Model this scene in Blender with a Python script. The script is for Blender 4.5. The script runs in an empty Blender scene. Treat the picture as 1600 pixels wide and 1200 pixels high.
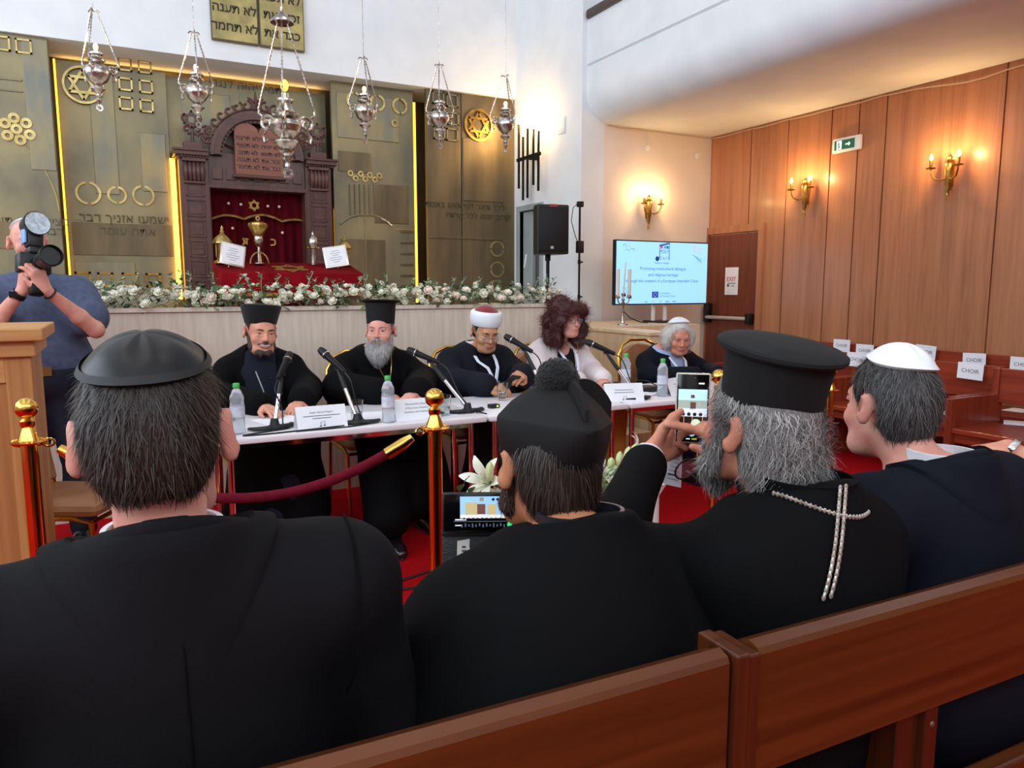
import bpy, bmesh, math, random
import numpy as np
from mathutils import Vector, Matrix, Euler
random.seed(7); rng=np.random.default_rng(7)
PI=math.pi; R=math.radians
scene=bpy.context.scene
COL=scene.collection
# ---------------------------------------------------------------- camera numbers (1600x1200)
F=1165.;H=1.38;PITCH=math.atan(150/1165.);YAW=R(27.8)
FW=Vector((math.sin(YAW)*math.cos(PITCH),math.cos(YAW)*math.cos(PITCH),-math.sin(PITCH)))
RT=Vector((math.cos(YAW),-math.sin(YAW),0)); UP=RT.cross(FW); EYE=Vector((0,0,H))
def ray(u,v): return FW+RT*((u-800)/F)+UP*((600-v)/F)
def onY(u,v,y): d=ray(u,v); return EYE+d*(y/d.y)
def onX(u,v,x): d=ray(u,v); return EYE+d*(x/d.x)
def onZ(u,v,z): d=ray(u,v); return EYE+d*((z-H)/d.z)
def onD(u,v,t): return EYE+ray(u,v)*t
# ---------------------------------------------------------------- materials
def lin(c):
    o=[]
    for v in c[:3]:
        v=v/255.; o.append(v/12.92 if v<=.04045 else ((v+.055)/1.055)**2.4)
    return (*o,1.)
MATS={}
def mat(name,c,rough=.6,metal=0.,c2=None,scale=8.,stretch=(1,1,1),detail=4.,bump=0.,bscale=None,spec=.5,emit=0.,ecol=None,
        alpha=1.,trans=0.,ior=1.45,sheen=0.,coat=0.,attr=None,ramp=(.35,.65),rot=(0,0,0),bstretch=None,sss=0.,aniso=0.):
    if name in MATS: return MATS[name]
    m=bpy.data.materials.new(name); m.use_nodes=True; nt=m.node_tree; N=nt.nodes; L=nt.links
    b=N['Principled BSDF']; I=b.inputs
    I['Base Color'].default_value=lin(c); I['Roughness'].default_value=rough; I['Metallic'].default_value=metal
    I['Specular IOR Level'].default_value=spec; I['IOR'].default_value=ior; I['Alpha'].default_value=alpha
    I['Transmission Weight'].default_value=trans; I['Sheen Weight'].default_value=sheen; I['Coat Weight'].default_value=coat
    if coat: I['Coat Roughness'].default_value=.15
    if sss: I['Subsurface Weight'].default_value=sss; I['Subsurface Radius'].default_value=(.02,.008,.004); I['Subsurface Scale'].default_value=.4
    if emit: I['Emission Color'].default_value=lin(ecol or c); I['Emission Strength'].default_value=emit
    if c2 is not None or bump:
        tc=N.new('ShaderNodeTexCoord'); mp=N.new('ShaderNodeMapping'); L.new(tc.outputs['Object'],mp.inputs[0])
        mp.inputs['Scale'].default_value=stretch; mp.inputs['Rotation'].default_value=rot
    if c2 is not None:
        mx=N.new('ShaderNodeMix'); mx.data_type='RGBA'; mx.inputs[6].default_value=lin(c); mx.inputs[7].default_value=lin(c2)
        if attr:
            at=N.new('ShaderNodeAttribute'); at.attribute_name=attr; L.new(at.outputs['Fac'],mx.inputs[0])
        else:
            nz=N.new('ShaderNodeTexNoise'); nz.inputs['Scale'].default_value=scale; nz.inputs['Detail'].default_value=detail
            L.new(mp.outputs[0],nz.inputs['Vector'])
            rp=N.new('ShaderNodeMapRange'); rp.inputs[1].default_value=ramp[0]; rp.inputs[2].default_value=ramp[1]
            L.new(nz.outputs['Fac'],rp.inputs[0]); L.new(rp.outputs[0],mx.inputs[0])
        L.new(mx.outputs[2],I['Base Color'])
    if bump:
        nb=N.new('ShaderNodeTexNoise'); nb.inputs['Scale'].default_value=bscale or scale*3; nb.inputs['Detail'].default_value=3
        if bstretch:
            m2=N.new('ShaderNodeMapping'); L.new(tc.outputs['Object'],m2.inputs[0]); m2.inputs['Scale'].default_value=bstretch; L.new(m2.outputs[0],nb.inputs['Vector'])
        else: L.new(mp.outputs[0],nb.inputs['Vector'])
        bp=N.new('ShaderNodeBump'); bp.inputs['Strength'].default_value=bump; bp.inputs['Distance'].default_value=.01
        L.new(nb.outputs['Fac'],bp.inputs['Height']); L.new(bp.outputs[0],I['Normal'])
    MATS[name]=m; return m
def wood(name,c,c2,grain='z',rough=.4,scale=6.,coat=0.,c3=None,bump=.05):
    if name in MATS: return MATS[name]
    m=mat(name,c,rough,coat=coat); nt=m.node_tree; N=nt.nodes; L=nt.links; b=N['Principled BSDF']
    tc=N.new('ShaderNodeTexCoord'); mp=N.new('ShaderNodeMapping'); L.new(tc.outputs['Object'],mp.inputs[0])
    s=[9.,9.,9.]; s['xyz'.index(grain)]=.35; mp.inputs['Scale'].default_value=s
    n1=N.new('ShaderNodeTexNoise'); n1.inputs['Scale'].default_value=scale; n1.inputs['Detail'].default_value=6; n1.inputs['Distortion'].default_value=.4
    n2=N.new('ShaderNodeTexNoise'); n2.inputs['Scale'].default_value=scale*.25; n2.inputs['Detail'].default_value=2
    L.new(mp.outputs[0],n1.inputs['Vector']); L.new(mp.outputs[0],n2.inputs['Vector'])
    mx=N.new('ShaderNodeMix'); mx.data_type='RGBA'; mx.inputs[6].default_value=lin(c); mx.inputs[7].default_value=lin(c2)
    r=N.new('ShaderNodeMapRange'); r.inputs[1].default_value=.3; r.inputs[2].default_value=.7; L.new(n1.outputs['Fac'],r.inputs[0]); L.new(r.outputs[0],mx.inputs[0])
    m2=N.new('ShaderNodeMix'); m2.data_type='RGBA'; m2.inputs[7].default_value=lin(c3 or c2)
    r2=N.new('ShaderNodeMapRange'); r2.inputs[1].default_value=.42; r2.inputs[2].default_value=.75; r2.inputs[4].default_value=.7; L.new(n2.outputs['Fac'],r2.inputs[0]); L.new(r2.outputs[0],m2.inputs[0])
    L.new(mx.outputs[2],m2.inputs[6]); L.new(m2.outputs[2],b.inputs['Base Color'])
    bp=N.new('ShaderNodeBump'); bp.inputs['Strength'].default_value=bump; bp.inputs['Distance'].default_value=.005
    L.new(n1.outputs['Fac'],bp.inputs['Height']); L.new(bp.outputs[0],b.inputs['Normal'])
    return m
# ---------------------------------------------------------------- mesh builder
def frame(d,upv=Vector((0,0,1))):
    d=Vector(d).normalized(); u=Vector(upv)
    if abs(d.dot(u))>.97: u=Vector((0,1,0)) if abs(d.y)<.9 else Vector((1,0,0))
    x=u.cross(d).normalized(); y=d.cross(x).normalized(); return x,y,d
class MB:
    def __init__(s): s.v=[]; s.f=[]; s.m=[]; s.cm=0
    def add(s,vs,fs):
        o=len(s.v); s.v+= [tuple(v) for v in vs]; s.f+=[tuple(i+o for i in f) for f in fs]; s.m+=[s.cm]*len(fs); return s
    def mi(s,i): s.cm=i; return s
    def box(s,lo,hi,M=None):
        (a,b,c),(d,e,f)=lo,hi
        v=[Vector(p) for p in ((a,b,c),(d,b,c),(d,e,c),(a,e,c),(a,b,f),(d,b,f),(d,e,f),(a,e,f))]
        if M is not None: v=[M@p for p in v]
        return s.add(v,[(0,3,2,1),(4,5,6,7),(0,1,5,4),(1,2,6,5),(2,3,7,6),(3,0,4,7)])
    def cbox(s,c,sz,M=None):
        return s.box([-x/2 for x in sz],[x/2 for x in sz],(Matrix.Translation(Vector(c))@(M if M is not None else Matrix.Identity(4))))
    def rbox(s,lo,hi,r=.01,M=None,n=2):      # box with rounded edges
        bm=bmesh.new(); c=[(a+b)/2 for a,b in zip(lo,hi)]
        bmesh.ops.create_cube(bm,size=1.); 
        for v in bm.verts: v.co=Vector([c[i]+v.co[i]*(hi[i]-lo[i]) for i in range(3)])
        bmesh.ops.bevel(bm,geom=bm.edges[:],offset=r,segments=n,profile=.5,affect='EDGES')
        bm.verts.index_update(); v=[M@x.co if M is not None else x.co.copy() for x in bm.verts]; f=[[x.index for x in fc.verts] for fc in bm.faces]; bm.free()
        return s.add(v,f)
    def lathe(s,prof,n=24,M=None,cap=True,a0=0,a1=2*PI,fr=None):   # prof: (r,z)
        full=abs(a1-a0-2*PI)<1e-6; k=n if full else n+1; vs=[]
        for r,z in prof:
            for i in range(k):
                a=a0+(a1-a0)*i/n; rr=r*(fr(a,z) if fr else 1); vs.append(Vector((rr*math.cos(a),rr*math.sin(a),z)))
        if M is not None: vs=[M@v for v in vs]
        fs=[]
        for j in range(len(prof)-1):
            for i in range(n):
                i2=(i+1)%k; fs.append((j*k+i,j*k+i2,(j+1)*k+i2,(j+1)*k+i))
        if cap and full:
            if prof[0][0]>1e-5: fs.append(tuple(reversed(range(k))))
            if prof[-1][0]>1e-5: fs.append(tuple((len(prof)-1)*k+i for i in range(k)))
        return s.add(vs,fs)
    def cyl(s,p,q,r,r2=None,n=12):
        p=Vector(p);q=Vector(q); x,y,z=frame(q-p); M=Matrix((x,y,z)).transposed().to_4x4(); M.translation=p
        return s.lathe([(r,0),(r if r2 is None else r2,(q-p).length)],n,M)
    def sph(s,c,r,n=16,m=10,sc=(1,1,1),M=None):
        pr=[(math.sin(PI*j/m),-math.cos(PI*j/m)) for j in range(m+1)]; pr[0]=(1e-6,-1);pr[-1]=(1e-6,1)
        T=Matrix.Translation(Vector(c))@(M if M is not None else Matrix.Identity(4))@Matrix.Diagonal((r*sc[0],r*sc[1],r*sc[2],1))
        return s.lathe(pr,n,T,cap=False)
    def tube(s,pts,r,n=8,closed=False,flat=1.,cap=True):
        pts=[Vector(p) for p in pts]; N=len(pts); rs=r if isinstance(r,(list,tuple)) else [r]*N
        vs=[]; px=None
        for i,p in enumerate(pts):
            t=(pts[(i+1)%N]-pts[i-1]) if closed else (pts[min(i+1,N-1)]-pts[max(i-1,0)])
            if t.length<1e-9: t=Vector((0,0,1))
            t.normalize()
            if px is None: x,y,_=frame(t)
            else:
                x=px-t*px.dot(t)
                if x.length<1e-6: x,_,_=frame(t)
                x.normalize(); y=t.cross(x)
            px=x
            for k in range(n):
                a=2*PI*k/n; vs.append(p+x*(math.cos(a)*rs[i])+y*(math.sin(a)*rs[i]*flat))
        fs=[]
        for i in range(N if closed else N-1):
            j=(i+1)%N
            for k in range(n): fs.append((i*n+k,i*n+(k+1)%n,j*n+(k+1)%n,j*n+k))
        if not closed and cap: fs+= [tuple(reversed(range(n))),tuple((N-1)*n+k for k in range(n))]
        return s.add(vs,fs)
    def prism(s,poly,z0,z1,M=None):       # poly in xy (may be concave: triangulated)
        n=len(poly); v=[Vector((x,y,z0)) for x,y in poly]+[Vector((x,y,z1)) for x,y in poly]
        from mathutils.geometry import tessellate_polygon
        tr=tessellate_polygon([[Vector((x,y,0)) for x,y in poly]])
        ar=sum(poly[i][0]*poly[(i+1)%n][1]-poly[(i+1)%n][0]*poly[i][1] for i in range(n))
        f=[]
        for t in tr:
            a,b,c=t; A=(poly[b][0]-poly[a][0])*(poly[c][1]-poly[a][1])-(poly[c][0]-poly[a][0])*(poly[b][1]-poly[a][1])
            if A<0: a,c=c,a
            f.append((c,b,a)); f.append((a+n,b+n,c+n))
        for i in range(n):
            j=(i+1)%n; f.append((i,j,j+n,i+n) if ar>0 else (j,i,i+n,j+n))
        if M is not None: v=[M@x for x in v]
        return s.add(v,f)
    def ring(s,c,ro,ri,h,n=32,M=None,a0=0,a1=2*PI):  # flat ring in xy plane extruded z0..h
        full=abs(a1-a0-2*PI)<1e-6
        T=Matrix.Translation(Vector(c))@(M if M is not None else Matrix.Identity(4))
        if full: return s.lathe([(ri,0),(ro,0),(ro,h),(ri,h),(ri,0)],n,T,cap=False)
        k=n+1; vs=[]
        for r,z in ((ri,0),(ro,0),(ro,h),(ri,h)):
            for i in range(k):
                a=a0+(a1-a0)*i/n; vs.append(T@Vector((r*math.cos(a),r*math.sin(a),z)))
        fs=[]
        for j in range(4):
            for i in range(n): fs.append((j*k+i,j*k+i+1,((j+1)%4)*k+i+1,((j+1)%4)*k+i))
        fs+=[(0,k,2*k,3*k)[::-1],(n,k+n,2*k+n,3*k+n)]
        return s.add(vs,fs)
    def mesh(s,mesh,M=None):
        v=[(M@x.co) if M is not None else x.co.copy() for x in mesh.vertices]
        return s.add(v,[tuple(p.vertices) for p in mesh.polygons])
    def build(s,name,m,parent=None,loc=None,smooth=True,ang=40,bevel=0.,rot=None):
        me=bpy.data.meshes.new(name); me.from_pydata([tuple(v) for v in s.v],[],s.f); me.update()
        for x in (m if isinstance(m,(list,tuple)) else [m]): me.materials.append(x)
        if any(s.m): me.polygons.foreach_set('material_index',s.m)
        if smooth: me.polygons.foreach_set('use_smooth',[True]*len(me.polygons)); me.set_sharp_from_angle(angle=R(ang))
        o=bpy.data.objects.new(name,me); COL.objects.link(o)
        if parent is not None: o.parent=parent
        if loc is not None: o.location=loc
        if rot is not None: o.rotation_euler=rot
        if bevel:
            bv=o.modifiers.new('b','BEVEL'); bv.width=bevel; bv.segments=2; bv.limit_method='ANGLE'; bv.angle_limit=R(50)
        return o
def tag(o,label=None,cat=None,group=None,kind=None):
    if label: o['label']=label
    if cat: o['category']=cat
    if group: o['group']=group
    if kind: o['kind']=kind
    return o
def thing(name,label,cat,loc=(0,0,0),rz=0,group=None,rot=None):
    o=bpy.data.objects.new(name,None); COL.objects.link(o); o.empty_display_size=.1
    o.location=loc; o.rotation_euler=rot if rot is not None else (0,0,rz); return tag(o,label,cat,group)
def dup(root,loc=None,rz=None,label=None,group=None,rot=None):
    r=root.copy(); COL.objects.link(r)
    if loc is not None: r.location=loc
    if rz is not None: r.rotation_euler=(0,0,rz)
    if rot is not None: r.rotation_euler=rot
    if label: r['label']=label
    if group: r['group']=group
    for ch in list(root.children):
        c=ch.copy(); COL.objects.link(c); c.parent=r
        for g in list(ch.children):
            d=g.copy(); COL.objects.link(d); d.parent=c
    return r
def struct(name,mb,m,**k): return tag(mb.build(name,m,**k),kind='structure')
def _txt(body,size,align,ext,spacing,bold):
    cu=bpy.data.curves.new('t','FONT'); cu.body=body; cu.size=size; cu.align_x=align; cu.align_y='CENTER'; cu.extrude=ext; cu.space_character=spacing; cu.offset=bold; cu.resolution_u=3
    o=bpy.data.objects.new('t',cu); COL.objects.link(o); dg=bpy.context.evaluated_depsgraph_get(); dg.update()
    me=bpy.data.meshes.new_from_object(o.evaluated_get(dg)); bpy.data.objects.remove(o); bpy.data.curves.remove(cu); return me
def text_mesh(body,size=1.,align='CENTER',ext=0.,spacing=1.,bold=0.):
    if 'ד' not in body: return _txt(body,size,align,ext,spacing,bold)
    b2=body.replace('ד','ר'); me=_txt(b2,size,'LEFT',ext,spacing,bold); mb=MB().mesh(me); xs=[v.co.x for v in me.vertices]; yt=max(v.co.y for v in me.vertices if True)
    for i,c in enumerate(body):       # the letter's corner, squared off
        if c=='ד':
            m2=_txt('A'+b2[:i+1],size,'LEFT',ext,spacing,bold); m3=_txt('A',size,'LEFT',ext,spacing,bold); m4=_txt('A'+'ר',size,'LEFT',ext,spacing,bold); m5=_txt('ר',size,'LEFT',ext,spacing,bold)
            mx=lambda m: max(v.co.x for v in m.vertices)
            r=mx(m2)-(mx(m4)-mx(m5)); ys=[v.co.y for v in m5.vertices]; t=max(ys); mb.box((r-.14*size,t-.085*size,-ext-.0001),(r+.04*size,t,ext+.0001))
            for m in (m2,m3,m4,m5): bpy.data.meshes.remove(m)
    c=(min(xs)+max(xs))/2 if align=='CENTER' else 0
    bpy.data.meshes.remove(me); me=bpy.data.meshes.new('t'); me.from_pydata([(x-c,y,z) for x,y,z in mb.v],[],mb.f); return me
def heb(s): return s[::-1]
def basis(o,x,y):     # matrix with local x, y axes mapped to world vectors; origin o
    x=Vector(x).normalized(); z=x.cross(Vector(y)).normalized(); y=z.cross(x)
    M=Matrix((x,y,z)).transposed().to_4x4(); M.translation=Vector(o); return M
def VERT(o,nrm='-y'):  # plane standing upright; local z points out of it
    return {'-y':basis(o,(1,0,0),(0,0,1)),'-x':basis(o,(0,-1,0),(0,0,1)),'+x':basis(o,(0,1,0),(0,0,1)),'+y':basis(o,(-1,0,0),(0,0,1))}[nrm]
def star_poly(r,w,M,mb,h):          # hexagram of bars
    for k in (0,1):
        p=[Vector((r*math.cos(R(90+60*k+120*i)),r*math.sin(R(90+60*k+120*i)),0)) for i in range(3)]
        for i in range(3):
            a,b=p[i],p[(i+1)%3]; d=(b-a).normalized(); nn=Vector((-d.y,d.x,0))*w/2; e=d*w*.3
            q=[a-nn-e,b-nn+e,b+nn+e,a+nn-e]; mb.prism([(v.x,v.y) for v in q],0,h*(1+.02*k),M)
    return mb
# ---------------------------------------------------------------- signed-distance modelling for bodies and cloth
class SDF:
    def __init__(s,lo,hi,h):
        s.h=h; s.lo=np.array(lo,float); n=np.ceil((np.array(hi,float)-s.lo)/h).astype(int)+1
        s.n=n; s.ax=[(s.lo[i]+h*np.arange(n[i])).astype(np.float32) for i in range(3)]; s.f=np.full(n,1.,np.float32)
    def put(s,fn,lo,hi,k,op):
        pad=k+3*s.h; sl=[]
        for i in range(3):
            a=max(0,int((lo[i]-pad-s.lo[i])/s.h)); b=min(s.n[i],int((hi[i]+pad-s.lo[i])/s.h)+2)
            if b<=a: return
            sl.append(slice(a,b))
        sl=tuple(sl); X=s.ax[0][sl[0]][:,None,None]; Y=s.ax[1][sl[1]][None,:,None]; Z=s.ax[2][sl[2]][None,None,:]
        d=fn(X,Y,Z); a=s.f[sl]; k=max(k,1e-5)
        if op=='+':
            hh=np.clip(.5+.5*(a-d)/k,0,1); s.f[sl]=a*(1-hh)+d*hh-k*hh*(1-hh)
        elif op=='-':
            hh=np.clip(.5-.5*(a+d)/k,0,1); s.f[sl]=a*(1-hh)-d*hh+k*hh*(1-hh)
    def prims(s,P,infl=0.):
        for p in P:
            t=p[0]; op='+'
            if t[0]=='-': op='-'; t=t[1:]
            if t=='half': op='-'
            if t=='cap':
                _,a,b,ra,rb,k=p; a=np.array(a,float);b=np.array(b,float); ra+=infl;rb+=infl; ab=b-a; L=max(ab@ab,1e-9); rm=max(ra,rb)
                def fn(X,Y,Z,a=a,ab=ab,L=L,ra=ra,rb=rb):
                    x=X-a[0];y=Y-a[1];z=Z-a[2]; t=np.clip((x*ab[0]+y*ab[1]+z*ab[2])/L,0,1)
                    return np.sqrt((x-t*ab[0])**2+(y-t*ab[1])**2+(z-t*ab[2])**2)-(ra+(rb-ra)*t)
                s.put(fn,np.minimum(a,b)-rm,np.maximum(a,b)+rm,k,op)
            elif t=='ell':
                _,c,r,Rm,k=p; c=np.array(c,float); r=np.array(r,float)+infl; Rm=np.array(Rm,float) if Rm is not None else np.eye(3); rm=max(r)
                def fn(X,Y,Z,c=c,r=r,Q=Rm):
                    x=X-c[0];y=Y-c[1];z=Z-c[2]
                    u=(x*Q[0,0]+y*Q[1,0]+z*Q[2,0]);v=(x*Q[0,1]+y*Q[1,1]+z*Q[2,1]);w=(x*Q[0,2]+y*Q[1,2]+z*Q[2,2])
                    k0=np.sqrt((u/r[0])**2+(v/r[1])**2+(w/r[2])**2); k1=np.sqrt((u/r[0]**2)**2+(v/r[1]**2)**2+(w/r[2]**2)**2)+1e-9
                    return (k0*(k0-1)/k1).astype(np.float32)
                s.put(fn,c-rm,c+rm,k,op)
            elif t=='half':    # remove the side the normal points to, within a ball (c, rad)
                _,c,nv,rad,k=p; c=np.array(c,float); nv=np.array(nv,float); nv/=np.linalg.norm(nv)
                def fn(X,Y,Z,c=c,nv=nv,rad=rad):
                    x=X-c[0];y=Y-c[1];z=Z-c[2]; return np.maximum(-(x*nv[0]+y*nv[1]+z*nv[2]),np.sqrt(x*x+y*y+z*z)-rad)
                s.put(fn,c-rad,c+rad,k,op)
        return s
    def noise(s,amp,fr,seed=0,stretch=(1,1,1)):
        g=np.random.default_rng(seed); X=s.ax[0][:,None,None]*stretch[0];Y=s.ax[1][None,:,None]*stretch[1];Z=s.ax[2][None,None,:]*stretch[2]
        m=np.abs(s.f)<.06; o=np.zeros_like(s.f)
        for i in range(5):
            d=g.normal(size=3); d/=np.linalg.norm(d); e=g.normal(size=3); ph=g.uniform(0,6.28); q=fr*(.6+.25*i)
            o+=np.sin(q*(X*d[0]+Y*d[1]+Z*d[2])+ph+1.5*np.sin(q*.35*(X*e[0]+Y*e[1]+Z*e[2])))/(1+.4*i)
        s.f=np.where(m,s.f+(amp/3)*o,s.f); return s
    def extract(s):
        f=s.f; n=s.n; ins=f<0
        c=np.zeros(n-1,np.int8)
        for i in (0,1):
            for j in (0,1):
                for k in (0,1): c+=ins[i:n[0]-1+i,j:n[1]-1+j,k:n[2]-1+k]
        act=(c>0)&(c<8); idx=np.argwhere(act); N=len(idx); gid=-np.ones(n-1,np.int64); gid[act]=np.arange(N)
        acc=np.zeros((N,3)); cnt=np.zeros(N)
        cor=[(i,j,k) for i in (0,1) for j in (0,1) for k in (0,1)]
        vals={q:f[idx[:,0]+q[0],idx[:,1]+q[1],idx[:,2]+q[2]] for q in cor}
        for q in cor:
            for ax in range(3):
                if q[ax]==0:
                    w=list(q); w[ax]=1; w=tuple(w); a=vals[q];b=vals[w]; m=(a<0)!=(b<0)
                    t=np.where(m,a/np.where(m,a-b,1),0); p=np.tile(np.array(q,float),(N,1)); p[:,ax]+=t
                    acc+=p*m[:,None]; cnt+=m
        V=s.lo+(idx+acc/np.maximum(cnt,1)[:,None])*s.h
        Q=[]
        for ax in range(3):
            u,v=[(1,2),(2,0),(0,1)][ax]
            a=ins[tuple(slice(0,n[i]-1) if i==ax else slice(1,n[i]-1) for i in range(3))]
            b=ins[tuple(slice(1,n[i]) if i==ax else slice(1,n[i]-1) for i in range(3))]
            for mask,flip in ((a&~b,False),(~a&b,True)):
                e=np.argwhere(mask)
                if len(e)==0: continue
                e[:,u]+=1; e[:,v]+=1
                def g(du,dv):
                    w=e.copy(); w[:,u]-=du; w[:,v]-=dv; return gid[w[:,0],w[:,1],w[:,2]]
                q=np.stack([g(1,1),g(0,1),g(0,0),g(1,0)],1)
                Q.append(q[:,::-1] if flip else q)
        return V,np.concatenate(Q)
    def build(s,name,m,parent=None,off=(0,0,0),relax=1,biggest=False):
        V,Q=s.extract(); V=V-np.array(off)
        for _ in range(relax):
            A=np.zeros_like(V);C=np.zeros(len(V))
            for i in range(4):
                a=Q[:,i];b=Q[:,(i+1)%4]; np.add.at(A,a,V[b]);np.add.at(C,a,1);np.add.at(A,b,V[a]);np.add.at(C,b,1)
            V=V*.5+.5*A/np.maximum(C,1)[:,None]
        o=np_mesh(name,V,Q,m,parent); return o
def np_mesh(name,V,Q,m,parent=None,tone=None,smooth=True):
    me=bpy.data.meshes.new(name); me.vertices.add(len(V)); me.vertices.foreach_set('co',np.asarray(V,np.float32).ravel())
    k=Q.shape[1]; me.loops.add(len(Q)*k); me.loops.foreach_set('vertex_index',np.asarray(Q,np.int32).ravel())
    me.polygons.add(len(Q)); me.polygons.foreach_set('loop_start',np.arange(len(Q),dtype=np.int32)*k)
    try: me.polygons.foreach_set('loop_total',np.full(len(Q),k,np.int32))
    except Exception: pass
    if tone is not None:
        at=me.attributes.new('tone','FLOAT','POINT'); at.data.foreach_set('value',np.asarray(tone,np.float32))
    me.update(calc_edges=True); me.validate()
    if smooth: me.polygons.foreach_set('use_smooth',np.ones(len(me.polygons),bool))
    for x in (m if isinstance(m,(list,tuple)) else [m]): me.materials.append(x)
    o=bpy.data.objects.new(name,me); COL.objects.link(o)
    if parent is not None: o.parent=parent
    return o
def sample_mesh(o,n,test=None,seed=1):
    me=o.data; V=np.empty(len(me.vertices)*3,np.float32); me.vertices.foreach_get('co',V); V=V.reshape(-1,3)
    Q=np.array([p.vertices[:] for p in me.polygons]); a=V[Q[:,0]];b=V[Q[:,1]];c=V[Q[:,2]];d=V[Q[:,3]]
    nr=np.cross(c-a,d-b); ar=np.linalg.norm(nr,axis=1)+1e-12; nr/=ar[:,None]
    g=np.random.default_rng(seed); i=g.choice(len(Q),n,p=ar/ar.sum()); u=g.random((n,1));v=g.random((n,1))
    P=(a[i]*(1-u)+b[i]*u)*(1-v)+(d[i]*(1-u)+c[i]*u)*v; Nn=nr[i]
    if test is not None:
        k=test(P,Nn); P=P[k];Nn=Nn[k]
    return P,Nn
def strands(name,P,Nn,D,length,width,m,parent,seg=4,lift=.15,sag=.0,wob=.15,curl=0.,seed=3,root=.0):
    """thin tapering ribbons: D is the comb direction (n,3)"""
    g=np.random.default_rng(seed); n=len(P); L=length*(.6+.8*g.random((n,1))); W=width*(.7+.6*g.random((n,1)))
    T=D-Nn*np.sum(D*Nn,1,keepdims=True); T/=np.linalg.norm(T,axis=1,keepdims=True)+1e-9
    T=T+wob*g.normal(size=(n,3))+lift*Nn; T/=np.linalg.norm(T,axis=1,keepdims=True)+1e-9
    S=np.cross(T,Nn); S/=np.linalg.norm(S,axis=1,keepdims=True)+1e-9
    rows=[]; p=P-Nn*root; d=T.copy(); ph=g.uniform(0,6.28,(n,1)); tone=g.random(n)
    for j in range(seg+1):
        t=j/seg; w=W*(1-.85*t**1.5)
        q=p+(curl*L*.35)*(np.sin(ph+t*7)*S+np.cos(ph+t*7)*Nn)*t if curl else p
        rows.append(q-S*w/2); rows.append(q+S*w/2)
        d=d-Nn*(lift*1.1/seg)+np.array([0,0,-sag/seg]); d/=np.linalg.norm(d,axis=1,keepdims=True); p=p+d*L/seg
    V=np.stack(rows,1).reshape(-1,3); b=(np.arange(n)*(2*(seg+1)))[:,None]
    Q=np.concatenate([np.concatenate([b+2*j,b+2*j+1,b+2*j+3,b+2*j+2],1) for j in range(seg)])
    return np_mesh(name,V,Q,m,parent,np.repeat(tone,2*(seg+1)))
WIN=118.; BEH=108.; CEI=15.; EXPO=.22; BULBS=[]
# ---------------------------------------------------------------- palette
WHITE=mat('white_plaster',(226,229,232),.85,c2=(218,222,226),scale=3,bump=.03,bscale=60)
CREAM=mat('cream_plaster',(226,214,206),.85,c2=(218,206,199),scale=2.5,bump=.04,bscale=50)
SOFF=mat('balcony_plaster',(232,214,204),.8,c2=(228,208,198),scale=2)
STONE=mat('travertine',(222,207,190),.45,c2=(200,184,168),scale=5,stretch=(7,7,.6),bump=.06,bscale=14,ramp=(.35,.75))
STONE2=mat('travertine_warm',(222,200,165),.5,c2=(208,182,146),scale=4,stretch=(5,5,.7),bump=.05)
CARPET=mat('red_carpet',(176,10,20),.95,c2=(150,6,14),scale=60,bump=.3,bscale=400,spec=.1)
WALLWOOD=wood('veneer_wall',(176,116,80),(150,94,62),'z',.38,5,coat=.12,c3=(188,128,90))
DOORWOOD=wood('veneer_door',(122,62,42),(98,46,30),'z',.35,5,coat=.1)
BRONZE=mat('bronze_sheet',(152,138,100),.42,.5,c2=(100,97,84),scale=1.6,stretch=(1,1,.8),detail=5,bump=.06,bscale=5,ramp=(.3,.7))
BRONZE2=mat('bronze_sheet_blue',(112,114,106),.42,.55,c2=(146,132,94),scale=2.2,stretch=(2,2,.7),detail=5,bump=.06,bscale=5)
BRONZED=mat('bronze_brown',(120,104,76),.42,.55,c2=(88,78,60),scale=1.4,stretch=(3,3,.6),detail=5,bump=.05,bscale=6)
BRASSR=mat('relief_brass',(196,176,118),.38,.85,c2=(160,138,86),scale=12)
GOLD=mat('polished_brass',(238,196,104),.16,1.,c2=(222,170,76),scale=4)
GOLDD=mat('antique_brass',(190,150,76),.3,1.,c2=(140,104,50),scale=14)
SILVER=mat('aged_silver',(214,208,200),.22,1.,c2=(150,140,132),scale=18,bump=.25,bscale=60)
CHROME=mat('chrome',(220,220,222),.08,1.)
BLACKM=mat('black_metal',(22,22,24),.4,.6)
BLACKP=mat('black_plastic',(18,18,20),.45)
DARKW=wood('dark_rail',(74,50,38),(54,34,24),'y',.4)
IRON=mat('black_iron',(40,38,34),.5,.8,c2=(26,24,22),scale=20)
WHITEP=mat('white_paint',(232,232,232),.35)
PAPER=mat('white_paper',(238,238,242),.8,c2=(230,231,238),scale=4)
INK=mat('grey_ink',(70,72,84),.8)
GREYP=mat('grey_paint',(158,166,166),.5,c2=(146,154,156),scale=3)
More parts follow.
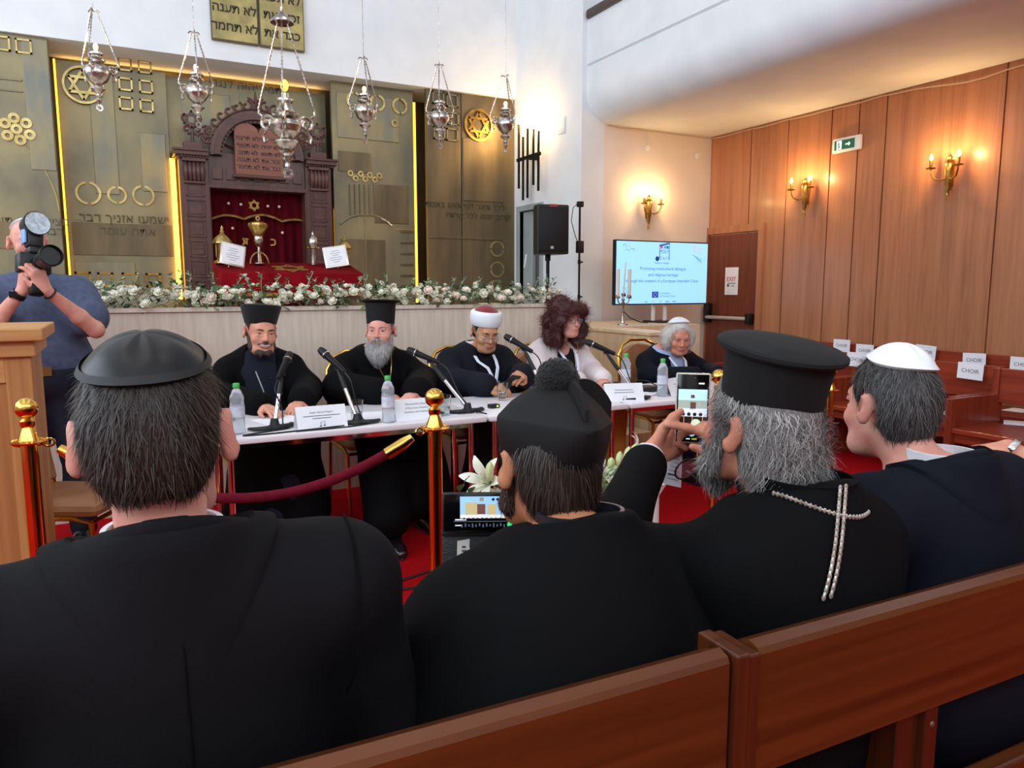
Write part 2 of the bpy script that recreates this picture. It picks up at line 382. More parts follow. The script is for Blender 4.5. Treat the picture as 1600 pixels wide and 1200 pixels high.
# ---------------------------------------------------------------- shell
XS=4.57; YB=8.55; YC=7.05; XR=6.42; ZB=3.17
struct('floor',MB().box((-5,-3.6,-.1),(9,9.6,0)),CARPET,smooth=False)
struct('ceiling',MB().box((-5,-3.6,7.4),(9,9.6,7.6)),WHITE,smooth=False)
struct('wall_back',MB().box((-5,YB,3.72),(XS+.3,9.6,7.4)),WHITE,smooth=False)
struct('wall_niche',MB().box((-5,9.25,0),(XS,9.6,3.72)),BRONZED,smooth=False)
wb=MB().box((-5.3,-3.9,0),(9,-3.6,4.2)).box((-5.3,-3.9,6.6),(9,-3.6,7.4)); wbs=[(-4.2,-1.2),(-.4,2.6),(3.4,6.4)]; e=[-5.3]+[q for w in wbs for q in w]+[9]  # high openings behind the camera are made up, added for fill light
for a,b in zip(e[0::2],e[1::2]): wb.box((a,-3.9,4.2),(b,-3.6,6.6))
struct('wall_behind',wb,CREAM,smooth=False)
struct('wall_gallery',MB().box((8.6,-3.6,3.3),(9,9.6,7.4)),WHITE,smooth=False)
# side wall with a doorway (opening y 7.93..8.45, z to 2.35)
sw=MB().box((XS,YC-.0,0),(XS+.3,7.93,7.4)).box((XS,7.93,2.33),(XS+.3,8.45,7.4)).box((XS,8.45,0),(XS+.3,9.6,7.4))
struct('wall_side',sw,WHITE,smooth=False)
dm=MB().box((XS-.02,7.86,.9),(XS+.08,7.93,2.40)).box((XS-.02,8.45,.9),(XS+.08,8.52,2.40)).box((XS-.02,7.93,2.33),(XS+.08,8.45,2.40))
door1=struct('door_1',dm,GREYP,smooth=False,bevel=.006)
tag(MB().box((XS+.04,8.2,.92),(XS+.09,8.44,2.33)).build('door_leaf',GREYP,door1,bevel=.005))
MB().cbox((XS+.03,8.36,1.72),(.01,.03,.17),Matrix.Rotation(.3,4,'X')).build('notice_strip',PAPER,door1,smooth=False)
struct('wall_passage',MB().box((XS+.9,7.3,0),(XS+1.0,9.4,3)),CREAM,smooth=False)
struct('wall_front',MB().box((XS+.3,YC,0),(XR+.3,YC+.25,ZB+.1)).box((XS+.3,YC,ZB+.1),(8.6,YC+.25,7.4)),CREAM,smooth=False)
# right wall in veneered boards
wr=MB().box((XR+.02,-3.6,0),(XR+.3,YC,ZB+.1))
sm=[YC,6.405,5.877,5.33,5.016,4.726,3.668,2.62,1.55,.5,-.55,-1.6,-2.6,-3.6]
for a,b in zip(sm,sm[1:]): wr.box((XR,b+.007,.1),(XR+.03,a-.007,ZB+.05))
struct('wall_right',wr,WALLWOOD,smooth=False)
struct('baseboard_right',MB().box((XR-.015,-3.6,0),(XR+.01,6.1,.1)),DOORWOOD,smooth=False)
# balcony: rounded front, groove, flat underside
prof=[(9.0,ZB),(XS+.36,ZB)]+[(XS+.36-.30*math.sin(t*PI/16)-.0,ZB+.30-.30*math.cos(t*PI/16)) for t in range(1,9)]+[(XS+.06,3.735),(XS+.085,3.75),(XS+.06,3.765),(XS+.06,4.22),(XS+.22,4.22),(XS+.22,3.45),(9.0,3.45)]
bal=MB(); n=len(prof)
vs=[Vector((x,y,z)) for y in (-3.6,YC) for x,z in prof]
bal.add(vs,[(i,(i+1)%n,(i+1)%n+n,i+n) for i in range(n)])
struct('ceiling_balcony',bal,WHITE,ang=35)
rail=MB().rbox((XS+.02,-3.6,4.22),(XS+.27,YC-.02,4.31),.02)
struct('trim_1',rail,DARKW)
struct('wall_gallery_end',MB().box((XR+.3,-3.6,0),(XR+.5,YC,ZB)),CREAM,smooth=False)
# stage of pale stone with parapet
st=MB().box((-5,5.0,0),(3.25,5.14,1.235)); st.box((-5,4.985,1.235),(3.262,5.155,1.26))
struct('wall_stage',st,STONE,smooth=False)
struct('floor_stage',MB().box((-5,5.14,.9),(3.25,9.25,.98)),STONE,smooth=False)
struct('floor_stage_landing',MB().box((3.25,6.3,.9),(XS,9.25,.98)),STONE,smooth=False)
struct('wall_stage_side',MB().box((3.1,5.14,0),(3.25,6.6,1.235)),STONE,smooth=False)
lw=MB().box((3.93,4.97,0),(4.2,7.0,.985)); lw.box((3.915,4.955,.985),(4.215,7.0,1.01)); lw.box((4.2,5.9,0),(5.3,7.0,1.01))
struct('wall_stair',lw,STONE2,smooth=False)
for i in range(5):
    tag(MB().box((3.26,4.9+.28*i,0),(3.92,5.18+.28*i+.02,.18*(i+1))).build('floor_stair',STONE2,smooth=False),kind='structure')
tag(MB().box((3.2,4.6,0),(4.3,4.9,.02)).build('trim_2',STONE2,smooth=False),kind='structure')
# left wall with tall daylight windows
wl=MB().box((-5.3,-3.6,0),(-5,9.6,2.2)).box((-5.3,-3.6,6.4),(-5,9.6,7.4))
ws=[(-2.6,-.8),(.2,2.0),(3.0,4.8),(5.8,7.6)]; e=[-3.6]+[q for w in ws for q in w]+[9.6]
for a,b in zip(e[0::2],e[1::2]): wl.box((-5.3,a,2.2),(-5,b,6.4))
struct('wall_left',wl,WHITE,smooth=False)
for i,(a,b) in enumerate(ws):
    f=MB()
    for y in (a+.03,(a+b)/2,b-.03): f.box((-5.2,y-.03,2.2),(-5.12,y+.03,6.4))
    for z in (2.23,4.3,6.37): f.box((-5.2,a,z-.03),(-5.12,b,z+.03))
    struct('window_%d'%(i+1),f,WHITEP,smooth=False)
# ---------------------------------------------------------------- bronze relief wall
def panel(name,x0,x1,y,label,m,z0=.98,z1=3.72,th=.06):
    t=thing(name,label,'wall panel',((x0+x1)/2,y,z0),group='bronze relief panels along the back wall')
    MB().box((x0-(x0+x1)/2,0,0),(x1-(x0+x1)/2,th,z1-z0)).build('sheet',m,t,smooth=False,bevel=.004)
    return t
def child(t,name,mb,m,**k):   # mesh given in world coordinates, put under t
    o=mb.build(name,m,t,**k); M=Matrix.Translation(-Vector(t.location)); o.data.transform(M); return o
def P(u,v,y): return onY(u,v,y)
def sq(t,u,v,y,w=.12,h=None,m=None,bar=.016,th=.02):
    c=P(u,v,y); h=h or w; b=MB()
    for lo,hi in (((-w/2,-th,h/2-bar),(w/2,0,h/2)),((-w/2,-th,-h/2),(w/2,0,-h/2+bar)),((-w/2,-th,-h/2),(-w/2+bar,0,h/2)),((w/2-bar,-th,-h/2),(w/2,0,h/2))):
        b.box([lo[i]+c[i] for i in range(3)],[hi[i]+c[i] for i in range(3)])
    child(t,'square_frame',b,m or BRASSR,smooth=False)
def rg(t,u,v,y,ro,ri,m=None,name='ring',gaps=None,th=.02):
    b=MB(); M=VERT(P(u,v,y))
    if gaps is None: b.ring((0,0,0),ro,ri,th,28,M)
    else:
        for a0,a1 in gaps: b.ring((0,0,0),ro,ri,th,14,M,R(a0),R(a1))
    child(t,name,b,m or BRASSR)
def bars(t,name,boxes,y,m,th=.012):
    b=MB()
    for (u0,v0,u1,v1) in boxes:
        a=P(u0,v0,y);c=P(u1,v1,y); b.box((min(a.x,c.x),y-th,min(a.z,c.z)),(max(a.x,c.x),y,max(a.z,c.z)))
    child(t,name,b,m,smooth=False,bevel=.003)
def plates(t,lst,y):
    for (x0,x1,z0,z1,th,m) in lst:
        child(t,'plate',MB().box((x0,y-th,z0),(x1,y,z1)),m,smooth=False,bevel=.004)
def writing(t,name,s,u,v,y,size,m,ext=.004,spacing=1.05):
    me=text_mesh(s,size,ext=ext,spacing=spacing); child(t,name,MB().mesh(me,VERT(P(u,v,y)+Vector((0,-ext,0)))),m,smooth=False); bpy.data.meshes.remove(me)
DKINK=mat('dark_bronze_letters',(92,82,62),.5,.6)
YA,YBp,YK,YC3,YD=8.60,9.0,9.12,8.78,8.60
A=panel('bronze_panel',-4.9,-.43,YA,'bronze relief panel with a cluster of seven small rings, left edge of the wall',BRONZE)
plates(A,[(-.64,-.435,2.5,3.70,.010,BRONZE2),(-2.2,-.66,3.3,3.32,.012,BRONZE),(-2.2,-.66,3.2,3.215,.012,BRONZE),(-4.8,-.66,1.75,2.0,.01,BRONZED)],YA)
for u,v in ((3,68),(37,73)): sq(A,u,v,YA,.13)
for u,v in ((22,185),(8,193),(41,193),(26,202),(12,212),(47,211),(32,219)): rg(A,u,v,YA,.048,.02)
cv=[P(u,v,YA-.004) for u,v in ((40,227),(55,245),(70,265),(80,285),(88,305),(93,330))]
child(A,'curved_bar',MB().tube(cv,.006,6),BRASSR)
writing(A,'inscription',heb('כי מציון תצא תורה'),55,346,YA,.10,DKINK); writing(A,'inscription',heb('ודבר'),85,362,YA,.10,DKINK)
B=panel('bronze_panel',-.40,.60,YBp,'bronze relief panel with a ringed star and six square frames beside the chandeliers',BRONZE,z1=3.64)
plates(B,[(-.12,.1,2.35,3.6,.015,BRONZE2),(.32,.56,2.4,3.0,.015,BRONZE2),(-.36,.58,1.72,2.05,.012,BRONZED),(-.36,.2,1.05,1.65,.012,BRONZE2)],YBp)
M=VERT(P(130,134,YBp)+Vector((0,-.015,0))); child(B,'star_emblem',star_poly(.145,.026,M,MB().ring((0,0,0),.185,.163,.03,40,M),.025),BRASSR,smooth=False)
for u,v in ((195,101),(226,105),(196,132),(228,136),(197,162),(229,166)): sq(B,u,v,YBp-.012,.13,m=BRASSR,bar=.017)
for u,v,r_ in ((138,302,.118),(183,305,.092),(224,306,.108)): rg(B,u,v,YBp,r_,r_-.022,gaps=((100,265),(280,440)))
for u,v in ((130,436),(165,437),(203,437),(240,438)): sq(B,u,v,YBp,.15,m=GOLDD,bar=.022)
writing(B,'inscription',heb('ישמעו אזניך דבר'),195,342,YBp-.012,.12,DKINK); writing(B,'inscription',heb('אתה עומד'),200,362,YBp-.012,.12,DKINK)
K=panel('bronze_panel',.60,2.32,YK,'bronze sheet behind the carved wooden ark with two faint inscriptions',BRONZE,z1=3.64)
plates(K,[(.75,1.25,2.7,3.5,.012,BRONZE2),(1.35,1.8,2.6,3.6,.012,BRONZE)],YK)
writing(K,'inscription',heb('יהוה לנגדי'),365,133,YK-.012,.12,DKINK); writing(K,'inscription',heb('תמיד'),422,141,YK-.012,.12,DKINK)
C3=panel('bronze_panel',2.30,3.285,YC3,'bronze relief panel with a seven branched candelabrum and a ladder',BRONZE)
plates(C3,[(2.36,2.9,1.0,1.95,.012,BRONZED),(2.78,3.2,2.15,2.6,.012,BRONZED),(2.36,2.75,2.72,2.95,.012,BRONZED),(2.36,3.1,3.1,3.6,.012,BRONZE2)],YC3)
for u,v in ((553,157),(589,161),(624,166)): rg(C3,u,v,YC3-.012,.095,.07,gaps=((100,265),(280,440)))
rg(C3,616,193,YC3-.012,.04,.025)
for u,v in ((547,271),(555,279),(563,272),(570,280),(577,274),(585,281),(592,275)): rg(C3,u,v,YC3,.035,.018)
for i in range(7): bars(C3,'candle_stem',[(545+7.6*i,288,548+7.6*i,336)],YC3,BRONZED,.02)
bars(C3,'candelabrum_base',[(569.5,336,573.5,455)],YC3,BRONZE,.02)
child(C3,'candelabrum_foot',MB().tube([P(u,v,YC3-.01) for u,v in ((532,350),(545,340),(560,336),(583,336),(595,340))],.012,6),BRONZE)
child(C3,'lever',MB().tube([P(u,v,YC3-.01) for u,v in ((595,341),(604,346),(612,353))],.014,8),SILVER)
for j in range(6): bars(C3,'ladder_rung',[(626,361+17*j,645,364+17*j)],YC3,BRONZED,.02)
bars(C3,'ladder_rail',[(618,358,646,360.5)],YC3,BRASSR,.012)
D=panel('bronze_panel',3.385,3.83,YD,'tall narrow bronze panel with six small square frames',BRONZED)
for u,v in ((684,153),(706,158),(685,182),(707,186),(686,208),(706,211)): sq(D,u,v,YD,.15,m=BRONZE,bar=.018)
E5=panel('bronze_panel',3.84,XS,YD,'brown bronze panel with a bright gold ringed star at the side wall',BRONZED)
M=VERT(P(747,196,YD)); child(E5,'star_emblem',star_poly(.155,.03,M,MB().ring((0,0,0),.195,.165,.03,40,M),.025),GOLDD,smooth=False)
plates(E5,[(3.85,4.42,2.45,3.2,.012,BRONZED)],YD)
for u,v in ((776,389),(776,421)): rg(E5,u,v,YD,.10,.08,gaps=((5,175),(185,355)))
rg(E5,772,450,YD,.10,.08)
writing(E5,'inscription',heb('לכל אשר יקראוהו באמת'),728,322,YD-.002,.105,DKINK); writing(E5,'inscription',heb('קרוב יהוה לכל קראיו'),748,338,YD-.002,.10,DKINK)
for i,(x0,x1,z0,z1) in enumerate(((3.40,4.4,1.98,2.0),(3.95,3.97,1.1,1.9),(4.05,4.07,1.1,1.9),(4.15,4.5,1.1,1.95))): plates(E5,[(x0,x1,z0,z1,.012,BRONZED)],YD)
# gold light strips in the gaps
LED=mat('gold_led',(255,196,60),.5,emit=7.,ecol=(255,186,50))
for nm,x,y,z0,z1,w in (('beside the ringed star panel',-.405,8.93,1.26,3.62,.018),('left of the carved ark',.615,8.95,1.26,2.75,.05),('right of the carved ark',2.285,8.93,1.26,2.3,.035),('beside the ladder panel',3.315,8.84,1.2,3.6,.03)):
    tag(MB().box((x-w/2,y-.02,z0),(x+w/2,y,z1)).build('light_strip',LED if 'left' in nm else mat('gold_led_dim',(255,196,60),.5,emit=2.6,ecol=(255,186,50)),smooth=False),'glowing gold light strip '+nm,'light strip','gold light strips')
tag(MB().box((-.38,9.19,3.63),(2.28,9.23,3.65)).build('light_strip',mat('led_soft',(255,200,120),.5,emit=5.),smooth=False),'warm light strip under the white soffit above the ark','light strip','gold light strips')
# commandment tablets on the upper wall
T=thing('commandment_tablets','two golden stone tablets with Hebrew commandments on the white upper wall','plaque',(1.488,8.55,3.9))
TG=mat('gilded_stone',(176,160,100),.45,.3,c2=(140,128,84),scale=6,bump=.1)
TE=mat('tablet_edge',(96,88,62),.6)
TK=mat('tablet_letters',(44,40,32),.7)
ln=[[('לא תענה',4.22),('לא תחמד',4.04),('לא תגנב',4.40),('לא תנאף',4.58),('לא תרצח',4.76)],[('כבד את',4.04),('זכור את',4.22),('לא תשא',4.40),('לא יהיה',4.58),('אנכי',4.76)]]
for s in (0,1):
    x0=-.47 if s==0 else .005
    tb=MB().box((x0,-.05,0),(x0+.465,-.005,1.0)); o=tb.build('tablet',TE,T,smooth=False,bevel=.01)
    MB().box((x0+.012,-.056,.015),(x0+.453,-.05,.99)).build('tablet_face',TG,o,smooth=False)
    lt=MB()
    for w,z in ln[s]:
        me=text_mesh(heb(w),.118,ext=.003,bold=.002); lt.mesh(me,VERT((x0+.232,-.058,z-3.9))); bpy.data.meshes.remove(me)
    lt.build('lettering',TK,o,smooth=False)
# ---------------------------------------------------------------- exit door in the wood wall
dY0,dY1=6.22,7.03
d2=MB().box((XR-.03,dY0-.08,0),(XR+.02,dY0,2.02)).box((XR-.03,dY0-.08,2.02),(XR+.02,dY1+.015,2.10)).box((XR-.03,dY1-.0,0),(XR+.02,dY1+.015,2.02))
d2=struct('door_2',d2,WALLWOOD,smooth=False)
MB().box((XR-.008,dY0+.005,.01),(XR+.015,dY1-.005,2.0)).build('door_leaf',DOORWOOD,d2,smooth=False)
pb=MB().tube([(XR-.075,dY0+.09,1.03),(XR-.075,dY1-.07,1.03)],.022,10).build('panic_bar',mat('grey_bar',(196,190,184),.35,.3),d2)
MB().rbox((XR-.09,dY0+.03,.97),(XR-.008,dY0+.1,1.09),.01).rbox((XR-.09,dY1-.1,.97),(XR-.008,dY1-.03,1.2),.01).build('bar_bracket',BLACKP,d2)
ex=thing('paper_notice','white paper notice taped to the wooden exit door','sign',(XR-.012,6.62,1.45))
MB().box((-.004,-.105,-.15),(0,.105,.17)).build('sheet',PAPER,ex,smooth=False)
b=MB(); me=text_mesh('EXIT',.075,ext=.001); b.mesh(me,VERT((-.006,0,.03),'-x')); b.build('red_lettering',mat('red_ink',(200,70,70),.7),ex,smooth=False)
b=MB(); b.box((-.0065,-.07,-.02),(-.005,.06,-.012)).box((-.0065,-.05,-.05),(-.005,-.01,-.042)); b.cbox((-.006,.05,-.04),(.001,.03,.03)).build('printed_marks',INK,ex,smooth=False)
# green exit sign high on the wood wall
es=thing('exit_sign','green and white emergency exit sign high on the wood wall','sign',(XR-.005,5.12,2.77))
MB().rbox((-.04,-.16,-.07),(0,.16,.07),.012).build('housing',WHITEP,es)
GRN=mat('exit_green',(24,92,70),.4,emit=.25)
MB().box((-.043,-.1,-.045),(-.039,.13,.045)).build('pictogram_panel',GRN,es,smooth=False)
WI=mat('lit_white',(235,250,240),.5,emit=.8)
m_=VERT((-.044,0,0),'-x'); b=MB()
b.prism([(.0,-.006),(.035,-.006),(.035,-.02),(.055,0),(.035,.02),(.035,.006),(0,.006)],0,.002,m_).box((-.046,.045,-.04),(-.043,.1,.04)); b.build('arrow_and_doorway',WI,es,smooth=False)
b=MB(); b.cyl((-.046,.075,.022),(-.0475,.075,.022),.008,n=10).tube([(-.047,.075,.012),(-.047,.072,-.01),(-.047,.085,-.03)],.005,6).tube([(-.047,.072,-.01),(-.047,.06,-.03)],.005,6).tube([(-.047,.058,.004),(-.047,.075,.01),(-.047,.092,0)],.004,6).build('running_figure',GRN,es,smooth=False)
# cable along the top of the wood wall
cb=MB(); pts=[]
for i in range(41):
    y=YC-.02-i*.16; pts.append((XR-.012,y,ZB-.02-.012*abs(math.sin(i*.9))-(.05*math.sin((i-16)/7*PI) if 16<i<23 else 0)))
cb.tube(pts,.006,6); cb.tube([(XS+.33+.18*i,YC-.01,ZB-.012-.01*abs(math.sin(i*1.7))) for i in range(11)],.004,6)
tag(cb.build('wall_cable',mat('pale_cable',(190,170,150),.6)),'thin pale cable stapled along the top of the wood wall','cable')
g=onY(1013,190,YC-.01); g2=onY(1012,232,YC-.01)
ww=thing('wall_fitting','round white wall plate hanging below a thin cord on the cream wall','wall fitting',tuple(g2))
MB().lathe([(.0,0),(.035,0),(.03,.012),(0,.014)],16,VERT((0,0,0))).build('plate',WHITEP,ww); MB().tube([(0,-.004,.03),(0,-.004,g.z-g2.z)],.003,6).build('cord',WHITEP,ww)
g3=onY(1090,244,YC-.01); w2=dup(ww,tuple(g3),label='round white wall plate near the wood wall corner'); 
bpy.data.objects.remove([c for c in w2.children if c.name.startswith('cord')][0])
p=onX(878,196,XS-.003); tag(MB().rbox((p.x-.006,p.y-.07,p.z-.09),(p.x,p.y+.07,p.z+.09),.002).build('wall_switch',WHITE),'small white plate high on the white side wall beside the iron sconce','wall plate')
ARKW=wood('ark_wood',(84,50,42),(58,34,30),'z',.4,6,coat=.1,c3=(98,60,50))
ARKL=wood('ark_carving',(96,60,52),(66,40,36),'x',.42,6)
VELV=mat('dark_red_velvet',(84,6,18),.9,c2=(60,3,12),scale=5,stretch=(5,5,.5),spec=.1)
VELVT=mat('red_velvet_cloth',(126,8,20),.9,c2=(100,5,14),scale=6,spec=.1)
EMB=mat('gold_embroidery',(190,150,80),.5,.6,c2=(150,112,54),scale=40)
BULB=mat('warm_bulb',(255,214,150),.4,emit=14.,ecol=(255,196,110))
BULBO=mat('amber_bulb',(255,170,60),.4,emit=5.,ecol=(255,160,40))
CANDLE=mat('candle_tube',(226,212,190),.5)
# ---------------------------------------------------------------- carved ark
AX,AY,AZ=1.462,8.74,.98
ark=thing('torah_ark','carved dark wooden ark with arched pediment and Hebrew tablets behind the red table','ark',(AX,AY,AZ))
def az(z): return z-AZ
for s in (-1,1):
    x0,x1=(.51,.80)
    lo,hi=(x0,x1) if s>0 else (-x1,-x0)
    pl=MB().box((lo,.0,0),(hi,.34,az(2.74))).build('pilaster',ARKW,ark,smooth=False,bevel=.006)
    for k in range(7):
        zc=.18+k*.212; b=MB(); c=(lo+hi)/2; w=.09
        for e in ((c-w,zc-w,c+w,zc-w+.014),(c-w,zc+w-.014,c+w,zc+w),(c-w,zc-w,c-w+.014,zc+w),(c+w-.014,zc-w,c+w,zc+w)): b.box((e[0],-.012,e[1]),(e[2],.001,e[3]))
        b.box((c-w+.03,-.006,zc-w+.03),(c+w-.03,.001,zc+w-.03)); b.build('pilaster_panel',ARKL,pl,smooth=False,bevel=.003)
    c=(lo+hi)/2; b=MB(); M=Matrix.Translation((c,-.02,0))
    for j in range(5):
        b.tube([(c-.08+.04*j,-.02-.035*math.sin(t/8*PI),az(2.50)+.2*t/8) for t in range(9)],[.016+.01*math.sin(t/8*PI) for t in range(9)],8)
    b.box((c-.115,-.06,az(2.70)),(c+.115,.05,az(2.735))).box((c-.105,-.045,az(2.475)),(c+.105,.05,az(2.5))); b.build('corbel',ARKL,ark,bevel=.004)
    b=MB().box((lo-.03*(s<0)-.0,-.05,az(2.735)),(hi+.03*(s>0),.3,az(2.76))).box((lo-.05*(s<0),-.09,az(2.76)),(hi+.05*(s>0),.3,az(2.80))).box((lo-.06*(s<0),-.11,az(2.80)),(hi+.06*(s>0),.3,az(2.825)))
    for k in range(9): b.box((lo+.02+k*.03,-.075,az(2.742)),(lo+.035+k*.03,-.05,az(2.76)))
    b.box((c-.09,-.04,az(2.825)),(c+.09,.1,az(2.90))); b.build('cornice',ARKL,ark,smooth=False,bevel=.004)
    # fretwork over the cornice: scrolls and a star
    b=MB()
    def spiral(cx,cz,r,turn,d,y=.0,w=.014):
        return [(cx+d*r*(1-t/26)*math.cos(turn+t*.36),y,cz+r*(1-t/26)*math.sin(turn+t*.36)) for t in range(22)]
    for (dx,dz,r,tn,d) in ((-.05,.10,.05,-1.5,1),(.05,.10,.05,-1.5,-1),(-.06,.21,.04,1.5,1),(.06,.21,.04,1.5,-1),(-.10*s,.03,.045,0,s),(-.14*s,.1,.05,0.6,s),(-.16*s,.0,.04,0,s)):
        b.tube(spiral(c+dx,az(2.93)+dz,r,tn,d),.014,6)
    b.tube([(c,0,az(2.88)),(c,0,az(3.08))],.018,6); b.build('scrollwork',ARKL,ark)
    M=VERT((c,-.0,az(3.13))); star_poly(.085,.02,M,MB(),.02).build('carved_star',ARKL,ark,smooth=False)
# lintel with square blocks
b=MB().box((-.51,.03,az(2.47)),(.51,.3,az(2.82))).box((-.52,.0,az(2.445)),(.52,.3,az(2.49))).box((-.56,.02,0),(-.5,.3,az(2.47))).box((.5,.02,0),(.56,.3,az(2.47)))
for k in range(7): b.box((-.47+k*.14,.01,az(2.54)),(-.37+k*.14,.04,az(2.66)))
b.build('lintel',ARKW,ark,smooth=False,bevel=.005)
# arch
arcs=az(2.79)
def arc(ro,ri,y0,y1,nm,m,z0=arcs,st=1.):
    b=MB(); n=28; vs=[]
    for y in (y0,y1):
        for r in (ro,ri):
            for i in range(n+1):
                a=PI*i/n; vs.append((r*math.cos(a),y,z0+st*r*math.sin(a)))
    k=n+1
    for i in range(n):
        b.f+=[]
    fs=[]
    for i in range(n): fs+=[(i,i+1,k+i+1,k+i),(2*k+i+1,2*k+i,3*k+i,3*k+i+1),(i+1,i,2*k+i,2*k+i+1),(k+i,k+i+1,3*k+i+1,3*k+i)]
    b.add(vs,fs); return b.build(nm,m,ark)
arc(.45,.392,-.07,.25,'arch_moulding',ARKL); arc(.392,.362,-.03,.25,'arch_moulding',ARKW); arc(.49,.45,-.03,.2,'arch_moulding',ARKW)
dn=MB()
for i in range(27):
    a=R(6+i*6.45); dn.sph((.377*math.cos(a),-.035,arcs+.377*math.sin(a)),.012,8,6)
dn.build('beading',ARKL,ark)
b=MB(); n=24; b.add([(0,.12,arcs)]+[(.37*math.cos(PI*i/n),.12,arcs+.37*math.sin(PI*i/n)) for i in range(n+1)],[(0,i+1,i+2) for i in range(n)][::1]); b.box((-.44,.1,arcs-.12),(.44,.14,arcs))
b.build('tympanum',ARKW,ark,smooth=False)
b=MB()
for i in range(1,8):
    a=PI*i/8; b.cyl((.2*math.cos(a),.1,arcs+.2*math.sin(a)),(.365*math.cos(a),.1,arcs+.365*math.sin(a)),.010,n=6)
b.build('radial_ribs',ARKL,ark)
TBW=wood('ark_tablet',(136,82,62),(112,64,48),'x',.4,5)
def tabpoly(w,h):
    p=[(-w,0),(w,0),(w,h)]; r=w/2
    p+=[(w/2+r*math.cos(R(a)),h+r*.8*math.sin(R(a))) for a in range(15,181,15)]
    p+=[(-w/2+r*math.cos(R(a)),h+r*.8*math.sin(R(a))) for a in range(15,166,15)]+[(-w,h)]; return p
M=VERT((0.01,-.02,az(2.60)))
tb=MB().prism(tabpoly(.25,.44),-.06,.03,M).build('tablet',TBW,ark,smooth=False,bevel=.006)
lt=MB()
for i,(l,r_) in enumerate((('לא תרצח','אנכי יהוה'),('לא תנאף','לא יהיה'),('לא תגנב','לא תשא'),('לא תענה','זכור את'),('לא תחמד','כבד את'))):
    for s_,x in ((l,-.12),(r_,.12)):
        me=text_mesh(heb(s_),.062,ext=.003); lt.mesh(me,VERT((x+.01,-.053,az(2.98-.075*i)))); bpy.data.meshes.remove(me)
lt.build('lettering',mat('dark_carved_letters',(70,40,32),.6),tb,smooth=False)
MB().box((-.27,-.06,az(2.565)),(.29,.06,az(2.60))).build('tablet_ledge',ARKL,ark,smooth=False,bevel=.008)
# crest of leafy scrolls following the arch
cr=MB()
for i in range(15):
    a=R(18+i*144/14); d=1 if i<7 else -1; r0=.545
    cx,cz=r0*math.cos(a),arcs+r0*math.sin(a)
    cr.tube([(cx+d*.062*(1-t/20)*math.cos(t*.42+a),.0,cz+.062*(1-t/20)*math.sin(t*.42+a)) for t in range(16)],.016,6)
cr.tube([(.505*math.cos(R(20+4*i)),.0,arcs+.505*math.sin(R(20+4*i))) for i in range(36)],.016,6)
cr.build('crest_scrolls',ARKL,ark)
f=MB()
for d in (-1,0,1): f.tube([(0,0,arcs+.52),(.05*d,0,arcs+.61),(.085*d,0,arcs+.65-.02*abs(d)+.05*(d==0))],[.022,.018,.006],6)
f.sph((0,0,arcs+.55),.03,10,8); f.build('crest_finial',ARKL,ark)
# curtain
cu=thing('ark_curtain','dark red velvet curtain with gold star hanging inside the carved ark','curtain',(AX,9.0,AZ))
b=MB(); N=60; vs=[];
for j,z in enumerate((0.0,.75,1.5)):
    for i in range(N+1):
        x=-.52+1.04*i/N; vs.append((x,.018*math.sin(i*1.05)*(.4 if z>1.1 else 1)+.01*math.sin(i*.37),z))
b.add(vs,[(j*(N+1)+i,j*(N+1)+i+1,(j+1)*(N+1)+i+1,(j+1)*(N+1)+i) for j in range(2) for i in range(N)]); b.build('drape',VELV,cu)
b=MB(); top=[];vs=[]
for i in range(N+1):
    x=-.52+1.04*i/N; s_=.05*abs(math.sin((x+.52)/1.04*PI*2.5+.3))-.05*(abs(x)/.52)**2; vs+=[(x,-.05,1.5),(x,-.055-.008*math.sin(i*.8),1.17+s_)]
b.add(vs,[(2*i,2*i+1,2*i+3,2*i+2) for i in range(N)]); vl=b.build('valance',VELV,cu)
MB().tube([(v[0],v[1]-.006,v[2]) for v in vs[1::2]],.013,6).build('gold_fringe',EMB,vl)
star_poly(.062,.014,VERT((-.03,-.068,1.32)),MB(),.008).build('gold_star',EMB,cu,smooth=False)
for (x,z) in ((-.30,1.33),(-.17,1.325),(.12,1.32),(.245,1.32),(-.27,1.06),(.27,1.03)): MB().sph((x,-.066,z),.016,10,8).build('stud',mat('pearl',(226,206,190),.3),cu)
for s_,x in (('ת',-.13),('כ',.17)):
    b=MB(); me=text_mesh(s_,.12,ext=.004,bold=.003); b.mesh(me,VERT((x,-.035,.92))); b.build('gold_letter',EMB,cu,smooth=False)
# red velvet covered reading desk
rd=thing('reading_desk','reading desk draped in red velvet with a gold star, in front of the ark','table',(1.5,7.45,1.02))
b=MB(); fr,bk=(.50,-.25),(.60,.28)
prof=[(-.27,.30),(-.262,.46),(-.25,.492),(-.22,.503),(.3,.61),(.33,.60),(.335,.3)]
n=len(prof); W=.66; b.add([(x,y,z) for x in (-W,W) for y,z in prof],[(i,i+1,n+i+1,n+i) for i in range(n-1)][::1]+[tuple(range(n))[::-1],tuple(range(n,2*n))]); b.build('cloth',VELVT,rd,bevel=.012)
b=MB()
for i in range(120): b.box((-W+i*.011,-.276,.285),(-W+i*.011+.007,-.268,.315))
b.build('fringe',EMB,rd,smooth=False)
M=basis((.0,-.02,.547),(1,0,0),(0,.97,.2)); star_poly(.17,.02,M,MB(),.006).build('star_emblem',EMB,rd,smooth=False)
for x in (-.55,.55):
    for y in (-.2,.22): MB().box((x-.03,y-.03,0),(x+.03,y+.03,.35)).build('leg',ARKW,rd,smooth=False)
MB().box((-.62,-.24,.25),(.62,.25,.32)).build('frame',ARKW,rd,smooth=False)
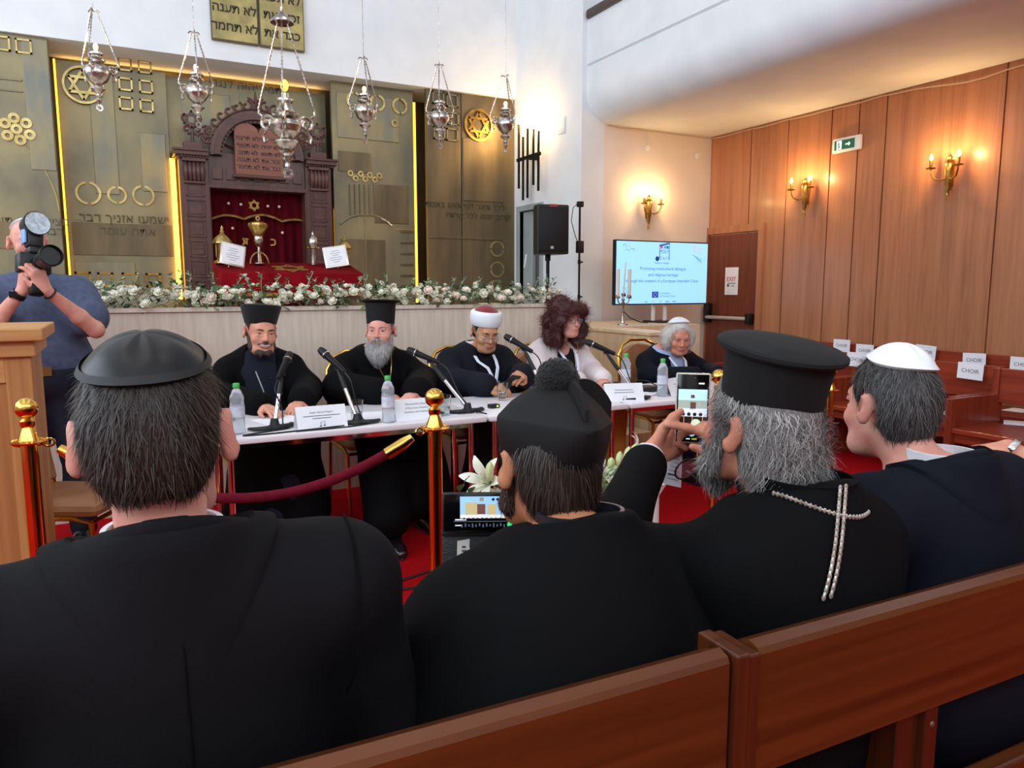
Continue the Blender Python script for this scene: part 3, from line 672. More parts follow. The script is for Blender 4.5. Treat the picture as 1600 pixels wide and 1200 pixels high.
# framed cards leaning on the desk
SILF=mat('silver_frame',(214,210,204),.3,.7)
def card(x,y,z,rz,lab):
    t=thing('framed_card',lab,'framed card',(x,y,z+.012),group='framed cards on the red desk',rot=(R(-14),R(12 if rz>0 else -9),rz))
    MB().rbox((-.115,-.01,0),(.115,.01,.215),.006).build('frame',SILF,t)
    o=MB().box((-.098,-.014,.016),(.098,-.009,.2)).build('sheet',PAPER,t,smooth=False)
    b=MB()
    for k,w in enumerate((.04,.05,.03,.06,.055,.03)): b.box((-w,-.0155,.16-.022*k),(w,-.0138,.165-.022*k))
    b.build('text_lines',mat('pale_ink',(160,162,176),.8),o,smooth=False)
    MB().cyl((0,.01,.15),(0,.09,.0),.006,n=6).build('prop',SILF,t); return t
p=onY(362,414,7.40); card(p.x,7.40,1.572,R(10),'silver framed white card at the end of the red desk below a lantern')
p=onY(531,418,7.40); card(p.x-.02,7.40,1.572,R(-14),'silver framed white card on the red desk beside the silver finial')
LG=mat('lantern_gold',(206,180,110),.3,.9,c2=(150,120,66),scale=20)
def lantern(x,y,z,s,lab):
    t=thing('lantern',lab,'lantern',(x,y,z),group='brass lanterns on the red desk')
    MB().lathe([(.0,0),(.075*s,0),(.075*s,.015*s),(.05*s,.03*s),(.05*s,.05*s),(0,.05*s)],8).build('base',LG,t)
    for k in range(6):
        a=PI/3*k; MB().cyl((.052*s*math.cos(a),.052*s*math.sin(a),.05*s),(.052*s*math.cos(a),.052*s*math.sin(a),.17*s),.007*s,n=6).build('post',LG,t)
    MB().lathe([(.085*s,.17*s),(.085*s,.18*s),(.06*s,.215*s),(.03*s,.24*s),(.018*s,.25*s),(.02*s,.27*s),(.01*s,.285*s),(.014*s,.3*s),(0,.325*s)],8).build('roof',LG,t,ang=25)
    MB().cyl((0,0,.05*s),(0,0,.13*s),.022*s).build('candle',mat('amber_glass',(200,120,50),.3),t); return t
p=onY(348,387,7.62); lantern(p.x,7.62,1.612,1.1,'brass lantern with domed roof behind the card on the red desk, nearer the photographer')
p=onY(538,390,7.62); lantern(p.x,7.62,1.612,.95,'brass lantern with domed roof at the speaker end of the red desk')
# crown ornament and finial standing on the desk
t=thing('crown_ornament','gold crown ornament on a silver stem standing in the middle of the red desk','ornament',(onY(405,400,7.6).x,7.6,1.612))
MB().lathe([(0,0),(.05,0),(.05,.01),(.016,.02),(.014,.16),(.03,.175),(.034,.2),(.045,.22),(.04,.26),(.03,.28),(0,.285)],16).build('stem',SILVER,t)
b=MB().lathe([(.036,.255),(.05,.28),(.085,.36),(.08,.385),(.05,.40),(.0,.405)],16,fr=lambda a,z:1+.08*math.cos(8*a)*(z>.3)); b.build('crown',LG,t)
MB().ring((0,0,0),.022,.01,.01,16,VERT((0,0,.43))).build('ring',LG,t)
for a0 in (0,PI/2): MB().tube([(.085*math.cos(R(a))*math.cos(a0),.085*math.cos(R(a))*math.sin(a0),.0+.11*math.sin(R(a))) for a in range(0,181,15)],.008,6).build('arched_foot',LG,t)
t=thing('silver_finial','slender silver finial standing upright on the red desk near the right hand card','ornament',(onY(490,405,7.6).x,7.6,1.612))
MB().lathe([(0,0),(.028,0),(.026,.14),(.03,.15),(.038,.17),(.048,.21),(.044,.245),(.026,.28),(.012,.29),(.014,.305),(0,.33)],14).build('body',SILVER,t); 
for k in range(6): MB().sph((.05*math.cos(k*PI/3),.05*math.sin(k*PI/3),.165),.01,8,6).build('bell',LG,t)
# ---------------------------------------------------------------- hanging silver lamps
def scroll(mb,a,r0,z0,s):
    c,sn=math.cos(a),math.sin(a); pts=[]
    for t in range(26):
        th=2.6-t*.34; rr=.034*s*(1-t/32); pts.append((r0+.03*s+rr*math.cos(th),z0+rr*math.sin(th)))
    out=[(r0-.01*s,z0-.03*s),(r0+.012*s,z0+.02*s)]+pts
    mb.tube([(x*c,x*sn,z) for x,z in out],.0075*s,6)
    mb.tube([(x*c,x*sn,z) for x,z in ((r0+.03*s,z0-.03*s),(r0+.05*s,z0-.05*s),(r0+.045*s,z0-.075*s),(r0+.03*s,z0-.065*s))],.006*s,6)
    mb.tube([(x*c,x*sn,z) for x,z in ((r0+.05*s,z0+.03*s),(r0+.07*s,z0+.045*s),(r0+.066*s,z0+.06*s))],.006*s,6)
def chain(p,q,r):
    p=Vector(p);q=Vector(q); n=int((q-p).length/(r*3.2)); k=max(4,n)
    return [p.lerp(q,i/(2*k)) for i in range(2*k+1)],[r if i%2 else r*.45 for i in range(2*k+1)]
def hang_lamp(name,loc,prof,hr,hz,top,s,label,ztop,lit=True,a0=.35,big=False):
    t=thing(name,label,'hanging lamp',loc,rz=a0,group='silver lamps hanging over the stage')
    MB().lathe(prof,24,fr=lambda a,z:1+.02*math.cos(10*a)).build('bowl',SILVER,t,ang=30)
    for k in range(3):
        a=2*PI*k/3; m=MB(); scroll(m,a,hr,hz,s); m.build('handle',SILVER,t)
        p,r=chain(((hr+.07*s)*math.cos(a),(hr+.07*s)*math.sin(a),hz+.06*s),(.02*s*math.cos(a),.02*s*math.sin(a),top),.0075*min(s,1.3)); MB().tube(p,r,5).build('chain',SILVER,t)
    if big: MB().lathe([(.09,top-.02),(.085,top),(.05,top+.03),(.03,top+.05),(.012,top+.07),(.012,top+.1),(0,top+.105)],20).build('canopy',SILVER,t)
    else:
        m=MB()
        for k in range(3):
            a=2*PI*k/3; m.tube([(0,0,top),(.03*math.cos(a),.03*math.sin(a),top+.012),(.045*math.cos(a),.045*math.sin(a),top+.0)],.005,5)
        m.build('hook_plate',SILVER,t)
    p,r=chain((0,0,top),(0,0,ztop-loc[2]),.006); MB().tube(p,[x*.7 for x in r],5).build('suspension_chain',SILVER,t)
    zb=prof[-1][1]
    if lit: MB().sph((0,0,zb+.03*s),.016*s,12,10,(1,1,1.5)).build('bulb',BULBO if big else BULB,t)
    m=MB().ring((0,0,0),.024*s,.011*s,.008*s,16,VERT((0,.004,prof[0][1]-.02*s))); m.build('pendant_ring',SILVER,t)
    return t
sp=[(.004,-.215),(.012,-.20),(.018,-.185),(.01,-.17),(.024,-.155),(.014,-.14),(.03,-.122),(.05,-.108),(.046,-.095),(.026,-.085),(.03,-.075),(.062,-.05),(.082,-.01),(.084,.015),(.07,.045),(.05,.06),(.04,.075),(.056,.085),(.058,.093),(.04,.105),(.036,.12),(.05,.128),(.05,.136),(.028,.15),(0,.152)]
for i,(u,v,vt,lab,a0,lit) in enumerate(((152,115,18,'small silver lamp hanging nearest the photographer, in front of the ringed star',.2,1),(308,145,52,'small silver lamp hanging just left of the large silver lamp',.5,1),(570,175,92,'small silver lamp hanging in front of the seven branched candelabrum panel',.45,1),(687,185,102,'unlit looking small silver lamp hanging before the six square frames',.1,0),(790,195,120,'small silver lamp hanging beside the black iron wall sconce',.7,1))):
    p=onY(u,v,6.3); pt=onY(u,vt,6.3); hang_lamp('hanging_lamp',tuple(p),sp,.07,.03,pt.z-p.z,1.,lab,7.4,lit,a0); 
    if lit: BULBS.append(((p.x,p.y,p.z+.24),1.2))
p=onY(447,203,6.3)
bp=[(.006,-.30),(.02,-.285),(.02,-.265),(.012,-.25),(.04,-.235),(.045,-.22),(.025,-.205),(.055,-.185),(.06,-.165),(.04,-.15),(.075,-.13),(.095,-.10),(.09,-.085),(.06,-.07),(.07,-.055),(.11,-.02),(.125,.03),(.115,.065),(.09,.085),(.075,.10),(.105,.115),(.108,.125),(.075,.14),(.05,.18),(.045,.2),(.065,.22),(.065,.235),(.03,.25),(.03,.28),(0,.283)]
big=hang_lamp('hanging_lamp',tuple(p),bp,.12,.06,onY(440,32,6.3).z-p.z,1.9,'large tiered silver lamp with an amber bulb hanging in front of the ark',7.4,True,.25,True)
BULBS.append(((p.x,p.y-.12,p.z+.33),1.0))
# ---------------------------------------------------------------- wall sconces
def flame(mb,p,s=1.): mb.lathe([(.006*s,0),(.014*s,.012*s),(.016*s,.024*s),(.010*s,.04*s),(.002*s,.058*s)],10,Matrix.Translation(p))
def sconce(loc,rz,label,pw,s=1.):
    t=thing('brass_sconce',label,'wall sconce',loc,rz=rz,group='two armed brass wall sconces')   # local -y points into the room
    MB().lathe([(0,-.21),(.014,-.2),(.012,-.17),(.022,-.15),(.02,-.13),(.03,-.1),(.034,.0),(.042,.05),(.03,.07),(.034,.085),(.02,.10),(.022,.12),(.008,.14),(0,.155)],12,Matrix.Translation((0,-.04,0))).build('torch_stem',GOLDD,t)
    MB().rbox((-.025,-.02,-.12),(.025,.0,.1),.008).build('back_plate',GOLDD,t); MB().ring((0,0,0),.018,.011,.008,14,VERT((0,-.035,-.23))).build('drop_ring',GOLDD,t)
    for d in (-1,1):
        b=MB().tube([(0,-.05,-.05),(.05*d,-.08,-.075),(.1*d,-.1,-.05),(.12*d,-.11,.0),(.12*d,-.11,.03)],.008,8); ar=b.build('arm',GOLDD,t)
        MB().lathe([(.0,.03),(.036,.03),(.04,.04),(.012,.046),(.014,.06),(.014,.1),(0,.1)],12,Matrix.Translation((.12*d,-.11,0))).build('candle_cup',GOLDD,ar)
        b=MB(); flame(b,(.12*d,-.11,.1)); b.build('bulb',BULB,ar)
        q=Matrix.Rotation(rz,4,'Z')@Vector((.12*d,-.15,.14)); BULBS.append((tuple(Vector(loc)+q),pw))
    return t
p=onX(1262,305,XR-.01); sconce((XR-.012,p.y,2.36),R(-90),'lit two armed brass sconce on the wood wall between the door and the exit sign',7.)
p=onX(1487,275,XR-.01); sconce((XR-.012,p.y,2.37),R(-90),'lit two armed brass sconce on the wood wall right of the exit sign',7.)
p=onY(1010,325,YC); sconce((p.x,YC-.003,p.z),0,'lit brass sconce on the cream wall above the television',5.)
t=thing('iron_sconce','black iron sconce of upright rods with lit bulbs on the white side wall','wall sconce',(XS-.005,8.02,2.93))
ib=MB().box((-.13,-.28,-.02),(-.10,.28,.02)).box((-.10,-.02,-.03),(.0,.02,.03)); ib.build('crossbar',IRON,t,smooth=False,bevel=.004)
rods=((.24,.42,-.34,0,1),(.13,.36,-.46,.06,1),(.06,.24,-.5,-.04,1),(-.12,.30,-.34,0,1),(-.24,.26,-.42,0,1))
for i,(y,z1,z0,dx,l) in enumerate(rods):
    r=MB().box((-.125+dx,y-.012,z0),(-.105+dx,y+.012,z1)).build('rod',IRON,t,smooth=False)
    b=MB(); flame(b,(-.115+dx,y,z1),1.4); b.build('bulb',BULB,r); BULBS.append(((XS-.005-.16+dx,8.02+y,2.93+z1+.06),4.5))
# ---------------------------------------------------------------- flower garland on the parapet
LEAF=mat('leaf_green',(70,104,52),.55,c2=(104,134,84),scale=9)
LEAFD=mat('leaf_dark',(38,64,34),.55,c2=(62,92,50),scale=12)
EUC=mat('eucalyptus',(134,160,134),.6,c2=(160,182,150),scale=14)
ROSE=mat('white_rose',(240,236,222),.6,c2=(226,222,196),scale=14,sss=.1)
ROSEP=mat('blush_rose',(242,226,210),.6,c2=(236,212,194),scale=14,sss=.1)
def rose_mb(r,g):
    b=MB().sph((0,0,0),r*.55,10,8)
    for ly,(n,rad,h,op) in enumerate(((3,.45,.65,.15),(5,.68,.55,.35),(6,.95,.35,.7))):
        for k in range(n):
            a=2*PI*k/n+ly*.5+g.uniform(-.15,.15); vs=[]
            for i in range(4):
                for j in range(4):
                    u=(i/3-.5)*1.5*(2.2/n+.15); v=j/3; w=math.sin(PI*(.18+.82*v)*.75)
                    ang=a+u*w*1.3; rr=r*(rad*(.35+.65*v)+op*.25*v*v); z=r*(-.5+v*(h+.45)-op*.25*v*v*v)
                    vs.append((rr*math.cos(ang),rr*math.sin(ang),z))
            b.add(vs,[(4*i+j,4*i+j+1,4*i+j+5,4*i+j+4) for i in range(3) for j in range(3)])
    return b
gm=random.Random(4)
gar=thing('flower_garland','long garland of white roses and green leaves along the stone parapet','flower arrangement',(1.45,5.06,1.26))
r0=[rose_mb(.032,gm).build('rose',ROSE,gar),rose_mb(.03,gm).build('rose',ROSEP,gar)]
def place_rose(o,x,y,z,s):
    o.location=(x-1.45,y-5.06,z-1.26); o.rotation_euler=(R(gm.uniform(20,85)),R(gm.uniform(-25,25)),R(gm.uniform(-30,30))); o.scale=(s,s,s)
for i in range(98):
    x=-.17+3.24*(i+gm.random())/98; o=r0[i] if i<2 else r0[1 if (gm.random()<.06+.3*(x>1.9)) else 0].copy()
    if i>=2: COL.objects.link(o)
    place_rose(o,x,4.97+gm.uniform(-.035,.07),1.28+gm.random()*.09,gm.uniform(.62,.98))
cl=MB()
for i in range(230):
    M=Matrix.LocRotScale(Vector((-1.62+3.24*gm.random(),gm.uniform(-.06,.12),gm.uniform(.02,.15))),Euler((R(gm.uniform(0,80)),R(gm.uniform(-30,30)),0)),Vector([gm.uniform(.35,.75)]*3)); cl.mesh(r0[0].data,M)
tag(cl.build('small_blooms',ROSE,gar),kind='stuff')
def leaf(b,p,d,L,w,fold=.25,droop=.3):
    d=Vector(d).normalized(); x,y,_=frame(d); up=y if y.z>0 else -y; vs=[]
    for t,ww in ((0,.08),(.3,.8),(.6,1.),(.85,.6),(1,.02)):
        c=p+d*L*t-Vector((0,0,droop*L*t*t)); vs+=[c-x*w*ww/2+up*fold*w*ww*.4,c,c+x*w*ww/2+up*fold*w*ww*.4]
    b.add(vs,[(3*i+j,3*i+j+1,3*i+j+4,3*i+j+3) for i in range(4) for j in (0,1)])
f1=MB();f2=MB();f3=MB()
for i in range(900):
    p=Vector((-1.62+3.24*gm.random(),gm.uniform(-.09,.14),gm.uniform(.0,.14))); d=Vector((gm.uniform(-1,1),gm.uniform(-1.1,.6),gm.uniform(-.35,.8)))
    leaf(f1 if gm.random()<.45 else f2,p,d,gm.uniform(.04,.08),gm.uniform(.018,.032))
for i in range(52):
    x=-1.62+3.24*(i+gm.random())/52; p=Vector((x,gm.uniform(-.03,.1),.08)); d=Vector((gm.uniform(-.6,.6),gm.uniform(-.5,.3),1)).normalized(); L=gm.uniform(.06,.15)
    f3.tube([p,p+d*L*.6,p+d*L+Vector((.01,0,0))],.0025,5)
    for k in range(9):
        q=p+d*L*(.25+.75*k/8); leaf(f3 if gm.random()<.6 else f1,q,(gm.uniform(-1,1),gm.uniform(-.6,.6),gm.uniform(.1,.8)),gm.uniform(.025,.045),gm.uniform(.018,.03))
for m_,nm,mm in ((f1,'leaves',LEAF),(f2,'dark_leaves',LEAFD),(f3,'eucalyptus_sprigs',EUC)): tag(m_.build(nm,mm,gar),kind='stuff')
# ---------------------------------------------------------------- tables
TABT=mat('white_laminate',(228,222,226),.35,c2=(222,216,220),scale=3)
def table(x0,x1,label):
    y0,y1=3.32,4.0; t=thing('folding_table',label,'table',((x0+x1)/2,(y0+y1)/2,0),group='white conference tables'); w=(x1-x0)/2; d=(y1-y0)/2
    MB().rbox((-w,-d,.712),(w,d,.74),.006).build('tabletop',TABT,t)
    for a_ in (-d+.06,d-.08): MB().box((-w+.05,a_,.68),(w-.05,a_+.02,.712)).build('apron',CHROME,t,smooth=False)
    for sx in (-1,1):
        for sy in (-1,1): MB().cyl((sx*(w-.06),sy*(d-.07),0),(sx*(w-.06),sy*(d-.07),.70),.015,n=12).build('leg',CHROME,t)
    return t
table(.34,1.61,'white conference table with two speakers in black robes, nearest the photographer')
table(1.625,2.485,'white conference table partly hidden behind the pompom hat')
table(2.5,3.95,'white conference table at the far end in front of the man in a navy suit')
# ---------------------------------------------------------------- banquet chairs
CHF=mat('chair_brass',(214,166,72),.22,1.); CHU=mat('tan_vinyl',(158,110,74),.5,c2=(146,98,64),scale=10,bump=.1,bscale=200)
def chair(loc,rz,label):
    t=thing('banquet_chair',label,'chair',loc,rz=rz,group='brass framed banquet chairs')     # sitter looks to -y
    MB().rbox((-.21,-.23,.42),(.21,.2,.48),.03).build('seat',CHU,t)
    b=MB(); pl=[(-.19,-.21),(-.19,.1),(-.16,.19),(-.09,.235),(0,.25),(.09,.235),(.16,.19),(.19,.1),(.19,-.21)]
    M=basis((0,.225,.70),(1,0,0),(0,.17,1)); b.prism(pl,-.02,.02,M).build('backrest',CHU,t,bevel=.012)
    for s in (-1,1):
        MB().tube([(s*.2,-.21,0),(s*.205,-.2,.4),(s*.205,-.12,.42),(s*.205,.2,.42)],.012,8).build('leg',CHF,t)
        MB().tube([(s*.2,.27,0),(s*.205,.2,.42),(s*.205,.235,.75)],.012,8).build('leg',CHF,t)
    MB().tube([(-.205,.235,.75),(-.2,.255,.86),(-.15,.27,.94),(-.07,.277,.975),(.07,.277,.975),(.15,.27,.94),(.2,.255,.86),(.205,.235,.75)],.012,8).build('back_frame',CHF,t)
    MB().tube([(-.2,-.2,.40),(.2,-.2,.40)],.01,8).tube([(-.2,.2,.40),(.2,.2,.40)],.01,8).build('seat_rail',CHF,t); return t
ch0=chair((-.23,3.78,0),R(62),'empty tan vinyl banquet chair with brass frame beside the oak lectern')
PX=[.70,1.36,2.06,2.70,3.63]
for x,l in zip(PX,('under the smiling speaker','under the bearded speaker in the tall hat','under the speaker in the white turban','under the red haired woman','under the man in the navy suit')): dup(ch0,(x,4.48,0),0,label='brass framed banquet chair '+l)
# ---------------------------------------------------------------- things on the tables
GLASSM=mat('clear_glass',(245,250,250),.02,trans=1.,ior=1.45)
PET=mat('clear_bottle',(236,242,248),.12,trans=.75,ior=1.2,c2=(222,230,240),scale=20,bump=.15,bscale=60)
GREEN=mat('green_cap',(70,180,84),.4); LABEL=mat('bottle_label',(218,222,230),.5,c2=(190,196,214),scale=30)
def bottle(x,y,label):
    t=thing('water_bottle',label,'bottle',(x,y,.7402),group='water bottles with green caps')
    MB().lathe([(.028,0),(.031,.004),(.031,.02),(.029,.03),(.031,.04),(.029,.055),(.031,.065),(.031,.13),(.029,.145),(.031,.155),(.03,.165),(.018,.195),(.0125,.2),(.0125,.214)],20).build('body',PET,t)
    MB().lathe([(.0318,.075),(.0318,.125)],20,cap=False).build('label',LABEL,t); MB().lathe([(.0145,.205),(.015,.207),(.015,.222),(.013,.225),(0,.225)],16).build('cap',GREEN,t); return t
b0=bottle(.443,3.44,'green capped water bottle at the near end of the first table')
for x,y,l in ((1.122,3.40,'green capped water bottle in front of the bearded speaker'),(2.86,3.86,'green capped water bottle beside the red haired woman'),(2.84,3.47,'green capped water bottle in front of the man in the navy suit')): dup(b0,(x,y,.7402),gm.random(),label=l)
def glass(x,y,label):
    t=thing('drinking_glass',label,'glass',(x,y,.7402),group='drinking glasses on the tables')
    MB().lathe([(0,0),(.026,0),(.034,.105),(.032,.105),(.025,.008),(0,.008)],20,cap=False).build('tumbler',GLASSM,t)
    MB().lathe([(0,.009),(.0245,.009),(.027,.045),(0,.045)],20,cap=False).build('water',mat('water',(240,246,250),.02,trans=1.,ior=1.33),t); return t
g0=glass(.375,3.38,'glass tumbler beside the bottle at the near end of the first table')
for x,y,l in ((.995,3.50,'glass tumbler behind the microphone of the bearded speaker'),(1.435,3.45,'glass tumbler behind the brass ball of the middle stanchion'),(1.93,3.78,'glass tumbler near the hands of the turbaned speaker')): dup(g0,(x,y,.7402),label=l)
def tent(x,y,rz,label,lines,logo=True):
    t=thing('name_tent',label,'name card',(x,y,.7402),rz=rz,group='folded white name cards')
    M=basis((0,-.045,0),(1,0,0),(0,.045,.1)); MB().box((-.115,0,-.0006),(.115,.11,.0006),M).build('front',PAPER,t,smooth=False)
    M2=basis((0,.045,0),(1,0,0),(0,-.045,.1)); MB().box((-.115,0,-.0006),(.115,.11,.0006),M2).build('back',PAPER,t,smooth=False)
    b=MB()
    for (s_,v,sz) in lines:
        if s_: me=text_mesh(s_,sz); b.mesh(me,M@Matrix.Translation((0,v,.0012))); bpy.data.meshes.remove(me)
        else: b.box((-sz,v-.0015,.0008),(sz,v+.0015,.0012),M)
    if logo:
        b.tube([M@Vector(q) for q in ((-.008,.012,.001),(-.008,.03,.001),(.010,.034,.001),(.010,.015,.001))],.0012,4); b.cbox(M@Vector((-.011,.012,.001)),(.008,.004,.004)); b.cbox(M@Vector((.007,.015,.001)),(.008,.004,.004))
    b.build('printing',mat('name_ink',(60,62,96),.8),t,smooth=False); return t
tent(.805,3.43,.02,'folded white name card in front of the smiling speaker',[('Rabbi Gabriel Negrin',.078,.0125),(None,.062,.085),(None,.05,.045)])
tent(1.275,3.44,-.02,'folded white name card behind the middle brass stanchion',[('Metropolitan Gabriel',.082,.0135),('of Nea Ionia, Filadelfia,',.062,.0135),('Heraklion and Halkidona',.042,.0135)],False)
tent(2.53,3.44,-.28,'folded white name card standing askew in front of the red haired woman',[(None,.07,.055),(None,.055,.06)])
tent(2.985,3.52,.3,'folded white name card half hidden behind the raised phone',[(None,.07,.05),(None,.055,.045)])
def paper(name,x,y,rz,w,h,label,z=.7405,m=None,group=None,n=1):
    t=thing(name,label,'paper',(x,y,z),rz=rz,group=group); b=MB()
    for k in range(n): b.box((-w/2+.003*k,-h/2,.0012*k),(w/2+.004*(k%2),h/2-.002*k,.0012*k+.0008))
    b.build('sheet',m or PAPER,t,smooth=False); return t
paper('paper_sheet',.68,3.66,.25,.21,.29,'white sheet lying under the hands of the smiling speaker')
paper('paper_sheet',1.06,3.6,-.2,.21,.29,'white sheet near the microphone base of the bearded speaker')
paper('paper_stack',2.72,3.62,.3,.21,.27,'small stack of papers at the foot of the last microphone',n=8)
paper('paper_sheet',1.42,3.5,.1,.15,.2,'white sheet beside the glass behind the middle stanchion')
d=thing('clip_device','small black device with a green light on the table by the turbaned speaker','device',(1.76,3.55,.7402),rz=.1)
MB().rbox((-.03,-.02,0),(.03,.02,.022),.006).build('case',BLACKP,d); MB().sph((.012,-.021,.012),.005,8,6).build('green_light',mat('green_led',(150,230,60),.4,emit=3.),d)
hp=thing('headphones','black folded headphones on the table beside the red haired woman','headphones',(2.66,3.72,.7402),rz=.4)
for s in (-1,1): MB().lathe([(0,-.012),(.03,-.012),(.034,0),(.03,.014),(0,.016)],16,Matrix.Translation((.045*s,0,.036))@Matrix.Rotation(R(90),4,'Y')).build('ear_cup',BLACKP,hp)
MB().tube([(.055*math.cos(a)*1.05,.06*math.sin(a),.035+.02*math.sin(a)) for a in [PI*i/14 for i in range(15)]],.006,6).build('headband',BLACKP,hp)
ch=thing('sound_cable_box','black pouch and cable beside the last microphone','pouch',(2.88,3.68,.7402),rz=.2)
MB().rbox((-.075,-.05,0),(.075,.05,.035),.012).build('pouch',BLACKP,ch); MB().tube([(-.07,0,.02),(-.12,.02,.05),(-.05,.04,.07),(.05,.03,.06),(.09,-.02,.03)],.004,6).build('cable',BLACKP,ch)
# ---------------------------------------------------------------- microphones
MICM=mat('mic_grille',(52,52,54),.45,.7,c2=(20,20,22),scale=300)
def mic(bx,by,lean,label,rzb,L=.22,up=.24,cabs=None):
    """desk stand: base on the table, pole leaning by (dx,dy) towards the speaker"""
    t=thing('desk_microphone',label,'microphone',(bx,by,.7402),group='microphones on desk stands'); dx,dy=lean
    a=Vector((0,0,.02)); top=Vector((dx,dy,up)); u=(top-a).normalized(); M=Matrix.Rotation(rzb,4,'Z')
    b=MB()
    for s in (-1,1): b.tube([M@Vector(q) for q in ((0,0,.012),(.045*s,-.015,.012),(.085*s,.0,.012),(.105*s,.04,.010))],[.02,.02,.017,.012],8,flat=.55)
    b.lathe([(0,0),(.036,0),(.036,.012),(.022,.022),(.016,.05),(0,.05)],16,M); b.build('base',mat('cast_iron',(46,48,50),.5,.4,c2=(36,38,40),scale=40),t)
    MB().cyl(a,a+(top-a)*.62,.0095).build('pole',CHROME,t); MB().cyl(a+(top-a)*.6,a+(top-a)*.92,.0125,.010).build('grip',BLACKP,t)
    MB().tube([a+(top-a)*.92,top,top+Vector((0,.012,.008))],.008,8).cyl(top+Vector((-.014,0,0)),top+Vector((.014,0,0)),.008).build('clip_joint',BLACKP,t)
    v=Vector((dx*.35,-.0,0))+Vector((0,.10,.07)) if False else Vector((dx*1.2,dy*1.1,.09)).normalized()
    m0=top-v*.055+Vector((0,0,.014)); m1=m0+v*.13
    MB().cyl(m0,m1,.0115,.0175).build('mic_body',BLACKM,t)
    x,y,z=frame(v); Mh=Matrix((x,y,z)).transposed().to_4x4(); Mh.translation=m1
    h=MB().lathe([(.0178,0),(.0205,.004),(.0205,.012),(.0195,.04),(.015,.056),(0,.06)],16,Mh).build('grille_head',MICM,t)
    MB().lathe([(.0212,.006),(.0212,.012)],16,Mh).build('collar_ring',SILVER,t)
    cp=[m0,m0-v*.05-Vector((0,0,.02)),m0.lerp(a,.5)+Vector((.02,-.015,-.03)),m0.lerp(a,.85)+Vector((.03,-.02,-.03)),Vector((.05,-.03,.004))]+[Vector(q) for q in (cabs or [])]
    sp_=[]
    for i in range(len(cp)-1):
        for k in range(5):
            q=[cp[max(i-1,0)],cp[i],cp[i+1],cp[min(i+2,len(cp)-1)]]; s_=k/5
            sp_.append(.5*((2*q[1])+(-q[0]+q[2])*s_+(2*q[0]-5*q[1]+4*q[2]-q[3])*s_*s_+(-q[0]+3*q[1]-3*q[2]+q[3])*s_**3))
    sp_.append(cp[-1]); MB().tube(sp_,.0035,6).build('cable',BLACKP,t); return t
mic(.605,3.47,(.06,.10),'desk microphone leaning right in front of the smiling speaker',.3,cabs=[(-.15,-.1,.004),(-.05,-.12,.004),(.3,-.08,.004)])
mic(.975,3.42,(-.06,.11),'desk microphone in front of the bearded speaker in the tall hat',-.2,up=.26,cabs=[(-.1,-.07,.004),(-.3,-.07,.004)])
mic(1.575,3.48,(-.15,.14),'desk microphone with long pole in front of the turbaned speaker',.1,up=.26,cabs=[(.06,-.1,.004)])
mic(2.08,3.5,(-.09,.13),'desk microphone rising behind the pompom hat',.1,up=.30)
mic(2.62,3.42,(-.14,.12),'desk microphone leaning left in front of the red haired woman',.1,up=.27)
# ---------------------------------------------------------------- stanchions and rope
def stanchion(x,y,h,label,rb=.032,rp=.0235):
    t=thing('rope_stanchion',label,'stanchion',(x,y,0),group='polished brass rope stanchions')
    MB().lathe([(0,0),(.16,0),(.16,.012),(.13,.022),(.05,.034),(rp+.004,.05),(0,.05)],32).build('base',GOLD,t)
    MB().lathe([(rp,.045),(rp,h-.135)],20).build('post',GOLD,t)
    MB().lathe([(rp,h-.14),(.048,h-.137),(.05,h-.131),(.03,h-.127),(.024,h-.11),(.016,h-.09),(.02,h-.083),(.021,h-.07),(.014,h-.064),(.012,h-.058)],24).build('collar',GOLD,t)
    MB().sph((0,0,h-rb),rb,24,16).build('ball',GOLD,t)
    MB().tube([(.046*math.cos(a),.0,h-.135+.014*math.sin(a)) for a in [PI*2*i/12 for i in range(12)]],.003,5,closed=True).build('hook_ring',GOLD,t); return t
pa=onD(41,640,2.22); pb_=onD(679,640,2.47)
ha=onD(41,621,2.22).z; hb=onD(679,606,2.47).z
stanchion(pa.x,pa.y,ha,'brass rope stanchion beside the oak lectern'); stanchion(pb_.x,pb_.y,hb,'brass rope stanchion in the middle, in front of the first table')
pc=onY(1123,600,2.42); stanchion(pc.x,pc.y,onY(1123,577,2.42).z,'brass rope stanchion beside the raised phone'); pd=onY(1296,620,2.75); stanchion(pd.x,pd.y,onY(1296,572,2.75).z,'brass rope stanchion between the tall hat and the white skullcap')
A0=Vector((pa.x+.05,pa.y,ha-.14)); B0=Vector((pb_.x-.05,pb_.y,hb-.14))
rp=[A0.lerp(B0,i/40)-Vector((0,0,.80*(i/40)*(1-i/40))) for i in range(41)]
rope=thing('velvet_rope','dark red velvet barrier rope sagging between two brass stanchions','rope',tuple(A0))
lo_=[p-A0 for p in rp]
MB().tube(lo_[3:38],.017,12).build('rope',mat('burgundy_velvet',(100,10,32),.85,c2=(84,6,24),scale=30,spec=.15),rope)
for pts in (lo_[1:5],lo_[36:40]): MB().tube(pts,[.014,.02,.02,.02] if pts[0]==lo_[1] else [.02,.02,.02,.014],12).build('end_cap',GOLD,rope)
for q,s in ((lo_[0],1),(lo_[40],-1)): MB().tube([q+Vector((s*.0+.016*math.cos(a)*s,0,.012*math.sin(a))) for a in [2*PI*i/10 for i in range(10)]],.0035,6,closed=True).build('snap_hook',GOLD,rope)
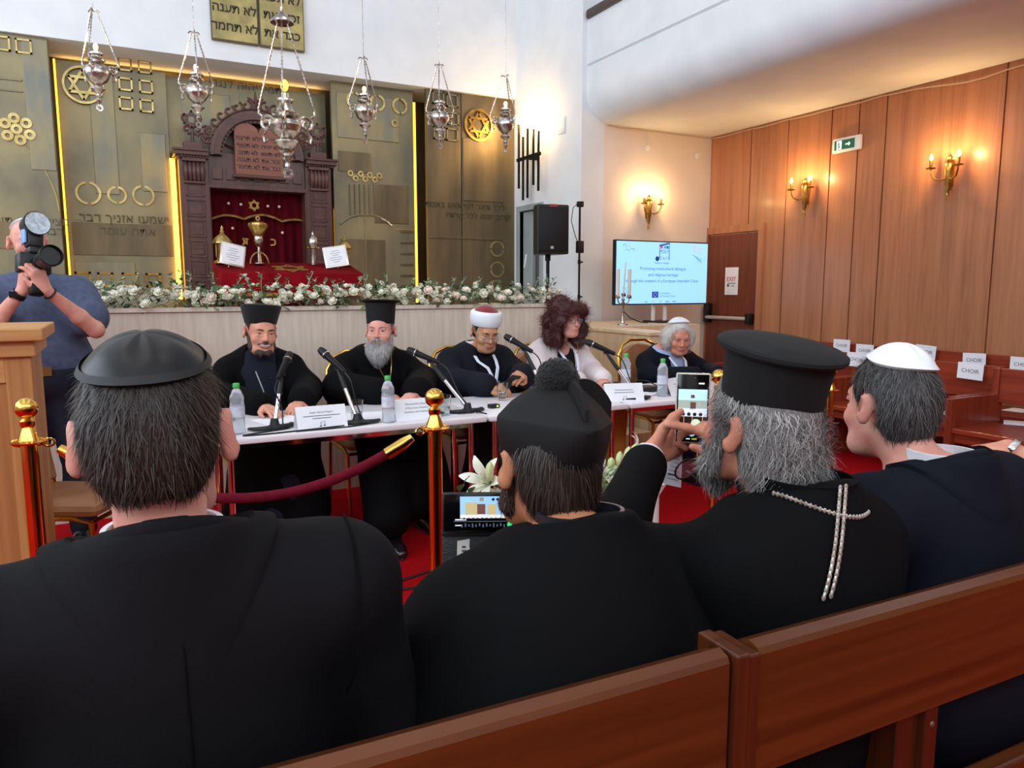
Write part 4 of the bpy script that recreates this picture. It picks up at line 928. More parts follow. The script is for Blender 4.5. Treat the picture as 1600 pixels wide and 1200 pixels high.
# ---------------------------------------------------------------- oak lectern
OAK=wood('oak',(196,142,86),(168,112,62),'z',.5,5,c3=(150,96,52)); OAKX=wood('oak_horizontal',(204,152,96),(178,122,70),'x',.5,5)
p=onD(46,552,2.62); t=thing('lectern','pale oak lectern at the edge of the red carpet, in front of the photographer','lectern',(p.x-.3,p.y+.22,0))
zt=onD(50,512,2.60).z; hw=.3
MB().box((-hw,-.22,.06),(hw,.22,zt-.10)).build('body',OAK,t,smooth=False,bevel=.004)
MB().box((hw-.075,-.232,.06),(hw+.004,-.218,zt-.10)).box((-hw,-.232,.06),(-hw+.08,-.218,zt-.10)).build('stile',OAK,t,smooth=False,bevel=.002)
MB().box((-hw+.08,-.23,zt-.19),(hw-.075,-.218,zt-.10)).box((-hw+.08,-.23,.06),(hw-.075,-.218,.16)).build('rail',OAKX,t,smooth=False,bevel=.002)
MB().box((-hw-.02,-.25,zt-.10),(hw+.02,.25,zt-.045)).build('moulding',OAKX,t,smooth=False,bevel=.004); MB().box((-hw-.05,-.28,zt-.045),(hw+.05,.28,zt)).build('top',OAKX,t,smooth=False,bevel=.006)
MB().box((-hw-.02,-.25,0),(hw+.02,.25,.06)).build('plinth',OAKX,t,smooth=False,bevel=.004)
# ---------------------------------------------------------------- loudspeaker, sensor pole, television
p=onY(856,398,6.5); t=thing('loudspeaker','black loudspeaker on a pole in front of the grey doorway','loudspeaker',(p.x,6.5,.98),rz=R(-12))
pt=onY(856,322,6.5); zb,zt_=p.z-.98,pt.z-.98; w=.165
MB().prism([(-w,-.16),(w,-.16),(w,-.05),(w*.6,.17),(-w*.6,.17),(-w,-.05)],zb,zt_).build('cabinet',BLACKP,t,smooth=False,bevel=.015)
MB().rbox((-w+.015,-.172,zb+.025),(w-.015,-.158,zt_-.035),.01).build('grille',mat('speaker_grille',(30,30,32),.6,.3,c2=(16,16,18),scale=260),t)
MB().box((-.03,-.176,zb+.05),(.0,-.171,zb+.075)).build('white_badge',mat('badge',(170,170,174),.4),t,smooth=False); MB().box((-.04,-.165,zt_-.022),(.04,-.1,zt_+.002)).build('red_handle',mat('dull_red',(150,50,50),.5),t,smooth=False)
MB().cyl((0,0,.0),(0,0,zb),.018).cyl((0,0,zb-.06),(0,0,zb),.028).build('pole',BLACKM,t)
for k in range(3):
    a=k*2*PI/3+.4; MB().tube([(0,0,.28),(.22*math.cos(a),.22*math.sin(a),.01)],.011,8).build('tripod_leg',BLACKM,t)
p=onY(906,330,6.45); t=thing('sensor_pole','thin black pole with a small camera sensor and control box','pole',(p.x,6.45,1.01)); p2=onY(906,322,6.45)-Vector((0,0,1.01)); p3=onY(906,386,6.45)-Vector((0,0,1.01))
MB().cyl((0,0,0),(0,0,p2.z),.011).build('pole',BLACKM,t); MB().rbox((-.03,-.03,p2.z-.01),(.03,.02,p2.z+.045),.006).build('sensor',BLACKP,t); MB().rbox((-.034,-.035,p3.z-.06),(.034,.02,p3.z+.06),.006).build('control_box',BLACKP,t)
MB().tube([(-.02,0,p2.z+.03),(-.08,0,p2.z-.02),(-.1,0,p2.z-.15),(-.05,0,p2.z-.3),(0,-.01,p2.z-.4)],.004,6).build('cable',BLACKP,t); MB().cyl((0,0,0),(0,0,.02),.06,n=24).build('base',BLACKM,t)
for z in (p3.z-.15,p3.z-.5): MB().cyl((-.0,0,z),(.04,0,z),.008).cyl((0,0,z-.02),(0,0,z+.02),.016).build('clamp',BLACKM,t)
q0=onY(960,477,6.4);q1=onY(1104,477,6.4);qt=onY(965,374,6.4); cx=(q0.x+q1.x)/2; tw=(q1.x-q0.x)/2; zb,zt_=q0.z,qt.z; zc=(zb+zt_)/2
tv=thing('television','large television showing a pale blue slide, on a white stand','television',(cx,6.4,1.01))
th=(zt_-zb)/2; MB().rbox((-tw,0,zb-1.01),(tw,.05,zt_-1.01),.006).build('casing',BLACKP,tv)
SCR=mat('screen_blue',(150,205,255),.3,emit=.85,ecol=(134,194,250)); sw_,sh=tw-.014,th-.014
so=MB().box((-sw_,-.004,zc-1.01-sh),(sw_,.0,zc-1.01+sh)).build('screen',SCR,tv,smooth=False)
SM=VERT((0,-.0045,zc-1.01)); 
def scr(nm,mb,c,e=.5): mb.build(nm,mat('scr_'+nm,c,.5,emit=e),so,smooth=False)
def stx(mb,s_,x,y,sz,al='CENTER'): me=text_mesh(s_,sz,al); mb.mesh(me,SM@Matrix.Translation((x,y,.0006))); bpy.data.meshes.remove(me)
b=MB(); stx(b,'Promoting multicultural dialogue',.0,.045,.047); stx(b,'and religious heritage',.0,-.02,.047); stx(b,'through the creation of a European Interfaith Choir',.0,-.085,.047); stx(b,'Co-funded by',.02-.06,-.215,.026,'LEFT'); stx(b,'the European Union',-.04,-.245,.026,'LEFT'); scr('slide_text',b,(54,96,150),.35)
b=MB().box((-.145,-.262,0),(-.06,-.198,.0008),SM); scr('union_flag',b,(20,60,190),.5)
b=MB()
for k in range(12): b.lathe([(0,.0009),(.0035,.0009),(.0035,.0012),(0,.0012)],5,SM@Matrix.Translation((-.1025+.02*math.cos(k*PI/6),-.23+.02*math.sin(k*PI/6),0)))
scr('flag_stars',b,(240,214,70),.5)
b=MB(); b.tube([SM@Vector(q) for q in ((-.055,.16,.001),(-.055,.30,.001),(.075,.33,.001),(.075,.14,.001))],.004,4).tube([SM@Vector(q) for q in ((-.055,.285,.001),(.075,.315,.001))],.007,4); stx(b,'POLY',.01,.225,.05); stx(b,'C h l I',.005,.155,.05); b.lathe([(0,.0005),(.026,.0005),(.026,.001),(0,.001)],14,SM@Matrix.Translation((-.085,.15,0))); stx(b,'Polyphonic Dialogue',-.02,.105,.024); scr('slide_logo',b,(16,60,110),.3)
for nm,x,c in (('logo_accent',-.03,(220,80,110)),('logo_teal',.015,(40,180,190)),('logo_blue',.05,(10,100,210))): scr(nm,MB().cbox(SM@Vector((x,.272,.0006)),(.03,.0012,.028)),c,.5)
b=MB()
for o_,(ax_,ay) in enumerate(((-.52,.25),(-.5,.20),(-.45,.21))): b.tube([SM@Vector((ax_+.03*math.cos(a)+.02*o_,ay+.04*math.sin(a),.001)) for a in [.4+i*.25 for i in range(9)]],.003,4)
for o_ in range(3): b.tube([SM@Vector((.40+.03*o_,.20-.0-.02*o_,.001)),SM@Vector((.53,.15-.02*o_,.001))],.003,4); b.tube([SM@Vector((-.53+.03*o_,-.15,.001)),SM@Vector((-.47+.03*o_,-.28,.001))],.003,4)
scr('slide_strokes',b,(70,160,215),.5)
b=MB(); 
for k in range(4): b.tube([SM@Vector((.42+.03*k+.015*math.cos(a),.27+.035*math.sin(a)-.008*k,.001)) for a in [i*.6 for i in range(9)]],.0025,4)
for k in range(3): b.tube([SM@Vector((-.49+.025*k,.29-.02*k,.001)),SM@Vector((-.44+.02*k,.27-.02*k,.001))],.0025,4)
scr('slide_pink_strokes',b,(206,170,220),.5)
b=MB()
for k,w_ in enumerate((.03,.015,.018,.05,.05)): b.cbox(SM@Vector((-.22+.095*k,-.305,.0006)),(w_,.0012,.014))
scr('partner_marks',b,(120,160,215),.5)
for x in (-.07,.09): MB().box((x-.018,.05,0),(x+.018,.075,zb-1.01+.2)).build('stand_leg',WHITEP,tv,smooth=False,bevel=.004)
MB().box((-.12,-.12,0),(.16,.18,.02)).build('stand_base',BLACKP,tv,smooth=False,bevel=.004)
tag(MB().tube([tuple(onY(974,486,6.36)),tuple(onY(985,497,6.3)),tuple(onY(1000,503,6.3)),(onY(1012,508,6.3).x,6.3,1.018)],.006,6).build('power_cable',BLACKP),'black power cable curving down from the television to the stone ledge','cable')
p=onZ(973,505,1.01); t=thing('candelabra','silver candelabra with three tall cream candles in front of the television','candelabra',(4.55,6.12,1.01)); t.location=(onY(973,500,6.12).x,6.12,1.01)
zc_=onY(974,468,6.12).z-1.01; MB().lathe([(0,0),(.055,0),(.05,.012),(.02,.022),(.014,.05),(.012,.12),(.011,zc_-.02),(.018,zc_),(.01,zc_+.02),(.012,zc_+.06),(0,zc_+.06)],16).build('stem',SILVER,t)
for k,(dx,z0,z1,lean) in enumerate(((-.065,zc_+.04,zc_+.30,0),(.005,zc_+.06,zc_+.37,.02),(.075,zc_+.04,zc_+.30,0))):
    if dx<-.01 or dx>.01: MB().tube([(0,0,zc_-.02),(dx*.4,0,zc_-.045),(dx*.85,0,zc_-.03),(dx,0,zc_),(dx,0,zc_+.02)],.007,8).build('arm',SILVER,t)
    MB().lathe([(.0,z0-.03),(.02,z0-.03),(.026,z0-.01),(.018,z0+.005),(0,z0+.005)],12,Matrix.Translation((dx,0,0))).build('candle_cup',SILVER,t)
    MB().cyl((dx,0,z0),(dx+lean,0,z1),.017 if k!=1 else .008,.016 if k!=1 else .006).build('candle',CANDLE,t)
# ---------------------------------------------------------------- lilies in front of the tables
LILY=mat('lily_white',(244,242,232),.5,c2=(228,232,206),scale=10,sss=.1); BUD=mat('lily_bud',(214,220,170),.5,c2=(180,198,120),scale=12)
la=thing('lily_arrangement','arrangement of white lilies and pale green buds on the red floor behind the pompom hat','flower arrangement',(1.62,2.6,0))
MB().lathe([(0,0),(.13,0),(.10,.03),(.06,.06),(.055,.3),(.1,.36),(.12,.42),(.0,.42)],20).build('pedestal',WHITEP,la)
def petal6(b,M,L,op):
    for k in range(6):
        a=k*PI/3; vs=[]
        for j in range(6):
            t_=j/5; r_=L*(.12+op*t_**1.3); z_=L*(.9*t_-.55*op*t_**3); w_=L*.17*math.sin(PI*(.1+.86*t_))
            for s_ in (-1,0,1):
                vs.append(M@Vector((r_*math.cos(a)-s_*w_*math.sin(a),r_*math.sin(a)+s_*w_*math.cos(a),z_+abs(s_)*w_*.25)))
        b.add(vs,[(3*j+s_,3*j+s_+1,3*j+s_+4,3*j+s_+3) for j in range(5) for s_ in (0,1)])
lv=MB(); core=Vector((1.62,2.6,.42))
def aim(p,d): x,y,z=frame(d); M=Matrix((x,y,z)).transposed().to_4x4(); M.translation=p; return M
for (u,v,yy,d,op,L) in ((752,748,2.5,(-.7,-.5,.4),.7,.12),(775,768,2.48,(-.3,-.8,-.1),.75,.13),(948,735,2.6,(.3,-.6,.6),.8,.11),(915,800,2.45,(.2,-.9,-.1),.8,.11),(1006,700,2.72,(.6,-.5,.6),.8,.11),(960,765,2.55,(.5,-.8,.2),.7,.1),(900,745,2.6,(0,-.4,1),.7,.1)):
    p=onY(u,v,yy)-Vector(la.location); b=MB(); d=Vector(d).normalized(); petal6(b,aim(p-d*L*.5,d),L,op)
    for k in range(5): b.tube([p-d*L*.3,p+d*L*.2+Vector((.02*math.cos(k*1.26),0,.02*math.sin(k*1.26)))],.0018,4)
    b.build('lily',LILY,la); lv.tube([p-d*L*.5,(p-d*L*1.2+Vector((0,0,.42)))*.5+Vector((0,0,.02)),Vector((0,0,.40))],.005,6)
for (u,v,yy,d,L) in ((765,737,2.47,(.02,-.1,1),.075),(940,752,2.5,(.05,-.3,1),.085),(968,718,2.6,(-.05,-.2,1),.075),(980,712,2.63,(.1,-.2,1),.085),(990,705,2.66,(.2,-.2,1),.07),(955,725,2.6,(-.1,-.2,1),.06)):
    p=onY(u,v,yy)-Vector(la.location); d=Vector(d).normalized(); b=MB().lathe([(.004,-.5*L),(.012,-.35*L),(.017,0),(.014,.3*L),(.004,.5*L),(0,.51*L)],12,aim(p,d),fr=lambda a,z:1+.08*math.cos(3*a)); b.build('lily_bud',BUD,la); lv.tube([p-d*L*.5,(p-d*L+Vector((0,0,.42)))*.5,Vector((0,0,.4))],.004,6)
for i in range(120):
    a=gm.uniform(0,6.28); p=Vector((.2*math.cos(a)*gm.random(),.1*math.sin(a)*gm.random()-.03,.40+.16*gm.random())); leaf(lv,p,(math.cos(a),math.sin(a)*.7,gm.uniform(-.2,.9)),gm.uniform(.1,.18),gm.uniform(.022,.04))
for (u,v) in ((725,755),(718,768),(735,772),(728,780)): leaf(lv,onY(u,v,2.5)-Vector(la.location),(-.4+gm.random()*.8,-.3,.8),.05,.04)
tag(lv.build('leaves',LEAF,la),kind='stuff')
sb=thing('small_bouquet','small posy of white flowers in a stand beyond the raised phone','flower arrangement',tuple(onY(1078,772,2.45)-Vector((0,0,.08)))); sb.location.z=0; pz=onY(1078,742,2.45).z; sb.location.y=2.55; sb.location.x-=.12
MB().lathe([(0,0),(.09,0),(.03,.03),(.025,pz-.1),(.06,pz-.04),(0,pz-.04)],16).build('stand',WHITEP,sb)
for i in range(9):
    o=r0[0].copy(); COL.objects.link(o); o.parent=sb; o.location=(gm.uniform(-.05,.05),gm.uniform(-.04,.04),pz-.02+gm.uniform(-.01,.04)); o.scale=(.6,.6,.6); o.rotation_euler=(R(gm.uniform(20,90)),0,gm.random()); o.name='bloom'
# ---------------------------------------------------------------- choir pews along the wood wall
PEW=wood('pew_mahogany',(142,54,32),(104,36,22),'y',.3,5,coat=.25,c3=(160,66,40)); PEWE=wood('pew_mahogany_end',(150,60,36),(110,40,24),'z',.3,5,coat=.25)
def choir_pew(x,y0,y1,z,label,top=.82,e0=True,e1=True):
    L=y1-y0; t=thing('choir_pew',label,'pew',(x,y0,z),group='mahogany choir pews'); k=MB   # sitters look to -x
    MB().box((.02,0,.58),(.055,L,top)).build('backrest',PEW,t,smooth=False,bevel=.004)
    MB().box((-.5,0,.405),(.0,L,.44)).build('seat',PEW,t,smooth=False,bevel=.006); MB().box((-.47,.02,.34),(-.45,L-.02,.405)).build('seat_rail',PEW,t,smooth=False)
    for f_,yy in ((e0,0),(e1,L)):
        if f_: MB().box((-.52,yy-.022,0),(-.46,yy+.022,.64)).box((-.46,yy-.02,.0),(.06,yy+.02,.64)).box((.0,yy-.022,.6),(.07,yy+.022,top)).build('end_panel',PEWE,t,smooth=False,bevel=.004)
    return t
rows=[(5.56,3.08,4.2,0,'choir pew with an empty seat, the second row behind the white skullcap'),(5.56,4.26,5.6,0,'choir pew in the second row nearest the exit door'),(5.44,1.4,3.02,0,'choir pew at the picture edge with an end panel in front'),
      (6.3,1.5,3.7,.0,'choir pew against the wood wall at the picture edge'),(6.3,3.75,5.9,.0,'choir pew against the wood wall beside the exit door')]
for i,(x,a,b_,z,l) in enumerate(rows): choir_pew(x,a,b_,z,l,.82 if x<6 else .84)
def sign(x,y,z,label,tilt=0):
    t=thing('seat_sign',label,'sign',(x,y,z),group='white choir signs on the pews',rot=(R(tilt),0,0)); MB().box((-.001,-.095,-.06),(.001,.095,.06)).build('sheet',PAPER,t,smooth=False)
    b=MB(); me=text_mesh('CHOIR',.042); b.mesh(me,VERT((-.0018,0,0),'-x')); b.build('lettering',INK,t,smooth=False); return t
for (u,v,x,l,tl) in ((1516,580,5.54,'white choir sign taped to the second row pew right of the skullcap',2),(1522,563,6.27,'white choir sign on the back row pew, just above another sign',-2),(1338,562,5.54,'white choir sign on the second row pew beside the tall hat',2),(1351,548,6.27,'white choir sign on the back row pew left of the skullcap',0),(1315,540,6.27,'white choir sign half hidden behind the brim of the tall hat',0),(1446,550,6.27,'white choir sign peeking out right of the white skullcap',3),(1598,570,6.27,'white choir sign at the picture edge',0)):
    p=onX(u,v,x); sign(x,p.y,p.z,l,tl)
for (u,v,z,l,rz) in ((1488,646,.442,'programme sheet on the second row pew seat beside the skullcap man',.3),(1495,622,.442,'programme sheet on the back row pew seat above another sheet',.2),(1588,661,.442,'programme sheet on the pew seat at the picture edge',.5),(1590,641,.442,'folded programme lying deeper on the seat at the picture edge',.1),(1312,617,.442,'programme sheet on the second row seat left of the skullcap man',.1),(1318,600,.442,'programme sheet on the back row seat left of the skullcap man',.0)):
    p=onZ(u,v,z); paper('programme_sheet',p.x,p.y,rz,.21,.15,l,z=z,group='programme sheets on the pews')
# ---------------------------------------------------------------- front pew
FP=wood('front_pew',(96,48,17),(62,27,9),'x',.28,4,coat=.15,c3=(112,60,24),bump=.08); FPE=wood('front_pew_upright',(88,41,17),(57,25,10),'z',.3,4,coat=.3)
fp=thing('front_pew','long varnished wooden pew that the four men in black sit on','pew',(.09,.70,0),rz=R(-1.6))
def fbox(nm,x0,x1,y0,y1,z0,z1,m=FP,bv=.006): return MB().box((x0,y0,z0),(x1,y1,z1)).build(nm,m,fp,smooth=False,bevel=bv)
b=MB(); prof=[(-.02,.60),(-.02,.905),(-.016,.913),(.0,.918),(.035,.900),(.045,.885),(.02,.60)]
def bk(x0,x1,zl,nm):
    p_=[(y,max(z,zl)) for y,z in prof]; n=len(p_); MB().add([(x,y,z) for x in (x0,x1) for y,z in p_],[(i,(i+1)%n,n+(i+1)%n,n+i)[::-1] for i in range(n)]+[tuple(range(n)),tuple(range(n,2*n))[::-1]]).build(nm,FP,fp,smooth=False)
bk(-1.0,.575,.60,'backrest'); bk(.625,3.44,.735,'backrest')
fbox('post',.580,.602,-.029,.05,0,.917,FPE,.003); fbox('post',.602,.622,-.026,.05,0,.912,FPE,.003)
fbox('upright',.99,1.02,-.012,.03,0.42,.735,FPE,.003); fbox('bracket',.94,.99,.0,.24,.42,.735,FPE,.003)
fbox('seat',-1.0,3.4,.06,.52,.41,.445); fbox('lower_rail',.63,3.4,-.02,.012,.36,.575,FP); fbox('lower_rail',-1.,.575,-.02,.012,.2,.58,FP)
for x in (-.98,3.4): fbox('end_panel',x,x+.04,-.03,.55,0,.9,FPE)
MB().sph((1.005,-.012,.70),.005,10,6,(1,.5,1)).build('bolt',mat('dull_bolt',(120,100,80),.4,.6),fp)
# cables on the carpet
for i,(pts,l) in enumerate(((((0.2,3.2),(.6,3.28),(1.05,3.22),(1.5,3.35),(2.0,3.2)),'black cable running along the carpet under the tables'),(((.3,3.05),(.8,3.16),(1.25,3.12),(1.7,3.24),(2.2,3.1)),'second black cable on the carpet nearer the stanchions'))):
    tag(MB().tube([(x,y,.006) for x,y in pts],.006,6).build('floor_cable',BLACKP),l,'cable')
# ---------------------------------------------------------------- people
def skin(n,c,c2): return mat('skin_'+n,c,.5,c2=c2,scale=18,sss=.12,spec=.35)
SK1=skin('warm',(218,158,132),(202,136,114)); SK2=skin('pink',(222,164,146),(208,138,122)); SK3=skin('olive',(200,146,112),(184,126,96)); SK4=skin('tan',(196,134,98),(180,116,82)); SK5=skin('ruddy',(214,146,120),(198,124,100))
def cloth(n,c,c2=None,rough=.8,sheen=0.,bump=.12,bscale=260,scale=6,spec=.2): return mat('cloth_'+n,c,rough,c2=c2 or [x*.85 for x in c],scale=scale,bump=bump,bscale=bscale,sheen=sheen,spec=spec)
BLK=cloth('black',(8,8,10),(6,6,8),spec=.12); BLKW=cloth('black_wool',(19,18,21),(15,14,17),spec=.15); NAVYK=cloth('dark_navy',(22,23,32),(17,18,26)); NAVY=cloth('navy_suit',(15,18,29),(12,14,24),spec=.15); CASS=cloth('slate_cassock',(30,33,46),(25,28,40)); VELB=mat('black_velvet',(8,8,9),.95,sheen=.08); FELT=mat('black_felt',(10,10,12),.9,c2=(7,7,8),scale=20,bump=.15,bscale=400,sheen=0.)
SATB=mat('black_satin',(15,15,16),.38,c2=(11,11,13),scale=5,bump=.04,bscale=30,spec=.4); SATW=mat('white_satin',(232,234,240),.3,c2=(220,224,234),scale=5,spec=.6); HATB=mat('hat_black',(14,13,14),.7,c2=(11,10,11),scale=10,bump=.06,bscale=300,spec=.35)
SHIRT=cloth('white_shirt',(232,232,236),(222,223,230),rough=.7); SHIRTB=cloth('blue_shirt',(168,184,224),(158,174,214)); LANY=mat('white_lanyard',(222,228,240),.6)
HDK=mat('hair_dark',(30,24,21),.5,c2=(62,52,46),attr='tone'); HBR=mat('hair_brown',(27,18,15),.45,c2=(56,40,32),attr='tone'); HGR=mat('hair_grey',(84,82,80),.5,c2=(186,182,178),attr='tone'); HSG=mat('hair_salt',(34,32,33),.5,c2=(100,97,96),attr='tone'); HWH=mat('hair_white',(196,190,184),.5,c2=(240,236,230),attr='tone'); HRED=mat('hair_red',(44,12,16),.45,c2=(104,34,36),attr='tone'); BGR=mat('beard_grey',(120,116,114),.6,c2=(206,202,200),attr='tone'); BDK=mat('beard_dark',(52,38,32),.6,c2=(96,74,62),attr='tone')
EYEW=mat('eye_white',(176,158,146),.35); EYED=mat('eye_dark',(40,28,22),.2); LIP=mat('lip',(176,104,96),.5); TOOTH=mat('teeth',(232,226,216),.4); BROWD=mat('brow_dark',(58,44,38),.8); BROWG=mat('brow_grey',(140,128,120),.8)
def tp(M,pr):
    R3=np.array(M.to_3x3()); o=[]
    for p in pr:
        if p[0].endswith('cap'): o.append((p[0],tuple(M@Vector(p[1])),tuple(M@Vector(p[2])),*p[3:]))
        elif p[0].endswith('ell'): o.append((p[0],tuple(M@Vector(p[1])),p[2],R3@(np.array(p[3]) if p[3] is not None else np.eye(3)),p[4]))
        else: o.append((p[0],tuple(M@Vector(p[1])),tuple(R3@np.array(p[2],float)),*p[3:]))
    return o
CR=((0,.012,.035),(.075,.096,.085))
def head_prims(jaw=1.,nose=1.,fat=1.,smile=0.,ears=1.):
    P=[('ell',CR[0],CR[1],None,.01),('ell',(0,.06,.0),(.062,.045,.065),None,.03),('ell',(0,-.03,-.035),(.061*fat,.062,.082),None,.03),
       ('cap',(-.035*jaw,-.052,-.092),(.035*jaw,-.052,-.092),.026*fat,.026*fat,.03),('cap',(-.008,-.078,-.098),(.008,-.078,-.098),.017,.017,.02),
       ('cap',(-.034,-.078,.026),(.034,-.078,.026),.013,.013,.018),('ell',(-.042,-.062,-.03),(.024*fat,.024,.022),None,.02),('ell',(.042,-.062,-.03),(.024*fat,.024,.022),None,.02),
       ('-ell',(-.031,-.098,.004),(.017,.014,.011),None,.010),('-ell',(.031,-.098,.004),(.017,.014,.011),None,.010),
       ('cap',(0,-.086,.014),(0,-.106*nose,-.022),.0085,.0105,.010),('ell',(0,-.108*nose,-.028),(.0125,.012,.0105),None,.006),('ell',(-.012,-.096,-.031),(.0085,.010,.008),None,.005),('ell',(.012,-.096,-.031),(.0085,.010,.008),None,.005),
       ('ell',(0,-.088,-.06),(.026,.012,.017),None,.012),('cap',(-.019-.006*smile,-.089+.006*smile,-.0575+.008*smile),(0,-.0985,-.0575),.0035,.0055,.004),('cap',(.019+.006*smile,-.089+.006*smile,-.0575+.008*smile),(0,-.0985,-.0575),.0035,.0055,.004),('cap',(-.014,-.0915,-.068),(.014,-.0915,-.068),.0065,.0065,.005),('-cap',(-.02,-.1,-.0628+.006*smile),(.02,-.1,-.0628+.006*smile),.002,.002,.003)]
    for s in (-1,1):
        P+=[('cap',(s*.031-.013,-.0845,.0115),(s*.031+.013,-.0845,.0115),.0062,.0062,.005),('cap',(s*.031-.012,-.084,-.006),(s*.031+.012,-.084,-.006),.005,.005,.005)]
        if ears:
            Q=np.array(Matrix.Rotation(s*R(36),3,'Z')@Matrix.Rotation(R(-12),3,'X'))
            P+=[('ell',(s*.0855,.024,.0),(.0085,.021,.033),Q,.008),('ell',(s*.0855,.021,-.028),(.0085,.011,.013),Q,.008),('-ell',(s*.0965,.013,.002),(.009,.011,.019),Q,.005)]
    return P
def hand_prims(wrist,dr,dorsal,ts,curl=(.3,.35,.4,.45),thumb=(.0,.0,.0),s=1.,spread=1.,k=.005):
    """palm and five fingers: dr points along the fingers, dorsal out of the back of the hand, ts=+1/-1 thumb side"""
    y=Vector(dr).normalized(); z=Vector(dorsal); z=(z-y*z.dot(y)).normalized(); x=y.cross(z)
    M=Matrix((x,y,z)).transposed().to_4x4(); M=Matrix.Translation(Vector(wrist))@M@Matrix.Scale(s,4)
    P=[]; base=[(.029,.086),(.010,.092),(-.009,.089),(-.027,.08)]; Ls=[.94,1.05,.98,.78]; sp=[.10,.02,-.05,-.13]
    for i in range(4):
        bx,by=base[i]; bx*=ts; P.append(('cap',(ts*.012*(1-i*.55),.0,0),(bx,by,.002),.0155,.0125,.014))
    P.append(('ell',(ts*.018,.034,-.010),(.02,.034,.014),None,.014)); P.append(('ell',(-ts*.018,.04,-.008),(.014,.036,.013),None,.014))
    for i in range(4):
        p=Vector((base[i][0]*ts,base[i][1],.002)); a=curl[i]*.75; hx=ts*sp[i]*spread
        for L,r0,r1,f in ((.045,.0105,.0095,1),(.027,.0095,.0088,1.15),(.022,.0088,.0072,.8)):
            d=Vector((hx*math.cos(a),math.cos(a),-math.sin(a))).normalized(); q=p+d*L*Ls[i]; P.append(('cap',tuple(p),tuple(q),r0,r1,k)); p=q; a+=curl[i]*f
    t0=Vector((ts*.016,.016,-.008)); tx,ty,tz=thumb
    pts=[t0,t0+Vector((ts*(.026+tx*.3),.028,-.010+tz*.3)),t0+Vector((ts*(.036+tx*.7),.058+ty*.5,-.016+tz*.8)),t0+Vector((ts*(.036+tx),.085+ty,-.020+tz))]
    for a,b,r0,r1 in ((0,1,.0165,.0135),(1,2,.0130,.0112),(2,3,.0112,.0085)): P.append(('cap',tuple(pts[a]),tuple(pts[b]),r0,r1,.006))
    return [(p[0],*[q for q in tp(M,[p])[0][1:]]) if s==1. else _sc(tp(M,[p])[0],s) for p in P]
def _sc(p,s):
    if p[0].endswith('cap'): return (p[0],p[1],p[2],p[3]*s,p[4]*s,p[5])
    return (p[0],p[1],tuple(x*s for x in p[2]),np.array(p[3])/s,p[4])
